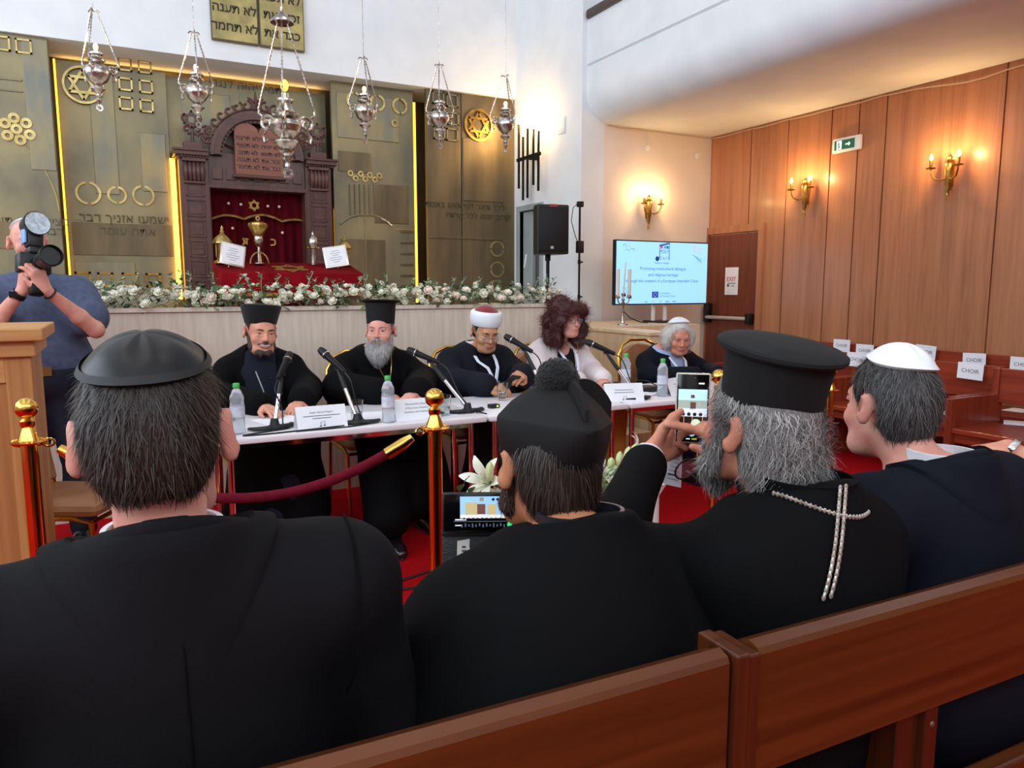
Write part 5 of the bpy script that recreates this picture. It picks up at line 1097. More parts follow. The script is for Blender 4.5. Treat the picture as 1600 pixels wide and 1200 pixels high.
class Fig:
    def __init__(s,label,x,y,rz=0.,group=None):
        s.t=thing('person',label,'person',(x,y,0),rz=rz,group=group); s.x,s.y,s.rz=x,y,rz
        s.I=(Matrix.Translation((x,y,0))@Matrix.Rotation(rz,4,'Z')).inverted()
    def W(s,X,Y,Z): return tuple(s.I@Vector((X,Y,Z)))
    def pose(s,head,yaw=0,pitch=0,roll=0,hs=1.,sw=.175,shz=None,shy=.0,hip=(0,.03,.53),fat=1.,shd=.025,seat=.48,armL=None,armR=None,knees=None,feet=None,stand=False,**hk):
        """armL is the arm at +x: (elbow, wrist); head = centre of the head"""
        s.head=Vector(head); s.Mh=Matrix.Translation(s.head)@Matrix.Rotation(R(yaw),4,'Z')@Matrix.Rotation(R(pitch),4,'X')@Matrix.Rotation(R(roll),4,'Y')@Matrix.Scale(hs,4); s.hs=hs
        hp=[_sc(p,hs) if hs!=1 else p for p in tp(s.Mh,head_prims(**hk))]; s.hp=hp
        shz=shz or s.head.z-.165; hx,hy,hz=hip; f=fat; hz=hz if stand else seat+.115*f+.016; hip=(hx,hy,hz); cx=s.head.x*.6+hx*.4; sx=s.head.x*.85+hx*.15
        s.sh={q:Vector((sx+q*sw,shy,shz-shd)) for q in (-1,1)}; s.nb=Vector((s.head.x*.95,shy+.005,shz+.02))
        T=[('cap',(hx-.085,hy,hz),(hx+.085,hy,hz),.115*f,.115*f,.03),('ell',(hx*.6+cx*.4,hy-.03,hz*.62+shz*.38),(.145*f,.12*f,.17),None,.06),
           ('ell',(cx,hy*.3+shy*.7-.005,hz*.3+shz*.7-.01),(.155*(.5+.5*f),.115*(.6+.4*f),.19),None,.06),
           ('cap',tuple(s.sh[-1]+Vector((.03,.01,0))),tuple(s.sh[1]+Vector((-.03,.01,0))),.062,.062,.05)]
        for q in (-1,1): T.append(('cap',tuple(s.nb+Vector((q*.028,.010,-.012))),tuple(s.sh[q]+Vector((0,.006,.004))),.043,.047,.04))
        s.neck=[('cap',tuple(s.nb-Vector((0,0,.04))),tuple(s.Mh@Vector((0,.018,-.055))),.057*(.8+.2*f),.051*(.8+.2*f),.025)]; s.nk=[('cap',tuple(s.nb-Vector((0,0,.05))),tuple(s.nb+Vector((0,.004,.05))),.058*(.8+.2*f),.054*(.8+.2*f),.03)]
        s.torso=T; s.arms=[]; s.wr={}; s.el={}
        for q,a in ((1,armL),(-1,armR)):
            if a is None: a=((s.sh[q].x+q*.05,shy-.04,shz-.30),(s.sh[q].x-q*.04,shy-.26,shz-.36))
            e,w=Vector(a[0]),Vector(a[1]); s.el[q]=e; s.wr[q]=w
            s.arms+=[('cap',tuple(s.sh[q]),tuple(e),.055,.043,.03),('cap',tuple(e),tuple(e.lerp(w,.35)),.043,.042,.015),('cap',tuple(e.lerp(w,.35)),tuple(w),.042,.027,.015)]
        s.legs=[]; s.hip=Vector(hip)
        for q in (-1,1):
            h=Vector((hx+q*.085,hy,hz)); k_=Vector(knees[q]) if knees else (Vector((hx+q*.12,hy-.43,hz-.045)) if not stand else Vector((hx+q*.10,hy-.02,.5)))
            ft=Vector(feet[q]) if feet else (Vector((k_.x,k_.y+.02,.09)) if not stand else Vector((hx+q*.11,hy+.02,.09)))
            s.legs+=[('cap',tuple(h),tuple(k_),.088*f,.058,.03),('cap',tuple(k_),tuple(k_.lerp(ft,.4)),.056,.055,.02),('cap',tuple(k_.lerp(ft,.4)),tuple(ft),.055,.038,.02),('cap',tuple(ft-Vector((0,-.02,.045))),tuple(ft+Vector((0,-.15,-.055))),.036,.03,.02)]
        s.hands=[]; return s
    def hand(s,q,dr,dorsal,**k): 
        w=s.wr[q]; s.hands+=hand_prims(w,dr,dorsal,k.pop('ts'),s=k.pop('size',1.),**k); return s
    def bounds(s,P,pad=.03):
        lo=np.full(3,9.);hi=-lo
        for p in P:
            if p[0][0]=='-' or p[0]=='half': continue
            if p[0]=='cap': r=max(p[3],p[4]); pts=(p[1],p[2])
            else: r=max(p[2]); pts=(p[1],)
            for q in pts: lo=np.minimum(lo,np.array(q)-r); hi=np.maximum(hi,np.array(q)+r)
        return lo-pad,hi+pad
    def body(s,m,h=.006):
        P=s.torso+s.legs+s.arms+s.neck+s.hp+s.hands; lo,hi=s.bounds(P); S=SDF(lo,hi,h); S.prims(s.torso+s.legs+s.arms+s.neck,-.004); S.prims(s.hp+s.hands); s.bo=S.build('body',m,s.t,relax=1); return s
    def wear(s,name,P,m,infl=.016,cuts=(),noise=None,h=.010,parent=None,relax=2):
        lo,hi=s.bounds(P,.04+infl); S=SDF(lo,hi,h); S.prims(P,infl); S.prims(cuts)
        if noise: S.noise(*noise)
        return S.build(name,m,parent or s.t,relax=relax)
    def hpart(s,name,mb,m,parent=None,**k):
        o=mb.build(name,m,parent or s.t,**k); o.data.transform(s.Mh); return o
    def face(s,brow=BROWD,squint=0.,smile=0.,lip=LIP,iris=True,bh=0.):
        for q in (-1,1):
            e=MB().sph((q*.031,-.0770+.0035*squint,.0025),.0118,14,10,(1.15,1,1-.35*squint)); o=s.hpart('eye',e,EYEW)
            i=MB().sph((q*.031+.001,-.0862+.0032*squint,.0025-.001*squint),.0066,10,8,(1,.5,1-.3*squint)); s.hpart('iris',i,EYED,parent=o)
            L=[(q*.012,-.093,.020+bh),(q*.024,-.0955,.0255+bh),(q*.036,-.092,.027+bh),(q*.050,-.078,.0205+bh)]
            s.hpart('eyebrow',MB().tube(L,[.0028,.0042,.004,.0018],6,flat=.8),brow)
        wd=1+.5*smile
        L=[(x*wd,-.1012+16*x*x*(1-.35*smile),-.0578+smile*(.004+14*x*x)) for x in (-.021,-.013,-.006,0,.006,.013,.021)]
        ls=MB().tube(L,[.0012,.0033,.0042,.0036,.0042,.0033,.0012],6)
        L2=[(x*wd,-.0985+16*x*x*(1-.35*smile),-.0665-smile*.004+smile*16*x*x) for x in (-.021,-.011,0,.011,.021)]
        ls.tube(L2,[.0012,.0045,.0055,.0045,.0012],6); s.hpart('lips',ls,lip)
        if smile: s.hpart('teeth',MB().tube([(x*wd,-.1000+15*x*x*.65,-.0615+smile*(.001+15*x*x)) for x in (-.018,-.009,0,.009,.018)],[.002,.0040,.0048,.0040,.002],6),TOOTH)
    def dome(s,name,m,cdir,half,off=.012,gores=4,rim=None,rimw=.006,depth=.0035,hi=0.,rot=0.):
        """cap hugging the skull: cdir = where its middle points"""
        c=Vector(cdir).normalized(); x,y,z=frame(c,Vector((0,1,0))); cc=Vector(CR[0]); r=CR[1]; rows=16; n=64; vs=[]
        def pt(th,ph,o):
            d=(z*math.cos(th)+(x*math.cos(ph)+y*math.sin(ph))*math.sin(th)); t=1/math.sqrt(sum((d[i]/r[i])**2 for i in range(3))); return cc+d*(t+o)
        b=MB()
        for j in range(rows+1):
            th=R(half)*j/rows
            for i in range(n):
                ph=2*PI*i/n+rot; g=abs(math.cos(gores*ph/2))**8; vs.append(pt(th,ph,off-depth*g*math.sin(PI*min(1,j/rows*1.0))+hi*math.cos(th/R(half)*PI/2)))
        fs=[(j*n+i,j*n+(i+1)%n,(j+1)*n+(i+1)%n,(j+1)*n+i) for j in range(rows) for i in range(n)]
        for i in range(n): vs.append(pt(R(half),2*PI*i/n+rot,off-.008))
        fs+=[(rows*n+i,rows*n+(i+1)%n,(rows+1)*n+(i+1)%n,(rows+1)*n+i) for i in range(n)]
        b.add(vs,fs); o=s.hpart(name,b,m,ang=60)
        band=MB(); q=[]
        for th in (R(half)-rimw/.085,R(half)+.012):
            for i in range(n): q.append(pt(th,2*PI*i/n+rot,off+.0022))
        for i in range(n): q.append(pt(R(half)+.012,2*PI*i/n+rot,off-.008))
        band.add(q,[(j*n+i,j*n+(i+1)%n,(j+1)*n+(i+1)%n,(j+1)*n+i) for j in (0,1) for i in range(n)]); s.hpart('rim',band,rim or m,parent=o)
        return o
    def hair(s,m,infl=.008,front=-.03,low=-.085,n=2500,L=.025,w=.0016,seed=1,lift=.2,wob=.2,curl=0.,extra=(),comb=None,fz=.06,earr=.034,name='hair',seg=4,cut=(),noise=None,sag=.0,cap=None,capz=None,earz=.034):
        """shell over the skull with strands growing from it"""
        P=[p for p in tp(s.Mh,[('ell',CR[0],CR[1],None,.01),('ell',(0,.058,-.012),(.063,.046,.07),None,.03),*extra])]
        P=[_sc(p,s.hs) if s.hs!=1 else p for p in P]
        C=tp(s.Mh,[('-ell',(0,front-.1,fz-.145),(.13,.1,.16),None,.012),('half',(0,.0,low),(0,.12,-1),.3,.01)])
        C=[(*c[:3],c[3],c[4]) for c in C]
        for q in (-1,1): C+=tp(s.Mh,[('-ell',(q*.09,.016,-.010),(.036,earr*.85,.04),None,.008)])
        C+=tp(s.Mh,cut)
        lo,hi=s.bounds(P,.03+infl); S=SDF(lo,hi,.006); S.prims(P,infl); S.prims(C)
        if noise: S.noise(*noise)
        o=S.build(name,m,s.t,relax=1)
        Pn,Nn=sample_mesh(o,n,seed=seed)
        c0=np.array(s.Mh@Vector(CR[0])); k=np.sum((Pn-c0)*Nn,1)>-.01; Mi=np.array(s.Mh.inverted()); Lp=Pn@Mi[:3,:3].T+Mi[:3,3]
        k&=~((np.abs(Lp[:,0])>.055)&(Lp[:,1]>-.012)&(Lp[:,1]<.048)&(Lp[:,2]<earz)&(Lp[:,2]>-.055))
        if cap: d=Lp-np.array(CR[0]); d/=np.linalg.norm(d,axis=1,keepdims=True); cv=np.array(cap[0],float); cv/=np.linalg.norm(cv); k&=(d@cv)<math.cos(R(cap[1]-4))
        if capz is not None: k&=Lp[:,2]<capz+.1*(-Lp[:,1])*.6
        Pn=Pn[k];Nn=Nn[k]
        D=np.tile(np.array([0,0,-1.]),(len(Pn),1)) if comb is None else comb(Pn,Nn,np.array(s.Mh.inverted()))
        if n: strands('hair_strands',Pn,Nn,D,L,w,m,o,seg,lift,sag,wob,curl,seed)
        at=o.data.attributes.new('tone','FLOAT','POINT'); g=np.random.default_rng(seed); at.data.foreach_set('value',(.25*g.random(len(o.data.vertices))).astype(np.float32))
        return o
    def fuzz(s,o,m,n,L,w,seed=5,lift=.25,wob=.3,curl=0.,D=(0,0,-1),seg=4,name='beard_strands',sag=0.):
        Pn,Nn=sample_mesh(o,n,seed=seed); strands(name,Pn,Nn,np.tile(np.array(D,float),(len(Pn),1)),L,w,m,o,seg,lift,sag,wob,curl,seed)
        at=o.data.attributes.new('tone','FLOAT','POINT'); g=np.random.default_rng(seed); at.data.foreach_set('value',(.3*g.random(len(o.data.vertices))).astype(np.float32))
    def collar(s,m,z0,r0,r1,drop,a0=-150,a1=150,name='collar',fall=0.0,on=None):
        """turned collar: stands around the back of the neck and folds down onto the jacket"""
        b=MB(); n=40; c=Vector((s.nb.x,s.nb.y+.012,z0)); vs=[]; rows=((r0,-.02,0),(r0,0,0),(r0+.005,.006,0),(r0+.010,.002,0),(r0*.6+r1*.4,-drop*.35,1),(r0*.25+r1*.75,-drop*.7,1),(r1,-drop,1),(r1+.001,-drop,-1))
        for r,dz,md in rows:
            for i in range(n+1):
                a=R(a0+(a1-a0)*i/n); k=math.cos(a); sk=1-.12*(1-k); p=c+Vector((r*1.08*math.sin(a),r*sk*k,dz*(.6+.4*max(0,k))-(1-k)*fall))
                if md and on is not None:
                    h=on.ray_cast(Vector((p.x,p.y,c.z+.25)),Vector((0,0,-1)))
                    if h[0]: p.z=h[1].z+(.009 if md>0 else -.003) if dz<=-drop*.6 else max(p.z,h[1].z+.009)
                vs.append(p)
        K=n+1; b.add(vs,[(j*K+i,(j+1)*K+i,(j+1)*K+i+1,j*K+i+1) for j in range(len(rows)-1) for i in range(n)]); return b.build(name,m,s.t,ang=50)
    def band(s,m,z0,z1,r,name='collar',ry=1.,tilt=0.,cy=.012):
        n=40; vs=[]; c=Vector((s.nb.x,s.nb.y+cy,0))
        for z,rr in ((z0,r-.006),(z0,r),(z1,r-.003),(z1,r-.009),(z0+.005,r-.010)):
            for i in range(n):
                a=2*PI*i/n; vs.append(c+Vector((rr*math.cos(a),rr*ry*math.sin(a),z+tilt*math.sin(a))))
        return MB().add(vs,[(j*n+i,j*n+(i+1)%n,(j+1)*n+(i+1)%n,(j+1)*n+i) for j in range(4) for i in range(n)]).build(name,m,s.t,ang=50)
    def robe_legs(s,spread=.02,r=.10,k=.10,low=.12):
        P=[]
        for q in (0,1):
            a=s.legs[q*4]; b=s.legs[q*4+2]; kn=a[2]; ft=b[2]
            P+=[('cap',a[1],kn,.11,r*.85,.05),('cap',kn,(ft[0]+(spread if q else -spread),ft[1]-.02,low+r*.6),r*.85,r,.06)]
        m=[tuple((np.array(s.legs[0][i])+np.array(s.legs[4][i]))/2) for i in (1,2)]; f=tuple((np.array(s.legs[2][2])+np.array(s.legs[6][2]))/2)
        P+=[('cap',m[0],m[1],.10,.07,.08),('cap',m[1],(f[0],f[1]-.01,low+.08),.07,.09,.08)]; return P
    def sleeves(s,r0,r1,r2,to=.92,qs=(-1,1)):
        P=[]
        for q in qs: P+=[('cap',tuple(s.sh[q]),tuple(s.el[q]),r0,r1,.035),('cap',tuple(s.el[q]),tuple(s.el[q].lerp(s.wr[q],to)),r1,r2,.03)]
        return P
def lathe_hat(f,name,prof,m,M,n=40,ang=30,fr=None): return f.hpart(name,MB().lathe(prof,n,M,fr=fr),m,ang=ang)
def glasses(f,m,y=-.1,w=.028,h=.02,z=.002,dx=.032,par=None):
    b=MB()
    for q in (-1,1):
        b.tube([(q*dx+w*.75*math.cos(a),y+.004*abs(math.cos(a)),z+h*.85*math.sin(a)) for a in [2*PI*i/20 for i in range(20)]],.0016,5,closed=True)
        b.tube([(q*(dx+w*.72),y+.006,z+.004),(q*.078,-.05,z+.008),(q*.083,.015,z+.008)],.0016,5)
    b.tube([(-.011,y,z+.004),(0,y-.003,z+.007),(.011,y,z+.004)],.0016,5); o=f.hpart('eyeglasses',b,m)
    l=MB()
    for q in (-1,1): l.lathe([(.0,0),(h*.95,0)],16,Matrix.Translation((q*dx,y+.001,z))@Matrix.Rotation(R(90),4,'X')@Matrix.Diagonal((1.1,.88,1,1)),cap=False)
    f.hpart('lens',l,mat('lens_glass',(245,248,250),.02,alpha=.12),parent=o)
# ---------------------------------------------------------------- speaker 1: smiling, black flared velvet hat
f=Fig('smiling bearded person in a black robe and flared black velvet hat at a table',.70,4.42); p1=f
f.pose((.0,-.10,1.137),yaw=6,pitch=6,roll=4,shz=.985,shd=.075,sw=.17,shy=.0,fat=1.0,armL=((.24,-.11,.80),(.13,-.47,.785)),armR=((-.25,-.12,.80),(-.07,-.53,.785)),smile=1.)
f.hand(1,(-.5,-.75,-.12),(0,-.1,1),ts=-1,curl=(.35,.35,.4,.45)); f.hand(-1,(.25,-.8,-.12),(.1,-.1,1),ts=1,curl=(.25,.3,.35,.4)); f.body(SK1)
f.face(BROWD,squint=.9,smile=1.)
f.wear('cassock',f.torso+f.robe_legs(),CASS,.016,cuts=[('half',tuple(f.nb+Vector((0,-.05,.028))),(0,-.25,1),.13,.01)],noise=(.006,22,1))
f.wear('robe',f.torso+f.sleeves(.056,.058,.05)+f.robe_legs(.04,.10),BLK,.024,cuts=[('-ell',(0,-.15,.86),(.085,.13,.34),None,.02),('-ell',(0,-.10,1.02),(.075,.12,.09),None,.02)],noise=(.010,16,2))
f.band(SHIRT,f.nb.z+.012,f.nb.z+.045,.066,'white_collar')
for q in (-.028,.03): f.hpart('button',MB().sph((q,-.13,-.235),.006,8,6),BLACKP)
b=f.wear('beard',tp(f.Mh,[('cap',(-.066,-.005,-.03),(-.057,-.037,-.078),.012,.018,.01),('cap',(-.057,-.037,-.078),(-.02,-.08,-.105),.018,.018,.01),('cap',(.066,-.005,-.03),(.057,-.037,-.078),.012,.018,.01),('cap',(.057,-.037,-.078),(.02,-.08,-.105),.018,.018,.01),('cap',(-.02,-.08,-.102),(.02,-.08,-.102),.019,.019,.01),('cap',(-.037,-.080,-.056),(0,-.1015,-.046),.005,.008,.004),('cap',(.037,-.080,-.056),(0,-.1015,-.046),.005,.008,.004)]),BDK,.0,h=.005,relax=1); f.fuzz(b,BDK,900,.012,.0016)
f.hair(HDK,.003,front=.0,low=-.06,n=700,L=.012,w=.0016,fz=.10)
lathe_hat(f,'velvet_hat',[(.082,.035),(.084,.034),(.108,.125),(.106,.136),(.098,.140),(.0,.146)],VELB,Matrix.Translation((0,.012,.01))@Matrix.Rotation(R(-8),4,'X')@Matrix.Diagonal((1.,1.12,1,1)))
f.hpart('neck_cord',MB().tube([(-.05,-.12,-.2),(-.03,-.2,-.28),(.0,-.235,-.38)],.0035,6),mat('silver_cord',(150,150,156),.4,.5))
# ---------------------------------------------------------------- speaker 2: tall brimmed hat, long grey beard
f=Fig('grey bearded person with a gold chain and tall black brimmed hat at a table',1.385,4.42); p2=f
f.pose((-.005,-.12,1.128),yaw=-30,pitch=0,shz=.975,shd=.075,sw=.19,fat=1.18,armL=((.26,-.11,.80),(.08,-.50,.79)),armR=((-.26,-.14,.80),(-.10,-.42,.785)),
  knees={-1:(-.13,-.42,.565),1:(.12,-.43,.565)},feet={-1:(-.16,-.72,.09),1:(.13,-.46,.09)})
f.hand(1,(-.75,-.65,-.05),(0,-.1,1),ts=-1,curl=(.3,.35,.4,.45)); f.hand(-1,(.5,-.8,-.1),(.1,0,1),ts=1); f.body(SK2)
f.face(BROWG,squint=.4)
f.wear('cassock',f.torso+f.sleeves(.066,.08,.075,.9)+f.robe_legs(.03,.11),BLK,.02,cuts=[('half',tuple(f.nb+Vector((0,-.05,.03))),(0,-.25,1),.13,.01)],noise=(.012,14,5))
f.wear('trouser_leg',[('cap',f.legs[0][2],tuple(Vector((-.16,-.70,.16))),.075,.062,.02)],CASS,.02,noise=(.006,20,8)); 
sh=MB(); 
def shoe(f,x,y,rz,m=None,z=0.):
    S=[('cap',(0,.06,.045),(0,-.02,.05),.038,.042,.02),('cap',(0,-.02,.045),(0,-.15,.028),.042,.034,.03),('cap',(0,-.15,.028),(0,-.19,.024),.034,.024,.02),('half',(0,0,.004),(0,0,-1),.5,.004)]
    M=Matrix.Translation((x,y,z))@Matrix.Rotation(rz,4,'Z'); o=f.wear('shoe',tp(M,S),mat('black_leather',(22,22,24),.2,coat=.5),.004,h=.006,relax=1)
    b=MB(); b.tube([M@Vector(q) for q in ((-.036,.07,.006),(-.044,-.04,.006),(-.042,-.15,.006),(0,-.22,.006),(.042,-.15,.006),(.044,-.04,.006),(.036,.07,.006),(0,.105,.006))],.007,6,closed=True); b.build('sole',BLACKP,o)
    b=MB()
    for k in range(4): b.tube([M@Vector(q) for q in ((-.02,-.05-.022*k,.088-.008*k),(0,-.052-.022*k,.092-.008*k),(.02,-.05-.022*k,.088-.008*k))],.0025,5)
    b.build('laces',BLACKP,o); return o
shoe(f,-.16,-.71,-.05); shoe(f,.13,-.45,0)
b=f.wear('beard',tp(f.Mh,[('cap',(-.066,-.0,-.03),(-.056,-.035,-.085),.012,.024,.02),('cap',(.066,-.0,-.03),(.056,-.035,-.085),.012,.024,.02),('cap',(-.042,-.06,-.10),(.042,-.06,-.10),.036,.036,.02),('cap',(-.025,-.08,-.13),(.025,-.08,-.13),.045,.045,.03),('cap',(-.012,-.08,-.165),(.012,-.08,-.165),.036,.036,.02),('cap',(-.036,-.080,-.062),(0,-.102,-.047),.008,.010,.006),('cap',(.036,-.080,-.062),(0,-.102,-.047),.008,.010,.006),('-ell',(0,-.108,-.064),(.02,.012,.007),None,.006)]),BGR,.0,h=.005,relax=1,noise=(.004,60,3,(1,1,.3))); f.fuzz(b,BGR,2400,.028,.0018,lift=.12,wob=.18)
f.hair(HGR,.004,front=.0,low=-.07,n=600,L=.02,w=.0016,fz=.09)
HP=[(.082,.03),(.084,.028),(.092,.15),(.118,.158),(.121,.163),(.118,.167),(.0,.172)]
f.hpart('brimmed_hat',MB().lathe(HP,44,Matrix.Translation((0,.012,.012))@Matrix.Rotation(R(-4),4,'X')@Matrix.Diagonal((.98,1.1,1,1))),HATB,ang=30)
GCH=mat('gold_chain',(190,160,96),.35,.9)
for q,x in ((-1,-.075),(1,.075)): 
    p,r=chain((x*.95-.02,-.135,1.01),(.02,-.17,.80),.0045); MB().tube([(a.x+q*0,a.y-.035*math.sin(PI*min(1,i/len(p)*1.0)),a.z) for i,a in enumerate(p)],r,5).build('gold_chain',GCH,f.t)
# ---------------------------------------------------------------- speaker 3: white turban, looking down
f=Fig('person in a white turban with red top and lanyard looking down',2.08,4.44); p3=f
f.pose((.0,-.13,1.098),yaw=-4,pitch=18,roll=2,shz=.965,shd=.06,sw=.19,fat=1.12,armL=((.25,-.13,.80),(.10,-.47,.845)),armR=((-.26,-.13,.80),(-.17,-.50,.80)))
f.hand(1,(-.6,-.55,.15),(.2,-.5,.8),ts=-1,curl=(.7,.75,.8,.85),thumb=(-.01,0,-.01)); f.hand(-1,(.8,-.5,-.05),(0,-.35,.9),ts=1,curl=(.6,.65,.7,.75),thumb=(-.01,0,0)); f.body(SK3)
f.face(mat('brow_blk',(48,38,34),.8),squint=.8)
f.wear('shirt',f.torso,NAVYK,.012,cuts=[('half',tuple(f.nb+Vector((0,-.05,.03))),(0,-.25,1),.13,.01)])
f.wear('robe',f.torso+f.sleeves(.062,.066,.055)+f.robe_legs(.04,.11),NAVYK,.024,cuts=[('half',tuple(f.nb+Vector((0,-.04,.03))),(0,-.3,1),.13,.01),('-ell',(0,-.18,.90),(.05,.12,.2),None,.02)],noise=(.012,15,9))
f.band(SHIRT,f.nb.z+.01,f.nb.z+.05,.072,'white_collar',cy=.005)
f.wear('shirt_cuff',[('cap',tuple(f.el[-1].lerp(f.wr[-1],.86)),tuple(f.el[-1].lerp(f.wr[-1],.95)),.036,.034,.01)],SHIRT,.01,h=.006)
f.hair(mat('hair_black',(30,26,25),.5,c2=(70,64,60),attr='tone'),.004,front=.0,low=-.06,n=600,L=.014,w=.0015,fz=.10)
TM=Matrix.Translation((0,.014,.028))@Matrix.Rotation(R(-10),4,'X')@Matrix.Diagonal((1,1.14,1,1))
f.hpart('turban',MB().lathe([(.082,.02),(.09,.016),(.097,.03),(.101,.055),(.101,.085),(.096,.104),(.084,.110),(.074,.104)],44,TM,fr=lambda a,z:1+.006*math.sin(3*a+60*z)),SHIRT,ang=60)
f.hpart('fez_top',MB().lathe([(.08,.09),(.074,.112),(.05,.132),(.02,.143),(0,.146)],44,TM,fr=lambda a,z:1+.012*math.cos(6*a)),mat('fez_red',(132,28,40),.8,c2=(112,20,32),scale=20,sheen=.3),ang=25)
glasses(f,mat('thin_wire',(150,140,130),.3,.8),y=-.105,z=-.006)
def lanyard(f,zt,zb,w=.07,y0=-.14,y1=-.18,x1=0.,wd=.011):
    for q in (-1,1):
        pts=[(q*w*.9+f.nb.x,.0+f.nb.y+.01,zt+.035),(q*w+f.nb.x,f.nb.y-.05,zt+.02),(q*w*.9+f.nb.x,y0,zt-.06),(q*w*.5+x1*.5+f.nb.x*.5,(y0+y1)/2-.02,(zt+zb)/2),(x1,y1,zb)]
        MB().tube(pts,wd,6,flat=.25).build('lanyard',LANY,f.t)
lanyard(f,.975,.78,.07,-.155,-.235,.02)
ph=thing('mobile_phone','small dark phone held in both hands by the turbaned speaker','phone',(2.045,3.905,.822),rot=(R(-40),R(10),.2)); MB().rbox((-.036,-.07,-.005),(.036,.07,.005),.004).build('phone_case',BLACKP,ph); MB().box((-.032,-.062,.005),(.032,.062,.0062)).build('screen',mat('dark_glass',(30,34,42),.1),ph,smooth=False)
bd=thing('name_badge','small white badge hanging from the lanyard of the turbaned speaker','badge',(2.11,4.19,.735),rot=(R(8),0,0)); MB().box((-.04,-.002,-.05),(.04,.0,.05)).build('card',PAPER,bd,smooth=False); MB().box((-.008,-.003,.045),(.008,.003,.065)).build('clip',CHROME,bd,smooth=False)
for q in (-1,1): shoe(f,f.legs[3 if q<0 else 7][1][0],f.legs[3][1][1]-.03,0); shoe(p1,p1.legs[3 if q<0 else 7][1][0],p1.legs[3][1][1]-.03,0)
# ---------------------------------------------------------------- speaker 4: red curly hair
f=Fig('person with curly dark red hair, glasses and a white blouse looking to the side',2.70,4.44); p4=f
f.pose((.0,-.12,1.165),yaw=10,pitch=2,shz=1.0,shd=.07,sw=.155,fat=1.0,hs=.96,armL=((.22,-.10,.80),(.10,-.42,.78)),armR=((-.22,-.12,.80),(-.10,-.45,.78)),knees={-1:(-.12,-.52,.56),1:(.10,-.53,.56)},feet={-1:(-.12,-.53,.09),1:(.1,-.55,.09)},jaw=.85)
f.hand(1,(-.6,-.7,-.1),(0,0,1),ts=-1); f.hand(-1,(.6,-.7,-.1),(0,0,1),ts=1); f.body(SK2)
f.face(mat('brow_red',(110,70,60),.8),squint=.3,lip=mat('lip_rose',(198,128,116),.5))
f.wear('black_top',f.torso,cloth('black_top',(30,30,38)),.012,cuts=[('-ell',(0,-.12,1.02),(.06,.1,.1),None,.02),('half',tuple(f.nb+Vector((0,-.05,.01))),(0,-.35,1),.13,.01)],noise=(.005,20,3))
f.wear('blouse',f.torso+f.sleeves(.052,.052,.042),cloth('white_linen',(226,216,214),(212,200,200),rough=.8),.024,cuts=[('-ell',(0,-.18,.86),(.075,.14,.34),None,.02),('half',tuple(f.nb+Vector((0,-.03,.01))),(0,-.35,1),.13,.01)],noise=(.010,20,12))
f.wear('trousers',f.legs[0:3]+f.legs[4:7]+f.torso[:1],cloth('mustard',(176,128,56),(158,112,44)),.03,noise=(.012,22,4))
for q in (-1,1): shoe(f,f.legs[3 if q<0 else 7][1][0],-.56,0)
lanyard(f,1.0,.72,.066,-.15,-.22,.02)
f.hpart('pendant',MB().tube([(-.05,-.06,-.15),(-.02,-.1,-.2),(0,-.115,-.215),(.02,-.1,-.2),(.05,-.06,-.15)],.0012,4).sph((0,-.117,-.222),.006,8,6),GOLD)
ex=[]; g=random.Random(3)
for i in range(60):
    a=g.uniform(0,2*PI); z=g.uniform(-.16,.125); rr=(.092+.03*(1-abs(z)/.2)+.012*g.random())*(1 if z<.03 else max(.1,1-((z-.03)/.105)**2)**.5); x,y=rr*math.sin(a),rr*math.cos(a)+.012
    if y<-.03 and abs(x)<.07 and z<.05: continue
    ex.append(('ell',(x*.95,y,z),(g.uniform(.026,.036),)*3,None,.02))
ex.append(('cap',(-.05,-.075,.068),(.05,-.075,.068),.026,.026,.02)); ex.append(('cap',(-.085,-.02,-.1),(-.08,.03,.05),.04,.045,.02)); ex.append(('cap',(.085,-.02,-.1),(.08,.03,.05),.04,.045,.02))
ho=f.hair(HRED,.018,front=-.02,low=-.19,n=7000,L=.045,w=.002,extra=ex,lift=.5,wob=.6,curl=1.2,fz=.035,earr=.0001,seg=6,seed=7,noise=(.008,70,2))
glasses(f,mat('dark_frame',(60,44,40),.3),y=-.106,w=.03,h=.021)
# ---------------------------------------------------------------- speaker 5: navy suit, white hair, white skullcap
f=Fig('person with white hair, white skullcap, navy suit and pale blue shirt at the far table',3.69,4.46); p5=f
f.pose((-.01,-.14,1.015),yaw=-24,pitch=16,shz=.885,shd=.06,sw=.19,fat=1.1,armL=((.30,-.12,.74),(.08,-.48,.775)),armR=((-.29,-.14,.74),(-.10,-.47,.775)),hip=(0,.03,.5))
f.hand(1,(-.6,-.7,-.1),(0,0,1),ts=-1); f.hand(-1,(.6,-.7,-.1),(0,0,1),ts=1); f.body(SK5)
f.face(BROWG,squint=.7)
f.wear('shirt',f.torso,SHIRTB,.010,cuts=[('half',tuple(f.nb+Vector((0,-.05,.02))),(0,-.3,1),.13,.01)],noise=(.004,22,3))
f.wear('suit_jacket',f.torso+f.sleeves(.056,.05,.04),NAVY,.022,cuts=[('half',tuple(f.nb+Vector((0,-.02,.02))),(0,-.35,1),.13,.01),('-ell',(0,-.18,.80),(.062,.13,.24),None,.02)],noise=(.009,18,6))
f.wear('trousers',f.legs[0:3]+f.legs[4:7],NAVY,.022,noise=(.008,20,4)); 
for q in (-1,1): shoe(f,f.legs[3 if q<0 else 7][1][0],f.legs[3][1][1]-.03,0)
M=Matrix.Translation(f.nb+Vector((0,-.055,.0)))
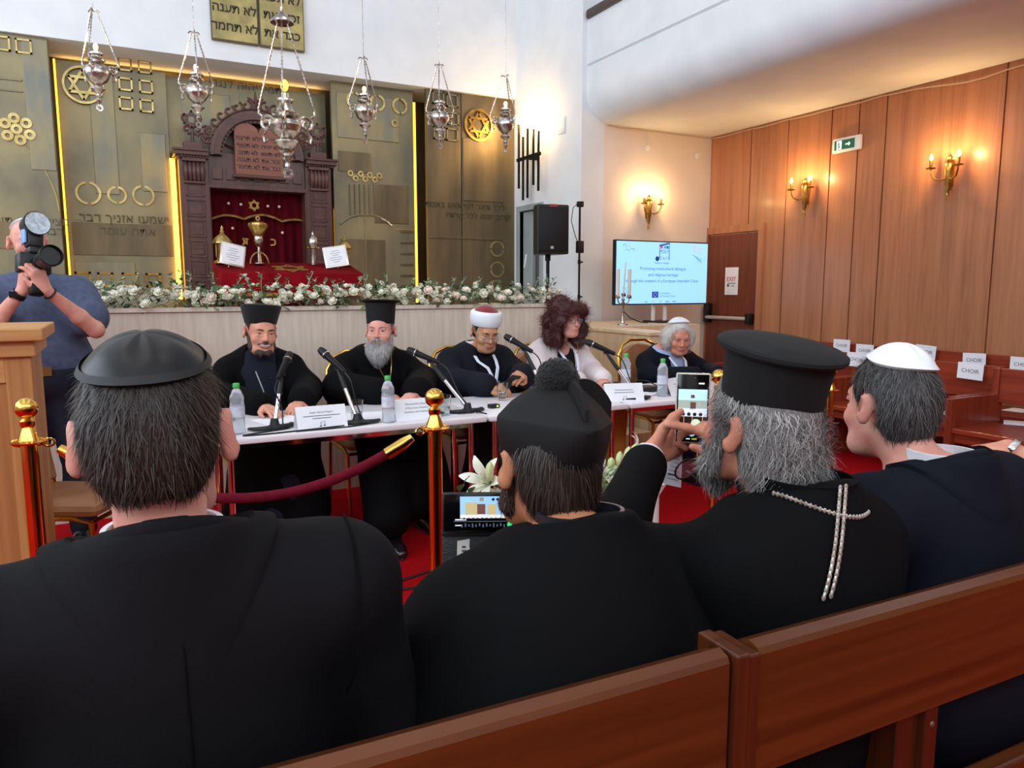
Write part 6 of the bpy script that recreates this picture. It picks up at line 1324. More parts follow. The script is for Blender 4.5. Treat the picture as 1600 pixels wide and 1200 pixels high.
for q in (-1,1): MB().add([M@Vector(p) for p in ((q*.004,-.028,.03),(q*.055,.03,.055),(q*.066,.01,.005),(q*.036,-.05,-.03))],[(0,1,2,3) if q>0 else (3,2,1,0)]).build('shirt_collar',SHIRTB,f.t,smooth=False).modifiers.new('s','SOLIDIFY').thickness=.006
for q in (-1,1):
    lp=[(q*.075,-.055,.035),(q*.105,-.105,-.06),(q*.10,-.125,-.085),(q*.075,-.13,-.10),(q*.02,-.165,-.22),(q*.05,-.12,-.06)]
    MB().add([f.nb+Vector(p) for p in lp],[(0,1,5),(1,2,3,5),(3,4,5)] if q<0 else [(5,1,0),(5,3,2,1),(5,4,3)]).build('lapel',NAVY,f.t,smooth=False).modifiers.new('s','SOLIDIFY').thickness=.008
lanyard(f,.90,.66,.068,-.15,-.19,.0)
ex=[('ell',(q*.08,.02,z),(.035,.05,.04),None,.03) for q in (-1,1) for z in (-.03,.02)]
f.hair(HWH,.012,front=-.012,low=-.10,n=3200,L=.045,w=.0018,extra=ex,lift=.35,wob=.35,curl=.7,fz=.095,earr=.02,cap=((0,.35,1),48),seg=5,seed=9)
f.dome('skullcap',SATW,(0,.35,1),48,off=.03,gores=4)
# ---------------------------------------------------------------- photographer
f=Fig('standing person in a grey blue short sleeved shirt raising a camera to the face',-.36,4.52); ph_=f
f.pose((-.015,.01,1.605),yaw=14,pitch=4,shz=1.40,shd=.06,sw=.19,hip=(.02,.03,.93),fat=1.15,stand=True,armL=((.26,-.22,1.17),(.07,-.36,1.37)),armR=((-.20,-.22,1.16),(-.03,-.31,1.37)))
f.hand(-1,(.25,-.25,.95),(-.75,-.55,-.1),ts=1,curl=(.9,.95,1.,1.0),thumb=(-.01,-.01,-.01)); f.hand(1,(-.35,-.1,.9),(.6,-.7,-.2),ts=-1,curl=(.7,.75,.8,.85)); f.body(SK2)
f.face(BROWG,squint=.5)
GB=cloth('grey_blue_shirt',(86,96,122),(74,84,110),rough=.75,scale=30)
so_=f.wear('shirt',f.torso[1:]+[('cap',(f.hip.x-.09,.02,1.0),(f.hip.x+.09,.02,1.0),.115,.115,.05)]+[('cap',tuple(f.sh[q]),tuple(f.sh[q].lerp(f.el[q],.62)),.075,.078,.035) for q in (-1,1)],GB,.02,cuts=[('half',tuple(f.nb+Vector((0,-.04,.02))),(0,-.3,1),.13,.01),('half',(f.hip.x,0,.965),(0,0,-1),.3,.008)],noise=(.010,17,3))
f.band(GB,f.nb.z-.01,f.nb.z+.045,.075,'shirt_collar')
f.wear('trousers',f.torso[:1]+f.legs[0:3]+f.legs[4:7],cloth('dark_trousers',(34,36,46),(28,30,40)),.022,cuts=[('half',(f.hip.x,0,.975),(0,0,1),.3,.006)],noise=(.008,18,7))
b=MB(); n=40; vs=[]
for z in (.945,.985):
    for r in (.153,.158):
        for i in range(n): a=2*PI*i/n; vs.append((f.hip.x+(r+.075)*math.cos(a)*.98,.03+r*1.0*math.sin(a),z))
b.add(vs,[(n+i,n+(i+1)%n,3*n+(i+1)%n,3*n+i) for i in range(n)]+[(2*n+i,3*n+i,3*n+(i+1)%n,2*n+(i+1)%n) for i in range(n)]+[(i,(i+1)%n,n+(i+1)%n,n+i) for i in range(n)]); bl=b.build('belt',BLACKP,f.t,ang=30); MB().box((f.hip.x-.02,-.136,.94),(f.hip.x+.03,-.130,.99)).build('buckle',CHROME,bl,smooth=False)
w=f.el[-1].lerp(f.wr[-1],.9); d=(f.wr[-1]-f.el[-1]).normalized(); b=MB(); x,y,z=frame(d); M=Matrix((x,y,z)).transposed().to_4x4(); M.translation=w; b.lathe([(.031,-.012),(.034,-.012),(.034,.012),(.031,.012)],20,M); wb=b.build('watch_strap',BLACKP,f.t); MB().cbox(w+Vector((-.02,-.028,0)),(.03,.012,.03)).build('watch_face',BLACKM,wb,smooth=False)
w=f.el[1].lerp(f.wr[1],.92); d=(f.wr[1]-f.el[1]).normalized(); x,y,z=frame(d); M=Matrix((x,y,z)).transposed().to_4x4(); M.translation=w; MB().lathe([(.033,-.003),(.035,0),(.033,.003)],20,M).build('cord_bracelet',BLACKP,f.t)
for q in (-1,1): shoe(f,f.legs[3 if q<0 else 7][1][0],-.0,0)
f.dome('skullcap',SATW,(-.1,.55,1),50,off=.008)
cm=thing('camera','black camera with a long lens and a round topped flash held by the photographer','camera',(-.335,4.21,1.495),rot=(R(-12),R(8),R(22)))
MB().rbox((-.07,-.03,-.05),(.07,.04,.045),.014).rbox((-.03,-.035,.04),(.03,.035,.075),.01).build('camera_body',BLACKP,cm)
M=basis((.01,-.03,-.005),(1,0,0),(0,0,1)); MB().lathe([(.034,0),(.036,.04),(.032,.045),(.038,.06),(.038,.10),(.046,.13),(.05,.145),(.05,.165),(.046,.166),(.042,.15),(0,.148)],28,M).build('lens',BLACKM,cm); MB().lathe([(0,.150),(.041,.150)],24,M,cap=False).build('front_glass',mat('lens_front',(14,16,20),.05,coat=1.),cm)
MB().rbox((-.034,-.03,.075),(.034,.03,.165),.01).build('flash_body',BLACKP,cm); MB().cyl((.0,.04,.185),(.0,-.045,.185),.05,.058,24).build('flash_head',BLACKP,cm); MB().lathe([(0,.0),(.052,.0),(.054,.004)],24,basis((0,-.046,.185),(1,0,0),(0,0,1)),cap=False).build('flash_diffuser',mat('flash_lens',(206,216,226),.2,c2=(160,176,186),scale=60),cm)
MB().rbox((-.046,-.02,.09),(-.036,.03,.2),.003).build('blue_band',mat('light_blue',(130,170,220),.5),cm); MB().rbox((-.025,-.05,-.16),(.035,.01,-.05),.012).build('handle_grip',BLACKM,cm)
# ---------------------------------------------------------------- front row, seen from behind (they face +y)
# man 1: black satin skullcap, dark suit
f=Fig('person in a black suit and black satin skullcap seated from behind nearest the lectern',.045,.93,PI); q1=f
hd=f.W(.031,.955,1.208)
f.pose(hd,yaw=-8,pitch=4,roll=2,shz=1.045,sw=.19,shy=.02,hip=(0,.02,.53),seat=.447,fat=1.05,hs=.94,shd=.045,armL=((.225,-.02,.78),(.12,-.30,.62)),armR=((-.235,-.02,.78),(-.12,-.30,.62)))
f.hand(1,(-.5,-.8,-.2),(0,-.1,1),ts=-1); f.hand(-1,(.5,-.8,-.2),(0,-.1,1),ts=1); f.body(SK2,.005); f.face()
jk=f.wear('suit_jacket',f.nk+f.torso+f.sleeves(.058,.054,.042)+[('cap',tuple(f.nb+Vector((q*.06,.0,-.03))),tuple(f.sh[q]+Vector((q*.014,.005,.020))),.030,.036,.03) for q in (-1,1)],BLKW,.018,cuts=[('half',tuple(f.nb+Vector((0,.0,.045))),(0,-.45,1),.16,.01)],noise=(.005,17,31),h=.008)
f.collar(BLKW,f.nb.z+.062,.073,.112,.055,-158,158,fall=.016,on=jk)
f.band(SHIRT,f.nb.z+.01,f.nb.z+.054,.066,'shirt_collar')
f.wear('trousers',f.legs[0:3]+f.legs[4:7]+f.torso[:1],BLKW,.018)
for q in (-1,1):      # seam where the sleeve joins
    e=f.sh[q]; MB().tube([e+Vector((q*.012+q*.004*math.cos(a)-q*.02*(a/3),.094*math.sin(a)+.012,.098*math.cos(a)-.005-.03*(a/3.0))) for a in [i*.22 for i in range(-1,12)]],.0016,5).build('sleeve_seam',BLK,f.t)
sm_=[]
for i in range(24):
    h=jk.ray_cast(Vector((.006-.01*i/24,.6,f.nb.z-.03-.02*i)),Vector((0,-1,0)))
    if h[0]: sm_.append(h[1]+Vector((0,.0004,0)))
MB().tube(sm_,.0013,5).build('back_seam',BLK,f.t)
def comb_down(P,N,Mi):
    D=np.tile(np.array([0,0,-1.]),(len(P),1)); L=(P@Mi[:3,:3].T+Mi[:3,3]); D[:,0]+=L[:,0]*2.5; D[:,1]+=np.where(L[:,1]<.03,.5,0); return D
f.hair(HDK,.006,front=-.02,low=-.075,n=10000,L=.018,w=.0013,seed=21,lift=.22,wob=.22,comb=comb_down,fz=.07,earr=.036,cap=((.0,.36,1),51))
f.dome('skullcap',SATB,(.0,.36,1),51,off=.0135,gores=4,depth=.003,rimw=.007,rot=.0,rim=mat('black_binding',(22,22,24),.6))
# man 2: four cornered hat with a pompom
f=Fig('person in a black robe and cornered black hat with a pompom, seen from behind',.545,.91,PI); q2=f
hd=f.W(*onY(853,722,1.06))
f.pose(hd,yaw=-6,pitch=6,roll=-1,shz=.965,shd=.10,sw=.168,shy=-.055,hip=(0,.03,.53),seat=.447,fat=1.12,hs=.95,armL=((.25,-.10,.70),(.03,-.33,.74)),armR=((-.25,-.10,.70),(-.10,-.33,.74)))
f.hand(1,(-.55,-.75,.2),(.5,-.2,.8),ts=-1,curl=(.8,.85,.9,.9)); f.hand(-1,(.55,-.75,.2),(-.5,-.2,.8),ts=1,curl=(.8,.85,.9,.9)); f.body(SK4,.005); f.face()
f.wear('robe',f.nk+f.torso+f.sleeves(.065,.068,.06)+[('cap',tuple(f.sh[q]),(f.sh[q].x*1.02,.06,.70),.07,.10,.08) for q in (-1,1)]+[('ell',(0,.05,.76),(.17,.10,.2),None,.08)],BLK,.022,cuts=[('half',tuple(f.nb+Vector((0,.0,.04))),(0,-.3,1),.14,.01)],noise=(.006,14,41),h=.008)
f.band(mat('leather_collar',(30,33,38),.28),f.nb.z+.012,f.nb.z+.052,.072,'stand_collar',tilt=.006)
f.wear('robe_skirt',f.robe_legs(.04,.10),BLK,.015)
b=f.wear('beard',tp(f.Mh,[('cap',(q*.068,-.0,-.02),(q*.058,-.035,-.075),.010,.015,.01) for q in (-1,1)]+[('cap',(q*.058,-.035,-.075),(q*.02,-.078,-.105),.015,.018,.01) for q in (-1,1)]+[('cap',(-.02,-.08,-.102),(.02,-.08,-.102),.02,.02,.01)]),BDK,.002,h=.005,relax=1); f.fuzz(b,BDK,2500,.012,.0012)
f.hair(HBR,.008,front=-.03,low=-.088,n=6500,L=.032,w=.0015,seed=22,lift=.10,wob=.12,comb=comb_down,fz=.05,earr=.036,extra=[('ell',(0,.064,-.045),(.050,.03,.042),None,.03)],capz=.05)
HM=Matrix.Translation((-.004,.018,.008))@Matrix.Rotation(R(-6),4,'X')@Matrix.Rotation(R(-4),4,'Y')@Matrix.Diagonal((1.,1.07,.98,1))
def sqr(a,z):     # round at the brow, four cornered at the top
    t=min(1,max(0,z/.06)); p=2+2.6*t; c,s_=abs(math.cos(a+PI/4)),abs(math.sin(a+PI/4)); return 1/((c**p+s_**p)**(1/p))/(1+.02*t)
b=MB().lathe([(.080,.006),(.0825,.0),(.085,.002),(.087,.022),(.0885,.045),(.0895,.068),(.0885,.073),(.07,.099),(.045,.123),(.02,.135),(.0,.138)],64,HM@Matrix.Diagonal((1,1.12,1,1)),fr=sqr)
ho=f.hpart('cornered_hat',b,HATB,ang=25)
for k,a in enumerate((90,180,-90)):     # three curved blades running from the middle to the corners
    pl=[(.012,.0)]+[(.012+.094*t,.008+.066*math.sin(PI*(.22+.70*t))**.7) for t in [i/12 for i in range(13)]]+[(.108,-.006)]
    M=HM@Matrix.Translation((0,0,.072))@Matrix.Rotation(R(a),4,'Z')@Matrix.Rotation(R(90),4,'X'); bl=MB().prism(pl,-.004,.004,M); f.hpart('hat_blade',bl,HATB,parent=ho,bevel=.002,smooth=False)
pm=MB().sph((0,0,0),.034,20,14,M=Matrix.Translation(Vector((0,-.004,.15)))); pm2=MB().sph((-.0,.0,.152),.034,20,14); o=f.hpart('pompom',MB().sph(tuple(HM@Vector((.006,.005,.142))),.037,20,14),mat('pompom_wool',(12,12,13),.9,sheen=.2),parent=ho)
Pn,Nn=sample_mesh(o,2600,seed=4); strands('pompom_fluff',Pn,Nn,Nn+.01*np.random.default_rng(2).normal(size=Nn.shape),.018,.0024,MATS['pompom_wool'],ho,3,2.5,0,.3,0.,6)
# man 3: tall brimmed hat, grey hair, raised phone, silver chain
f=Fig('grey haired person in a black robe and tall brimmed hat raising a phone, from behind',.985,.91,PI); q3=f
hd=f.W(1.012,.965,1.135)
wL=f.W(*onY(1014,712,1.30)); eL=f.W(.735,1.04,.915); wR=f.W(*onY(1158,694,1.19)); eR=f.W(1.24,1.02,.82)
f.pose(hd,yaw=4,pitch=-5,roll=0,shz=.985,sw=.195,shy=.04,hip=(0,.03,.53),seat=.447,fat=1.18,hs=1.0,armL=(eR,wR) if False else None)
# the arm at -x is his right in this turned frame: world left arm raised with the phone
f.pose(hd,yaw=0,pitch=-8,roll=0,shz=.985,shd=.06,sw=.155,shy=.04,hip=(0,.03,.53),seat=.447,fat=1.12,hs=.97,armL=(eL,wL),armR=(eR,wR))
def dv(X,Y,Z): return tuple(Matrix.Rotation(-PI,3,'Z')@Vector((X,Y,Z)))
dc=lambda r,u,w: tuple(Matrix.Rotation(-PI,3,'Z')@(RT*r+UP*u+FW*w)); f.hand(1,dc(.80,.42,.30),dc(-.35,.1,.93),ts=1,curl=(-.05,.0,.05,.1),thumb=(.030,-.02,-.035),size=.97)
f.hand(-1,dv(-.66,.42,.36),dv(.2,-.6,.8),ts=-1,curl=(.12,1.0,1.1,1.15),thumb=(.0,.0,.0)); f.body(SK5,.0045); f.face(BROWG)
f.wear('robe',f.nk+f.torso+f.sleeves(.050,.043,.031,.86)+[('ell',(0,.06,.80),(.17,.11,.2),None,.08)],BLK,.022,cuts=[('half',tuple(f.nb+Vector((0,.0,.04))),(0,-.3,1),.13,.01)],noise=(.008,15,52),h=.008)
f.wear('robe_skirt',f.robe_legs(.04,.10),BLK,.015)
a_,b_=f.el[1].lerp(f.wr[1],.84),f.el[1].lerp(f.wr[1],.93); f.wear('shirt_cuff',[('cap',tuple(a_),tuple(b_),.036,.033,.01)],SHIRT,.008,h=.005)
f.band(BLK,f.nb.z-.0,f.nb.z+.062,.082,'stand_collar',ry=1.02)
def comb_wavy(P,N,Mi):
    L=(P@Mi[:3,:3].T+Mi[:3,3]); D=np.tile(np.array([0,0,-1.]),(len(P),1)); D[:,1]+=.7+.5*np.sin(60*L[:,2]+14*L[:,0]); D[:,0]+=.4*np.sin(45*L[:,2]+30*L[:,0]); return D
f.hair(HGR,.012,front=-.035,low=-.09,capz=.065,earz=.05,n=9500,L=.046,w=.0014,seed=23,lift=.14,wob=.14,curl=.9,comb=comb_wavy,fz=.055,earr=.032,seg=6,extra=[('ell',(0,.07,-.045),(.07,.042,.055),None,.03)],noise=(.007,60,3,(1,1,.6)))
b=f.wear('beard',tp(f.Mh,[('cap',(q*.070,-.02,-.01),(q*.058,-.045,-.085),.010,.015,.02) for q in (-1,1)]+[('cap',(q*.058,-.045,-.085),(0,-.085,-.11),.016,.028,.02) for q in (-1,1)]+[('cap',(0,-.085,-.12),(0,-.085,-.14),.03,.025,.03),('cap',(-.034,-.08,-.06),(.034,-.08,-.06),.016,.016,.01)]),HGR,.002,h=.005,relax=1); f.fuzz(b,HGR,3500,.018,.0014,lift=.3)
KP=[(.077,.002),(.079,-.002),(.0805,.002),(.0875,.112),(.101,.118),(.104,.122),(.1035,.128),(.098,.132),(.05,.138),(.0,.139)]
KM=Matrix.Translation((0,.018,.026))@Matrix.Rotation(R(-3),4,'X')@Matrix.Diagonal((1.02,1.15,1,1))
f.hpart('brimmed_hat',MB().lathe(KP,64,KM),FELT,ang=28)
CHN=mat('silver_link_chain',(206,200,190),.35,.6,c2=(150,140,128),scale=60)
nz=f.nb.z; ctr=Vector((f.nb.x,f.nb.y+.012,0)); pts=[ctr+Vector((.088*math.sin(R(a)),.088*math.cos(R(a))+.002,nz-.004-.012*(abs(a-20)<16)+.01*(abs(a)>60))) for a in range(-75,96,5)]
def links(b,pts,r):
    P=[Vector(p) for p in pts]; acc=[P[0]]; 
    for a,c in zip(P,P[1:]):
        n=max(1,int((c-a).length/(r*2.2)))
        acc+=[a.lerp(c,k/n) for k in range(1,n+1)]
    for i,p in enumerate(acc): b.sph(p,r,6,4,(1,.7,1.25))
    return b
def back_y(x,z): return f.nb.y+.115+.035*min(1,max(0,(nz-z)/.12))

dpc=bpy.context.evaluated_depsgraph_get(); dpc.update()
rb=[c for c in f.t.children if c.name.startswith('robe')][0]
def on_back(o,x,t,off):
    dr=Vector((0,-1,-.8)).normalized(); hit=o.ray_cast(Vector((x,.06+.075*t,nz+.035-.23*t))-dr*.5,dr); return hit[1]-dr*off if hit[0] else None
CHN2=mat('chain_core',(150,142,132),.4,.7)
def chn(nm,pts,r):
    pts=[p for p in pts if p is not None]; o=links(MB().tube(pts,r*.6,5),pts,r).build(nm,CHN,f.t); return o
xj=f.W(1.0,.8,0)[0]
for d in (-.006,.006): chn('hanging_chain',[on_back(rb,xj+d+.085*i/17,.12+.64*i/17,.005) for i in range(18)],.0042)
def on_top(a,r): 
    p=Vector((f.nb.x+r*1.05*math.sin(R(a)),f.nb.y+.012+r*math.cos(R(a)),nz+.3)); h=rb.ray_cast(p,Vector((0,0,-1))); return h[1]+Vector((0,0,.004)) if h[0] else None
chn('neck_chain',[on_top(a,.100) for a in range(-20,80,4)],.0036)
# man 4: white skullcap, navy suit
f=Fig('person in a navy suit and white satin skullcap seen from behind',1.43,.92,PI); q4=f
hd=f.W(*onY(1390,634,1.0))
f.pose(hd,yaw=-14,pitch=4,roll=-2,shz=.985,shd=.04,sw=.215,shy=.03,hip=(0,.03,.53),seat=.447,fat=1.32,hs=.92,armL=((.30,-.05,.70),(.14,-.32,.60)),armR=((-.31,-.05,.72),(-.14,-.32,.62)))
f.hand(1,(-.5,-.8,-.2),(0,-.1,1),ts=-1); f.hand(-1,(.5,-.8,-.2),(0,-.1,1),ts=1); f.body(SK2,.005); f.face()
jk=f.wear('suit_jacket',f.nk+f.torso+f.sleeves(.064,.06,.046)+[('cap',tuple(f.nb+Vector((q*.06,.0,-.03))),tuple(f.sh[q]+Vector((q*.0,.005,.012))),.035,.036,.04) for q in (-1,1)]+[('ell',(0,.07,.62),(.19,.12,.2),None,.06)],NAVY,.020,cuts=[('half',tuple(f.nb+Vector((0,.0,.045))),(0,-.45,1),.16,.01)],noise=(.007,15,61),h=.008)
f.collar(NAVY,f.nb.z+.060,.078,.116,.058,-158,158,fall=.02,on=jk); f.band(SHIRT,f.nb.z-.01,f.nb.z+.058,.068,'shirt_collar',cy=.004)
f.wear('trousers',f.legs[0:3]+f.legs[4:7]+f.torso[:1],NAVY,.020)
f.hair(HSG,.007,front=-.012,low=-.085,n=8000,L=.022,w=.0013,seed=24,lift=.22,wob=.22,comb=comb_down,fz=.06,earr=.034,cap=((-.03,.26,1),47))
f.dome('skullcap',SATW,(-.03,.26,1),47,off=.0145,gores=4,depth=.003,rimw=.007,hi=.012,rot=.3)
for g_ in (q1,q2,q3,q4):
    for q in (-1,1): shoe(g_,g_.legs[3 if q<0 else 7][1][0],g_.legs[3][1][1]-.03,0)
# fifth person, mostly outside the frame: arm with a bracelet
f=Fig('person in dark maroon clothing at the picture edge, bare forearm with a bracelet',2.62,1.10,PI); q5=f
f.pose((0,-.06,1.16),seat=.447,shz=.99,sw=.175,shy=.02,fat=1.05,armL=((.33,.06,.83),(.38,-.09,.925)),armR=((-.24,-.05,.76),(-.10,-.30,.62)))
f.hand(1,(.75,-.3,-.15),(0,.2,1),ts=1,curl=(.3,.35,.4,.45)); f.hand(-1,(.5,-.8,-.2),(0,-.1,1),ts=1); f.body(SK1); f.face()
MAR=cloth('maroon',(48,26,34),(38,20,28)); f.wear('top',f.torso+[('cap',tuple(f.sh[q]),tuple(f.el[q]),.056,.05,.03) for q in (-1,1)],MAR,.02,cuts=[('half',tuple(f.nb+Vector((0,.0,.03))),(0,-.3,1),.16,.01)],noise=(.006,18,71))
f.wear('trousers',f.legs[0:3]+f.legs[4:7]+f.torso[:1],BLKW,.02); f.hair(HBR,.014,front=-.03,low=-.11,n=1500,L=.05,w=.002,seed=25,comb=comb_down)
for q in (-1,1): shoe(f,f.legs[3 if q<0 else 7][1][0],f.legs[3][1][1]-.03,0)
w=f.el[1].lerp(f.wr[1],.97); d=(f.wr[1]-f.el[1]).normalized(); x,y,z=frame(d); M=Matrix((x,y,z)).transposed().to_4x4(); M.translation=w; MB().lathe([(.034,-.008),(.037,-.008),(.037,.008),(.034,.008)],24,M).build('bracelet',SILVER,f.t)
# ---------------------------------------------------------------- what they hold
def phone(loc,M3,label,w=.075,h=.155,cs=BLACKP):
    t=thing('smartphone',label,'phone',loc); t.rotation_euler=M3.to_euler(); 
    MB().rbox((-w/2-.003,-h/2-.003,-.009),(w/2+.003,h/2+.003,.0),.004,n=3).build('case',cs,t,bevel=0); MB().rbox((-w/2,-h/2,-.001),(w/2,h/2,.0012),.001).build('glass',mat('phone_glass',(8,8,10),.12),t); return t
def em(n,c,e=.55): return mat('lit_'+n,c,.4,emit=e)
# phone 3 (upright): shows the hall
a=onY(1060,640,1.27); p=onY(1082,638,1.25); q_=Vector(p); nrm=(EYE-q_).normalized(); xx=Vector((RT.x,RT.y,0)).normalized(); xx=(xx*.97+Vector((nrm.x,nrm.y,0))*.22).normalized(); yy=Vector((.05,-.0,1)); B=basis((0,0,0),xx,yy).to_3x3()
t=phone(q_,B,'upright smartphone photographing the hall, held up by the grey haired person',.068,.150,mat('clear_case',(176,168,150),.25,c2=(206,200,186),scale=120))
def pr(nm,x0,y0,x1,y1,m,z=.0016): return MB().box((x0,y0,z-.0004),(x1,y1,z))
sc_=MB().box((-.031,-.014,.0012),(.031,.042,.0016)); vo=sc_.build('view_wall',em('sky',(176,214,236)),t,smooth=False)
MB().box((-.031,.0,.0016),(.031,.018,.0019)).build('view_panels',em('tan',(150,160,150)),vo,smooth=False); MB().box((-.005,-.002,.0019),(.007,.014,.0021)).box((-.004,.023,.0019),(.004,.030,.0021)).build('view_ark',em('ark',(90,60,54)),vo,smooth=False)
MB().box((-.031,-.018,.0019),(.031,.0,.0021)).build('view_parapet',em('pale',(206,214,228)),vo,smooth=False)
b=MB()
for k in range(4): b.sph((-.02+.0125*k,-.013,.002),.0045,8,6,(1,1,.12))
b.build('view_people',em('dark',(24,26,34),.1),vo,smooth=False)
MB().box((-.031,-.045,.0012),(.031,-.0145,.0015)).build('view_shadow',em('shade',(30,24,26),.2),t,smooth=False); MB().box((-.031,-.045,.0015),(-.004,-.032,.0018)).build('view_carpet',em('red',(180,24,28)),vo,smooth=False); MB().sph((.008,-.034,.0016),.011,10,6,(1,1,.08)).build('view_flowers',em('flower',(196,214,190)),vo); 
b=MB(); 
for x in (-.018,.0,.022): b.box((x-.0007,-.04,.0018),(x+.0007,-.016,.002))
b.build('view_posts',em('gold',(214,150,90)),vo,smooth=False)
MB().lathe([(0,.0016),(.0075,.0016),(.0075,.002),(0,.002)],20,Matrix.Translation((0,-.055,0))).build('shutter_button',em('button',(160,214,246),.7),t,smooth=False); MB().box((-.012,-.069,.0014),(-.004,-.067,.0018)).box((.012,.054,.0014),(.024,.057,.0018)).build('icons',em('white',(230,234,240)),t,smooth=False); MB().box((.0,-.0695,.0014),(.011,-.0665,.0018)).build('mode_icon',em('yellow',(200,190,60)),t,smooth=False); MB().sph((.004,.067,.001),.0022,8,6).build('front_camera',mat('tiny_lens',(70,74,86),.1),t)
# phone 2 (sideways) on a black folio
p=onY(752,800,1.30); nrm=Vector((EYE.x-p.x,EYE.y-p.y,.15)).normalized(); xx=Vector((RT.x*.99,RT.y,0.01)).normalized(); B=basis((0,0,0),xx,Vector((0,.18,1))).to_3x3()
t=phone(p,B,'sideways smartphone filming the speakers, propped on a black folio',.150,.072,BLACKP)
vo=MB().box((-.042,-.012,.0012),(.062,.031,.0016)).build('view_wall',em('sky2',(150,196,236)),t,smooth=False)
MB().box((-.032,-.006,.0016),(-.008,.02,.0019)).box((.012,-.006,.0016),(.03,.016,.0019)).build('view_panels',em('tan2',(190,176,130)),vo,smooth=False); MB().box((-.008,-.004,.0016),(.008,.016,.0019)).build('view_ark',em('ark2',(110,70,60)),vo,smooth=False); MB().box((-.003,.022,.0016),(.005,.029,.0019)).build('view_tablets',em('tab2',(150,140,90)),vo,smooth=False)
MB().box((-.042,-.012,.0017),(.05,-.005,.002)).build('view_parapet',em('pale2',(226,222,220)),vo,smooth=False); MB().box((.046,-.01,.0018),(.060,.0,.0022)).build('view_screen',em('blue2',(90,170,240)),vo,smooth=False)
b=MB()
for k in range(4): b.lathe([(.0022,.0017),(.003,.0017),(.003,.002),(.0022,.002)],10,Matrix.Translation((.024+.009*k,.025,0)))
for k in range(9): b.sph((-.034+.009*k,-.0125,.0018),.0026,8,6,(1,.8,.15))
b.build('view_icons',em('dark2',(30,34,48),.1),vo,smooth=False)
b=MB().box((-.055,-.019,.0012),(.055,-.0175,.0016)); 
for k in range(14): b.box((-.04+.007*k,-.03+.001*(k%3),.0012),(-.037+.007*k,-.024+.002*(k%2),.0016))
b.build('sound_levels',em('bars',(90,100,116),.2),t,smooth=False); MB().sph((.056,-.025,.0012),.0055,12,8,(1,1,.12)).build('green_button',em('green',(60,214,120),.8),t); MB().box((-.052,-.016,.0012),(-.03,-.0135,.0016)).box((-.052,-.027,.0012),(-.04,-.025,.0016)).build('captions',em('white2',(220,226,232)),t,smooth=False)
fo=thing('black_folio','black folio with a torn white label standing under the sideways phone','folio',(p.x+.03,p.y+.006,p.z-.042)); fo.rotation_euler=B.to_euler()
MB().rbox((-.105,-.17,-.012),(.09,-.006,.004),.004).build('cover',mat('folio_leather',(26,26,28),.55,c2=(20,20,22),bump=.2,bscale=200),fo); MB().rbox((-.105,-.012,-.014),(.09,.004,.012),.005).build('lip',mat('folio_leather',(26,26,28)),fo)
lb=MB().prism([(-.075,-.088),(-.073,-.022),(-.048,-.018),(-.049,-.034),(-.044,-.05),(-.060,-.076)],.004,.0048).build('torn_label',mat('cream_label',(220,212,204),.8),fo,smooth=False)
b=MB()
for k in range(3): b.box((-.064,-.036-.008*k,.0048),(-.056+.003*(k%2),-.032-.008*k,.0052))
b.build('label_print',INK,lb,smooth=False)
# spectacles and printed sheet hanging from the raised hands
sp=thing('spectacles','dark rimmed spectacles dangling from the hand behind the raised phone','glasses',tuple(onY(1090,718,1.22)),rot=(R(8),R(-38),R(-20)))
for q in (-1,1):
    MB().tube([(q*.033+.027*math.cos(a),0,.02*math.sin(a)) for a in [2*PI*i/20 for i in range(20)]],.0022,6,closed=True).build('rim',BLACKP,sp)
    MB().lathe([(0,0),(.026,0)],18,Matrix.Translation((q*.033,0,0))@Matrix.Rotation(R(90),4,'X')@Matrix.Diagonal((1,.76,1,1)),cap=False).build('lens',mat('tinted_lens',(240,120,130),.05,alpha=.25),sp)
MB().tube([(-.006,0,.002),(0,-.002,.005),(.006,0,.002)],.002,6).build('bridge',BLACKP,sp); MB().tube([(-.06,0,.004),(-.066,.03,.0),(-.07,.11,-.01)],.002,6).tube([(.06,0,.004),(.062,.03,.0),(.05,.10,-.01)],.002,6).build('temple_arm',BLACKP,sp)
c=[onY(1050,668,1.33),onY(1068,670,1.33),onY(1064,762,1.26),onY(1036,756,1.25)]
sheet=thing('programme_leaf','white printed sheet hanging edge on below the raised upright phone','paper',tuple(c[0])); b=MB(); b.add([v-c[0] for v in c]+[v-c[0]+Vector((.0,.0012,0)) for v in c],[(0,1,2,3),(7,6,5,4),(0,3,7,4),(1,5,6,2),(0,4,5,1),(3,2,6,7)]); b.build('sheet',PAPER,sheet,smooth=False)
b=MB(); n_=(c[1]-c[0]).cross(c[3]-c[0]).normalized(); n_=n_ if n_.dot(EYE-c[0])>0 else -n_
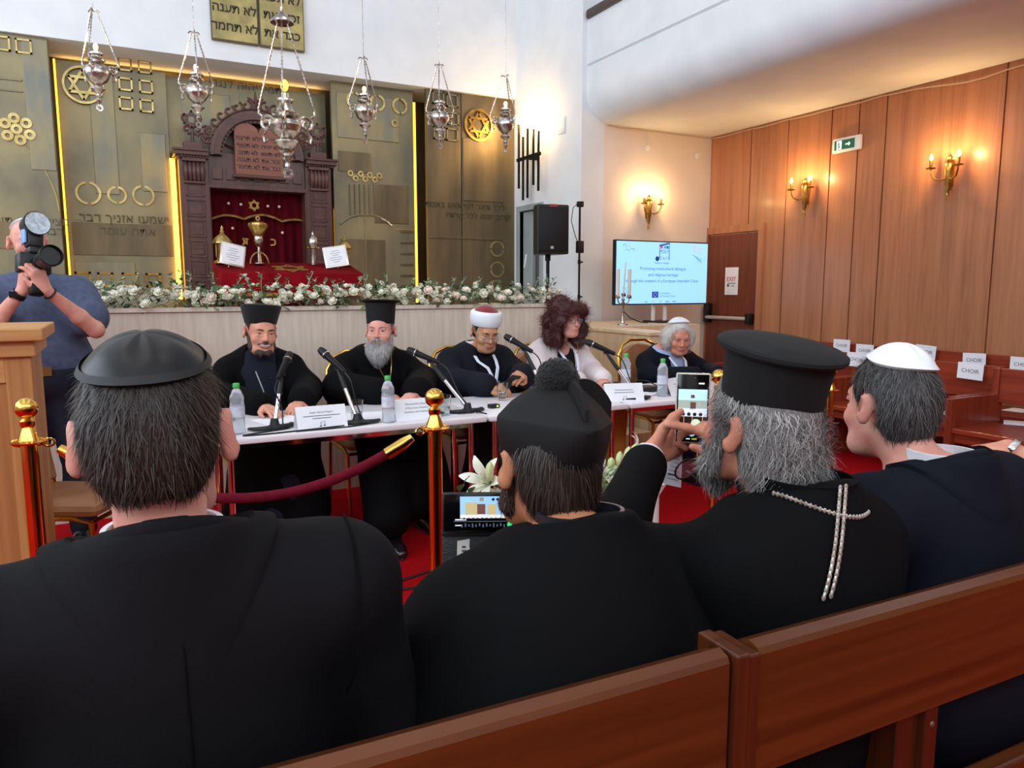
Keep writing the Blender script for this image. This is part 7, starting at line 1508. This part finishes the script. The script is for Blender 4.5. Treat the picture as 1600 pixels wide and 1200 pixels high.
for k in range(12):
    t0=.12+.07*k; l0=c[0].lerp(c[3],t0); r0_=c[1].lerp(c[2],t0); u_,v_=l0.lerp(r0_,.15)-c[0]+n_*.0008,l0.lerp(r0_,.8)-c[0]+n_*.0008; dz=Vector((0,0,-.0016)); b.add([u_,v_,v_+dz,u_+dz],[(0,1,2,3)])
b.build('text_lines',mat('pale_print',(150,146,150),.8),sheet,smooth=False)
# ---------------------------------------------------------------- camera and light
cd=bpy.data.cameras.new('camera'); cam=bpy.data.objects.new('camera',cd); COL.objects.link(cam)
cd.sensor_fit='HORIZONTAL'; cd.sensor_width=36.; cd.lens=36.*F/1600.; cd.clip_start=.02
cam.matrix_world=Matrix.Translation(EYE)@Matrix((RT,UP,-FW)).transposed().to_4x4(); scene.camera=cam
w=bpy.data.worlds.new('world'); scene.world=w; w.use_nodes=True
bg=w.node_tree.nodes['Background']; bg.inputs[0].default_value=(.7,.82,1,1); bg.inputs[1].default_value=.3
def area(name,loc,rot,sx,sy,pw,c):
    l=bpy.data.lights.new(name,'AREA'); l.shape='RECTANGLE'; l.size=sx; l.size_y=sy; l.energy=pw; l.color=c
    o=bpy.data.objects.new(name,l); COL.objects.link(o); o.location=loc; o.rotation_euler=rot; return o
for i,(a,b) in enumerate(ws): area('window_daylight',(-4.98,(a+b)/2,4.3),(0,R(-90),0),4.0,b-a-.1,WIN,(.78,.9,1.))
for a,b in wbs: area('window_daylight',((a+b)/2,-3.58,5.4),(R(90),0,0),b-a-.1,2.3,BEH,(.84,.92,1.))  # added fill from behind the camera, set in the made-up openings
for i,(x,y) in enumerate(((-1.5,1.5),(2.2,1.5),(-1.5,5.),(2.2,5.))): area('ceiling_lamp',(x,y,7.3),(0,0,0),.9,.9,CEI,(1.,.93,.84))  # unseen warm fill added overhead, no fixtures modelled
def point(name,loc,pw,c=(1,.62,.25),r=.02):
    l=bpy.data.lights.new(name,'POINT'); l.energy=pw; l.color=c; l.shadow_soft_size=r
    o=bpy.data.objects.new(name,l); COL.objects.link(o); o.location=loc; return o
for p_,pw in BULBS: point('bulb_light',p_,pw)
vs_=scene.view_settings; vs_.view_transform='Standard'; vs_.look='None'; vs_.gamma=1.; vs_.use_curve_mapping=False; vs_.exposure=EXPO
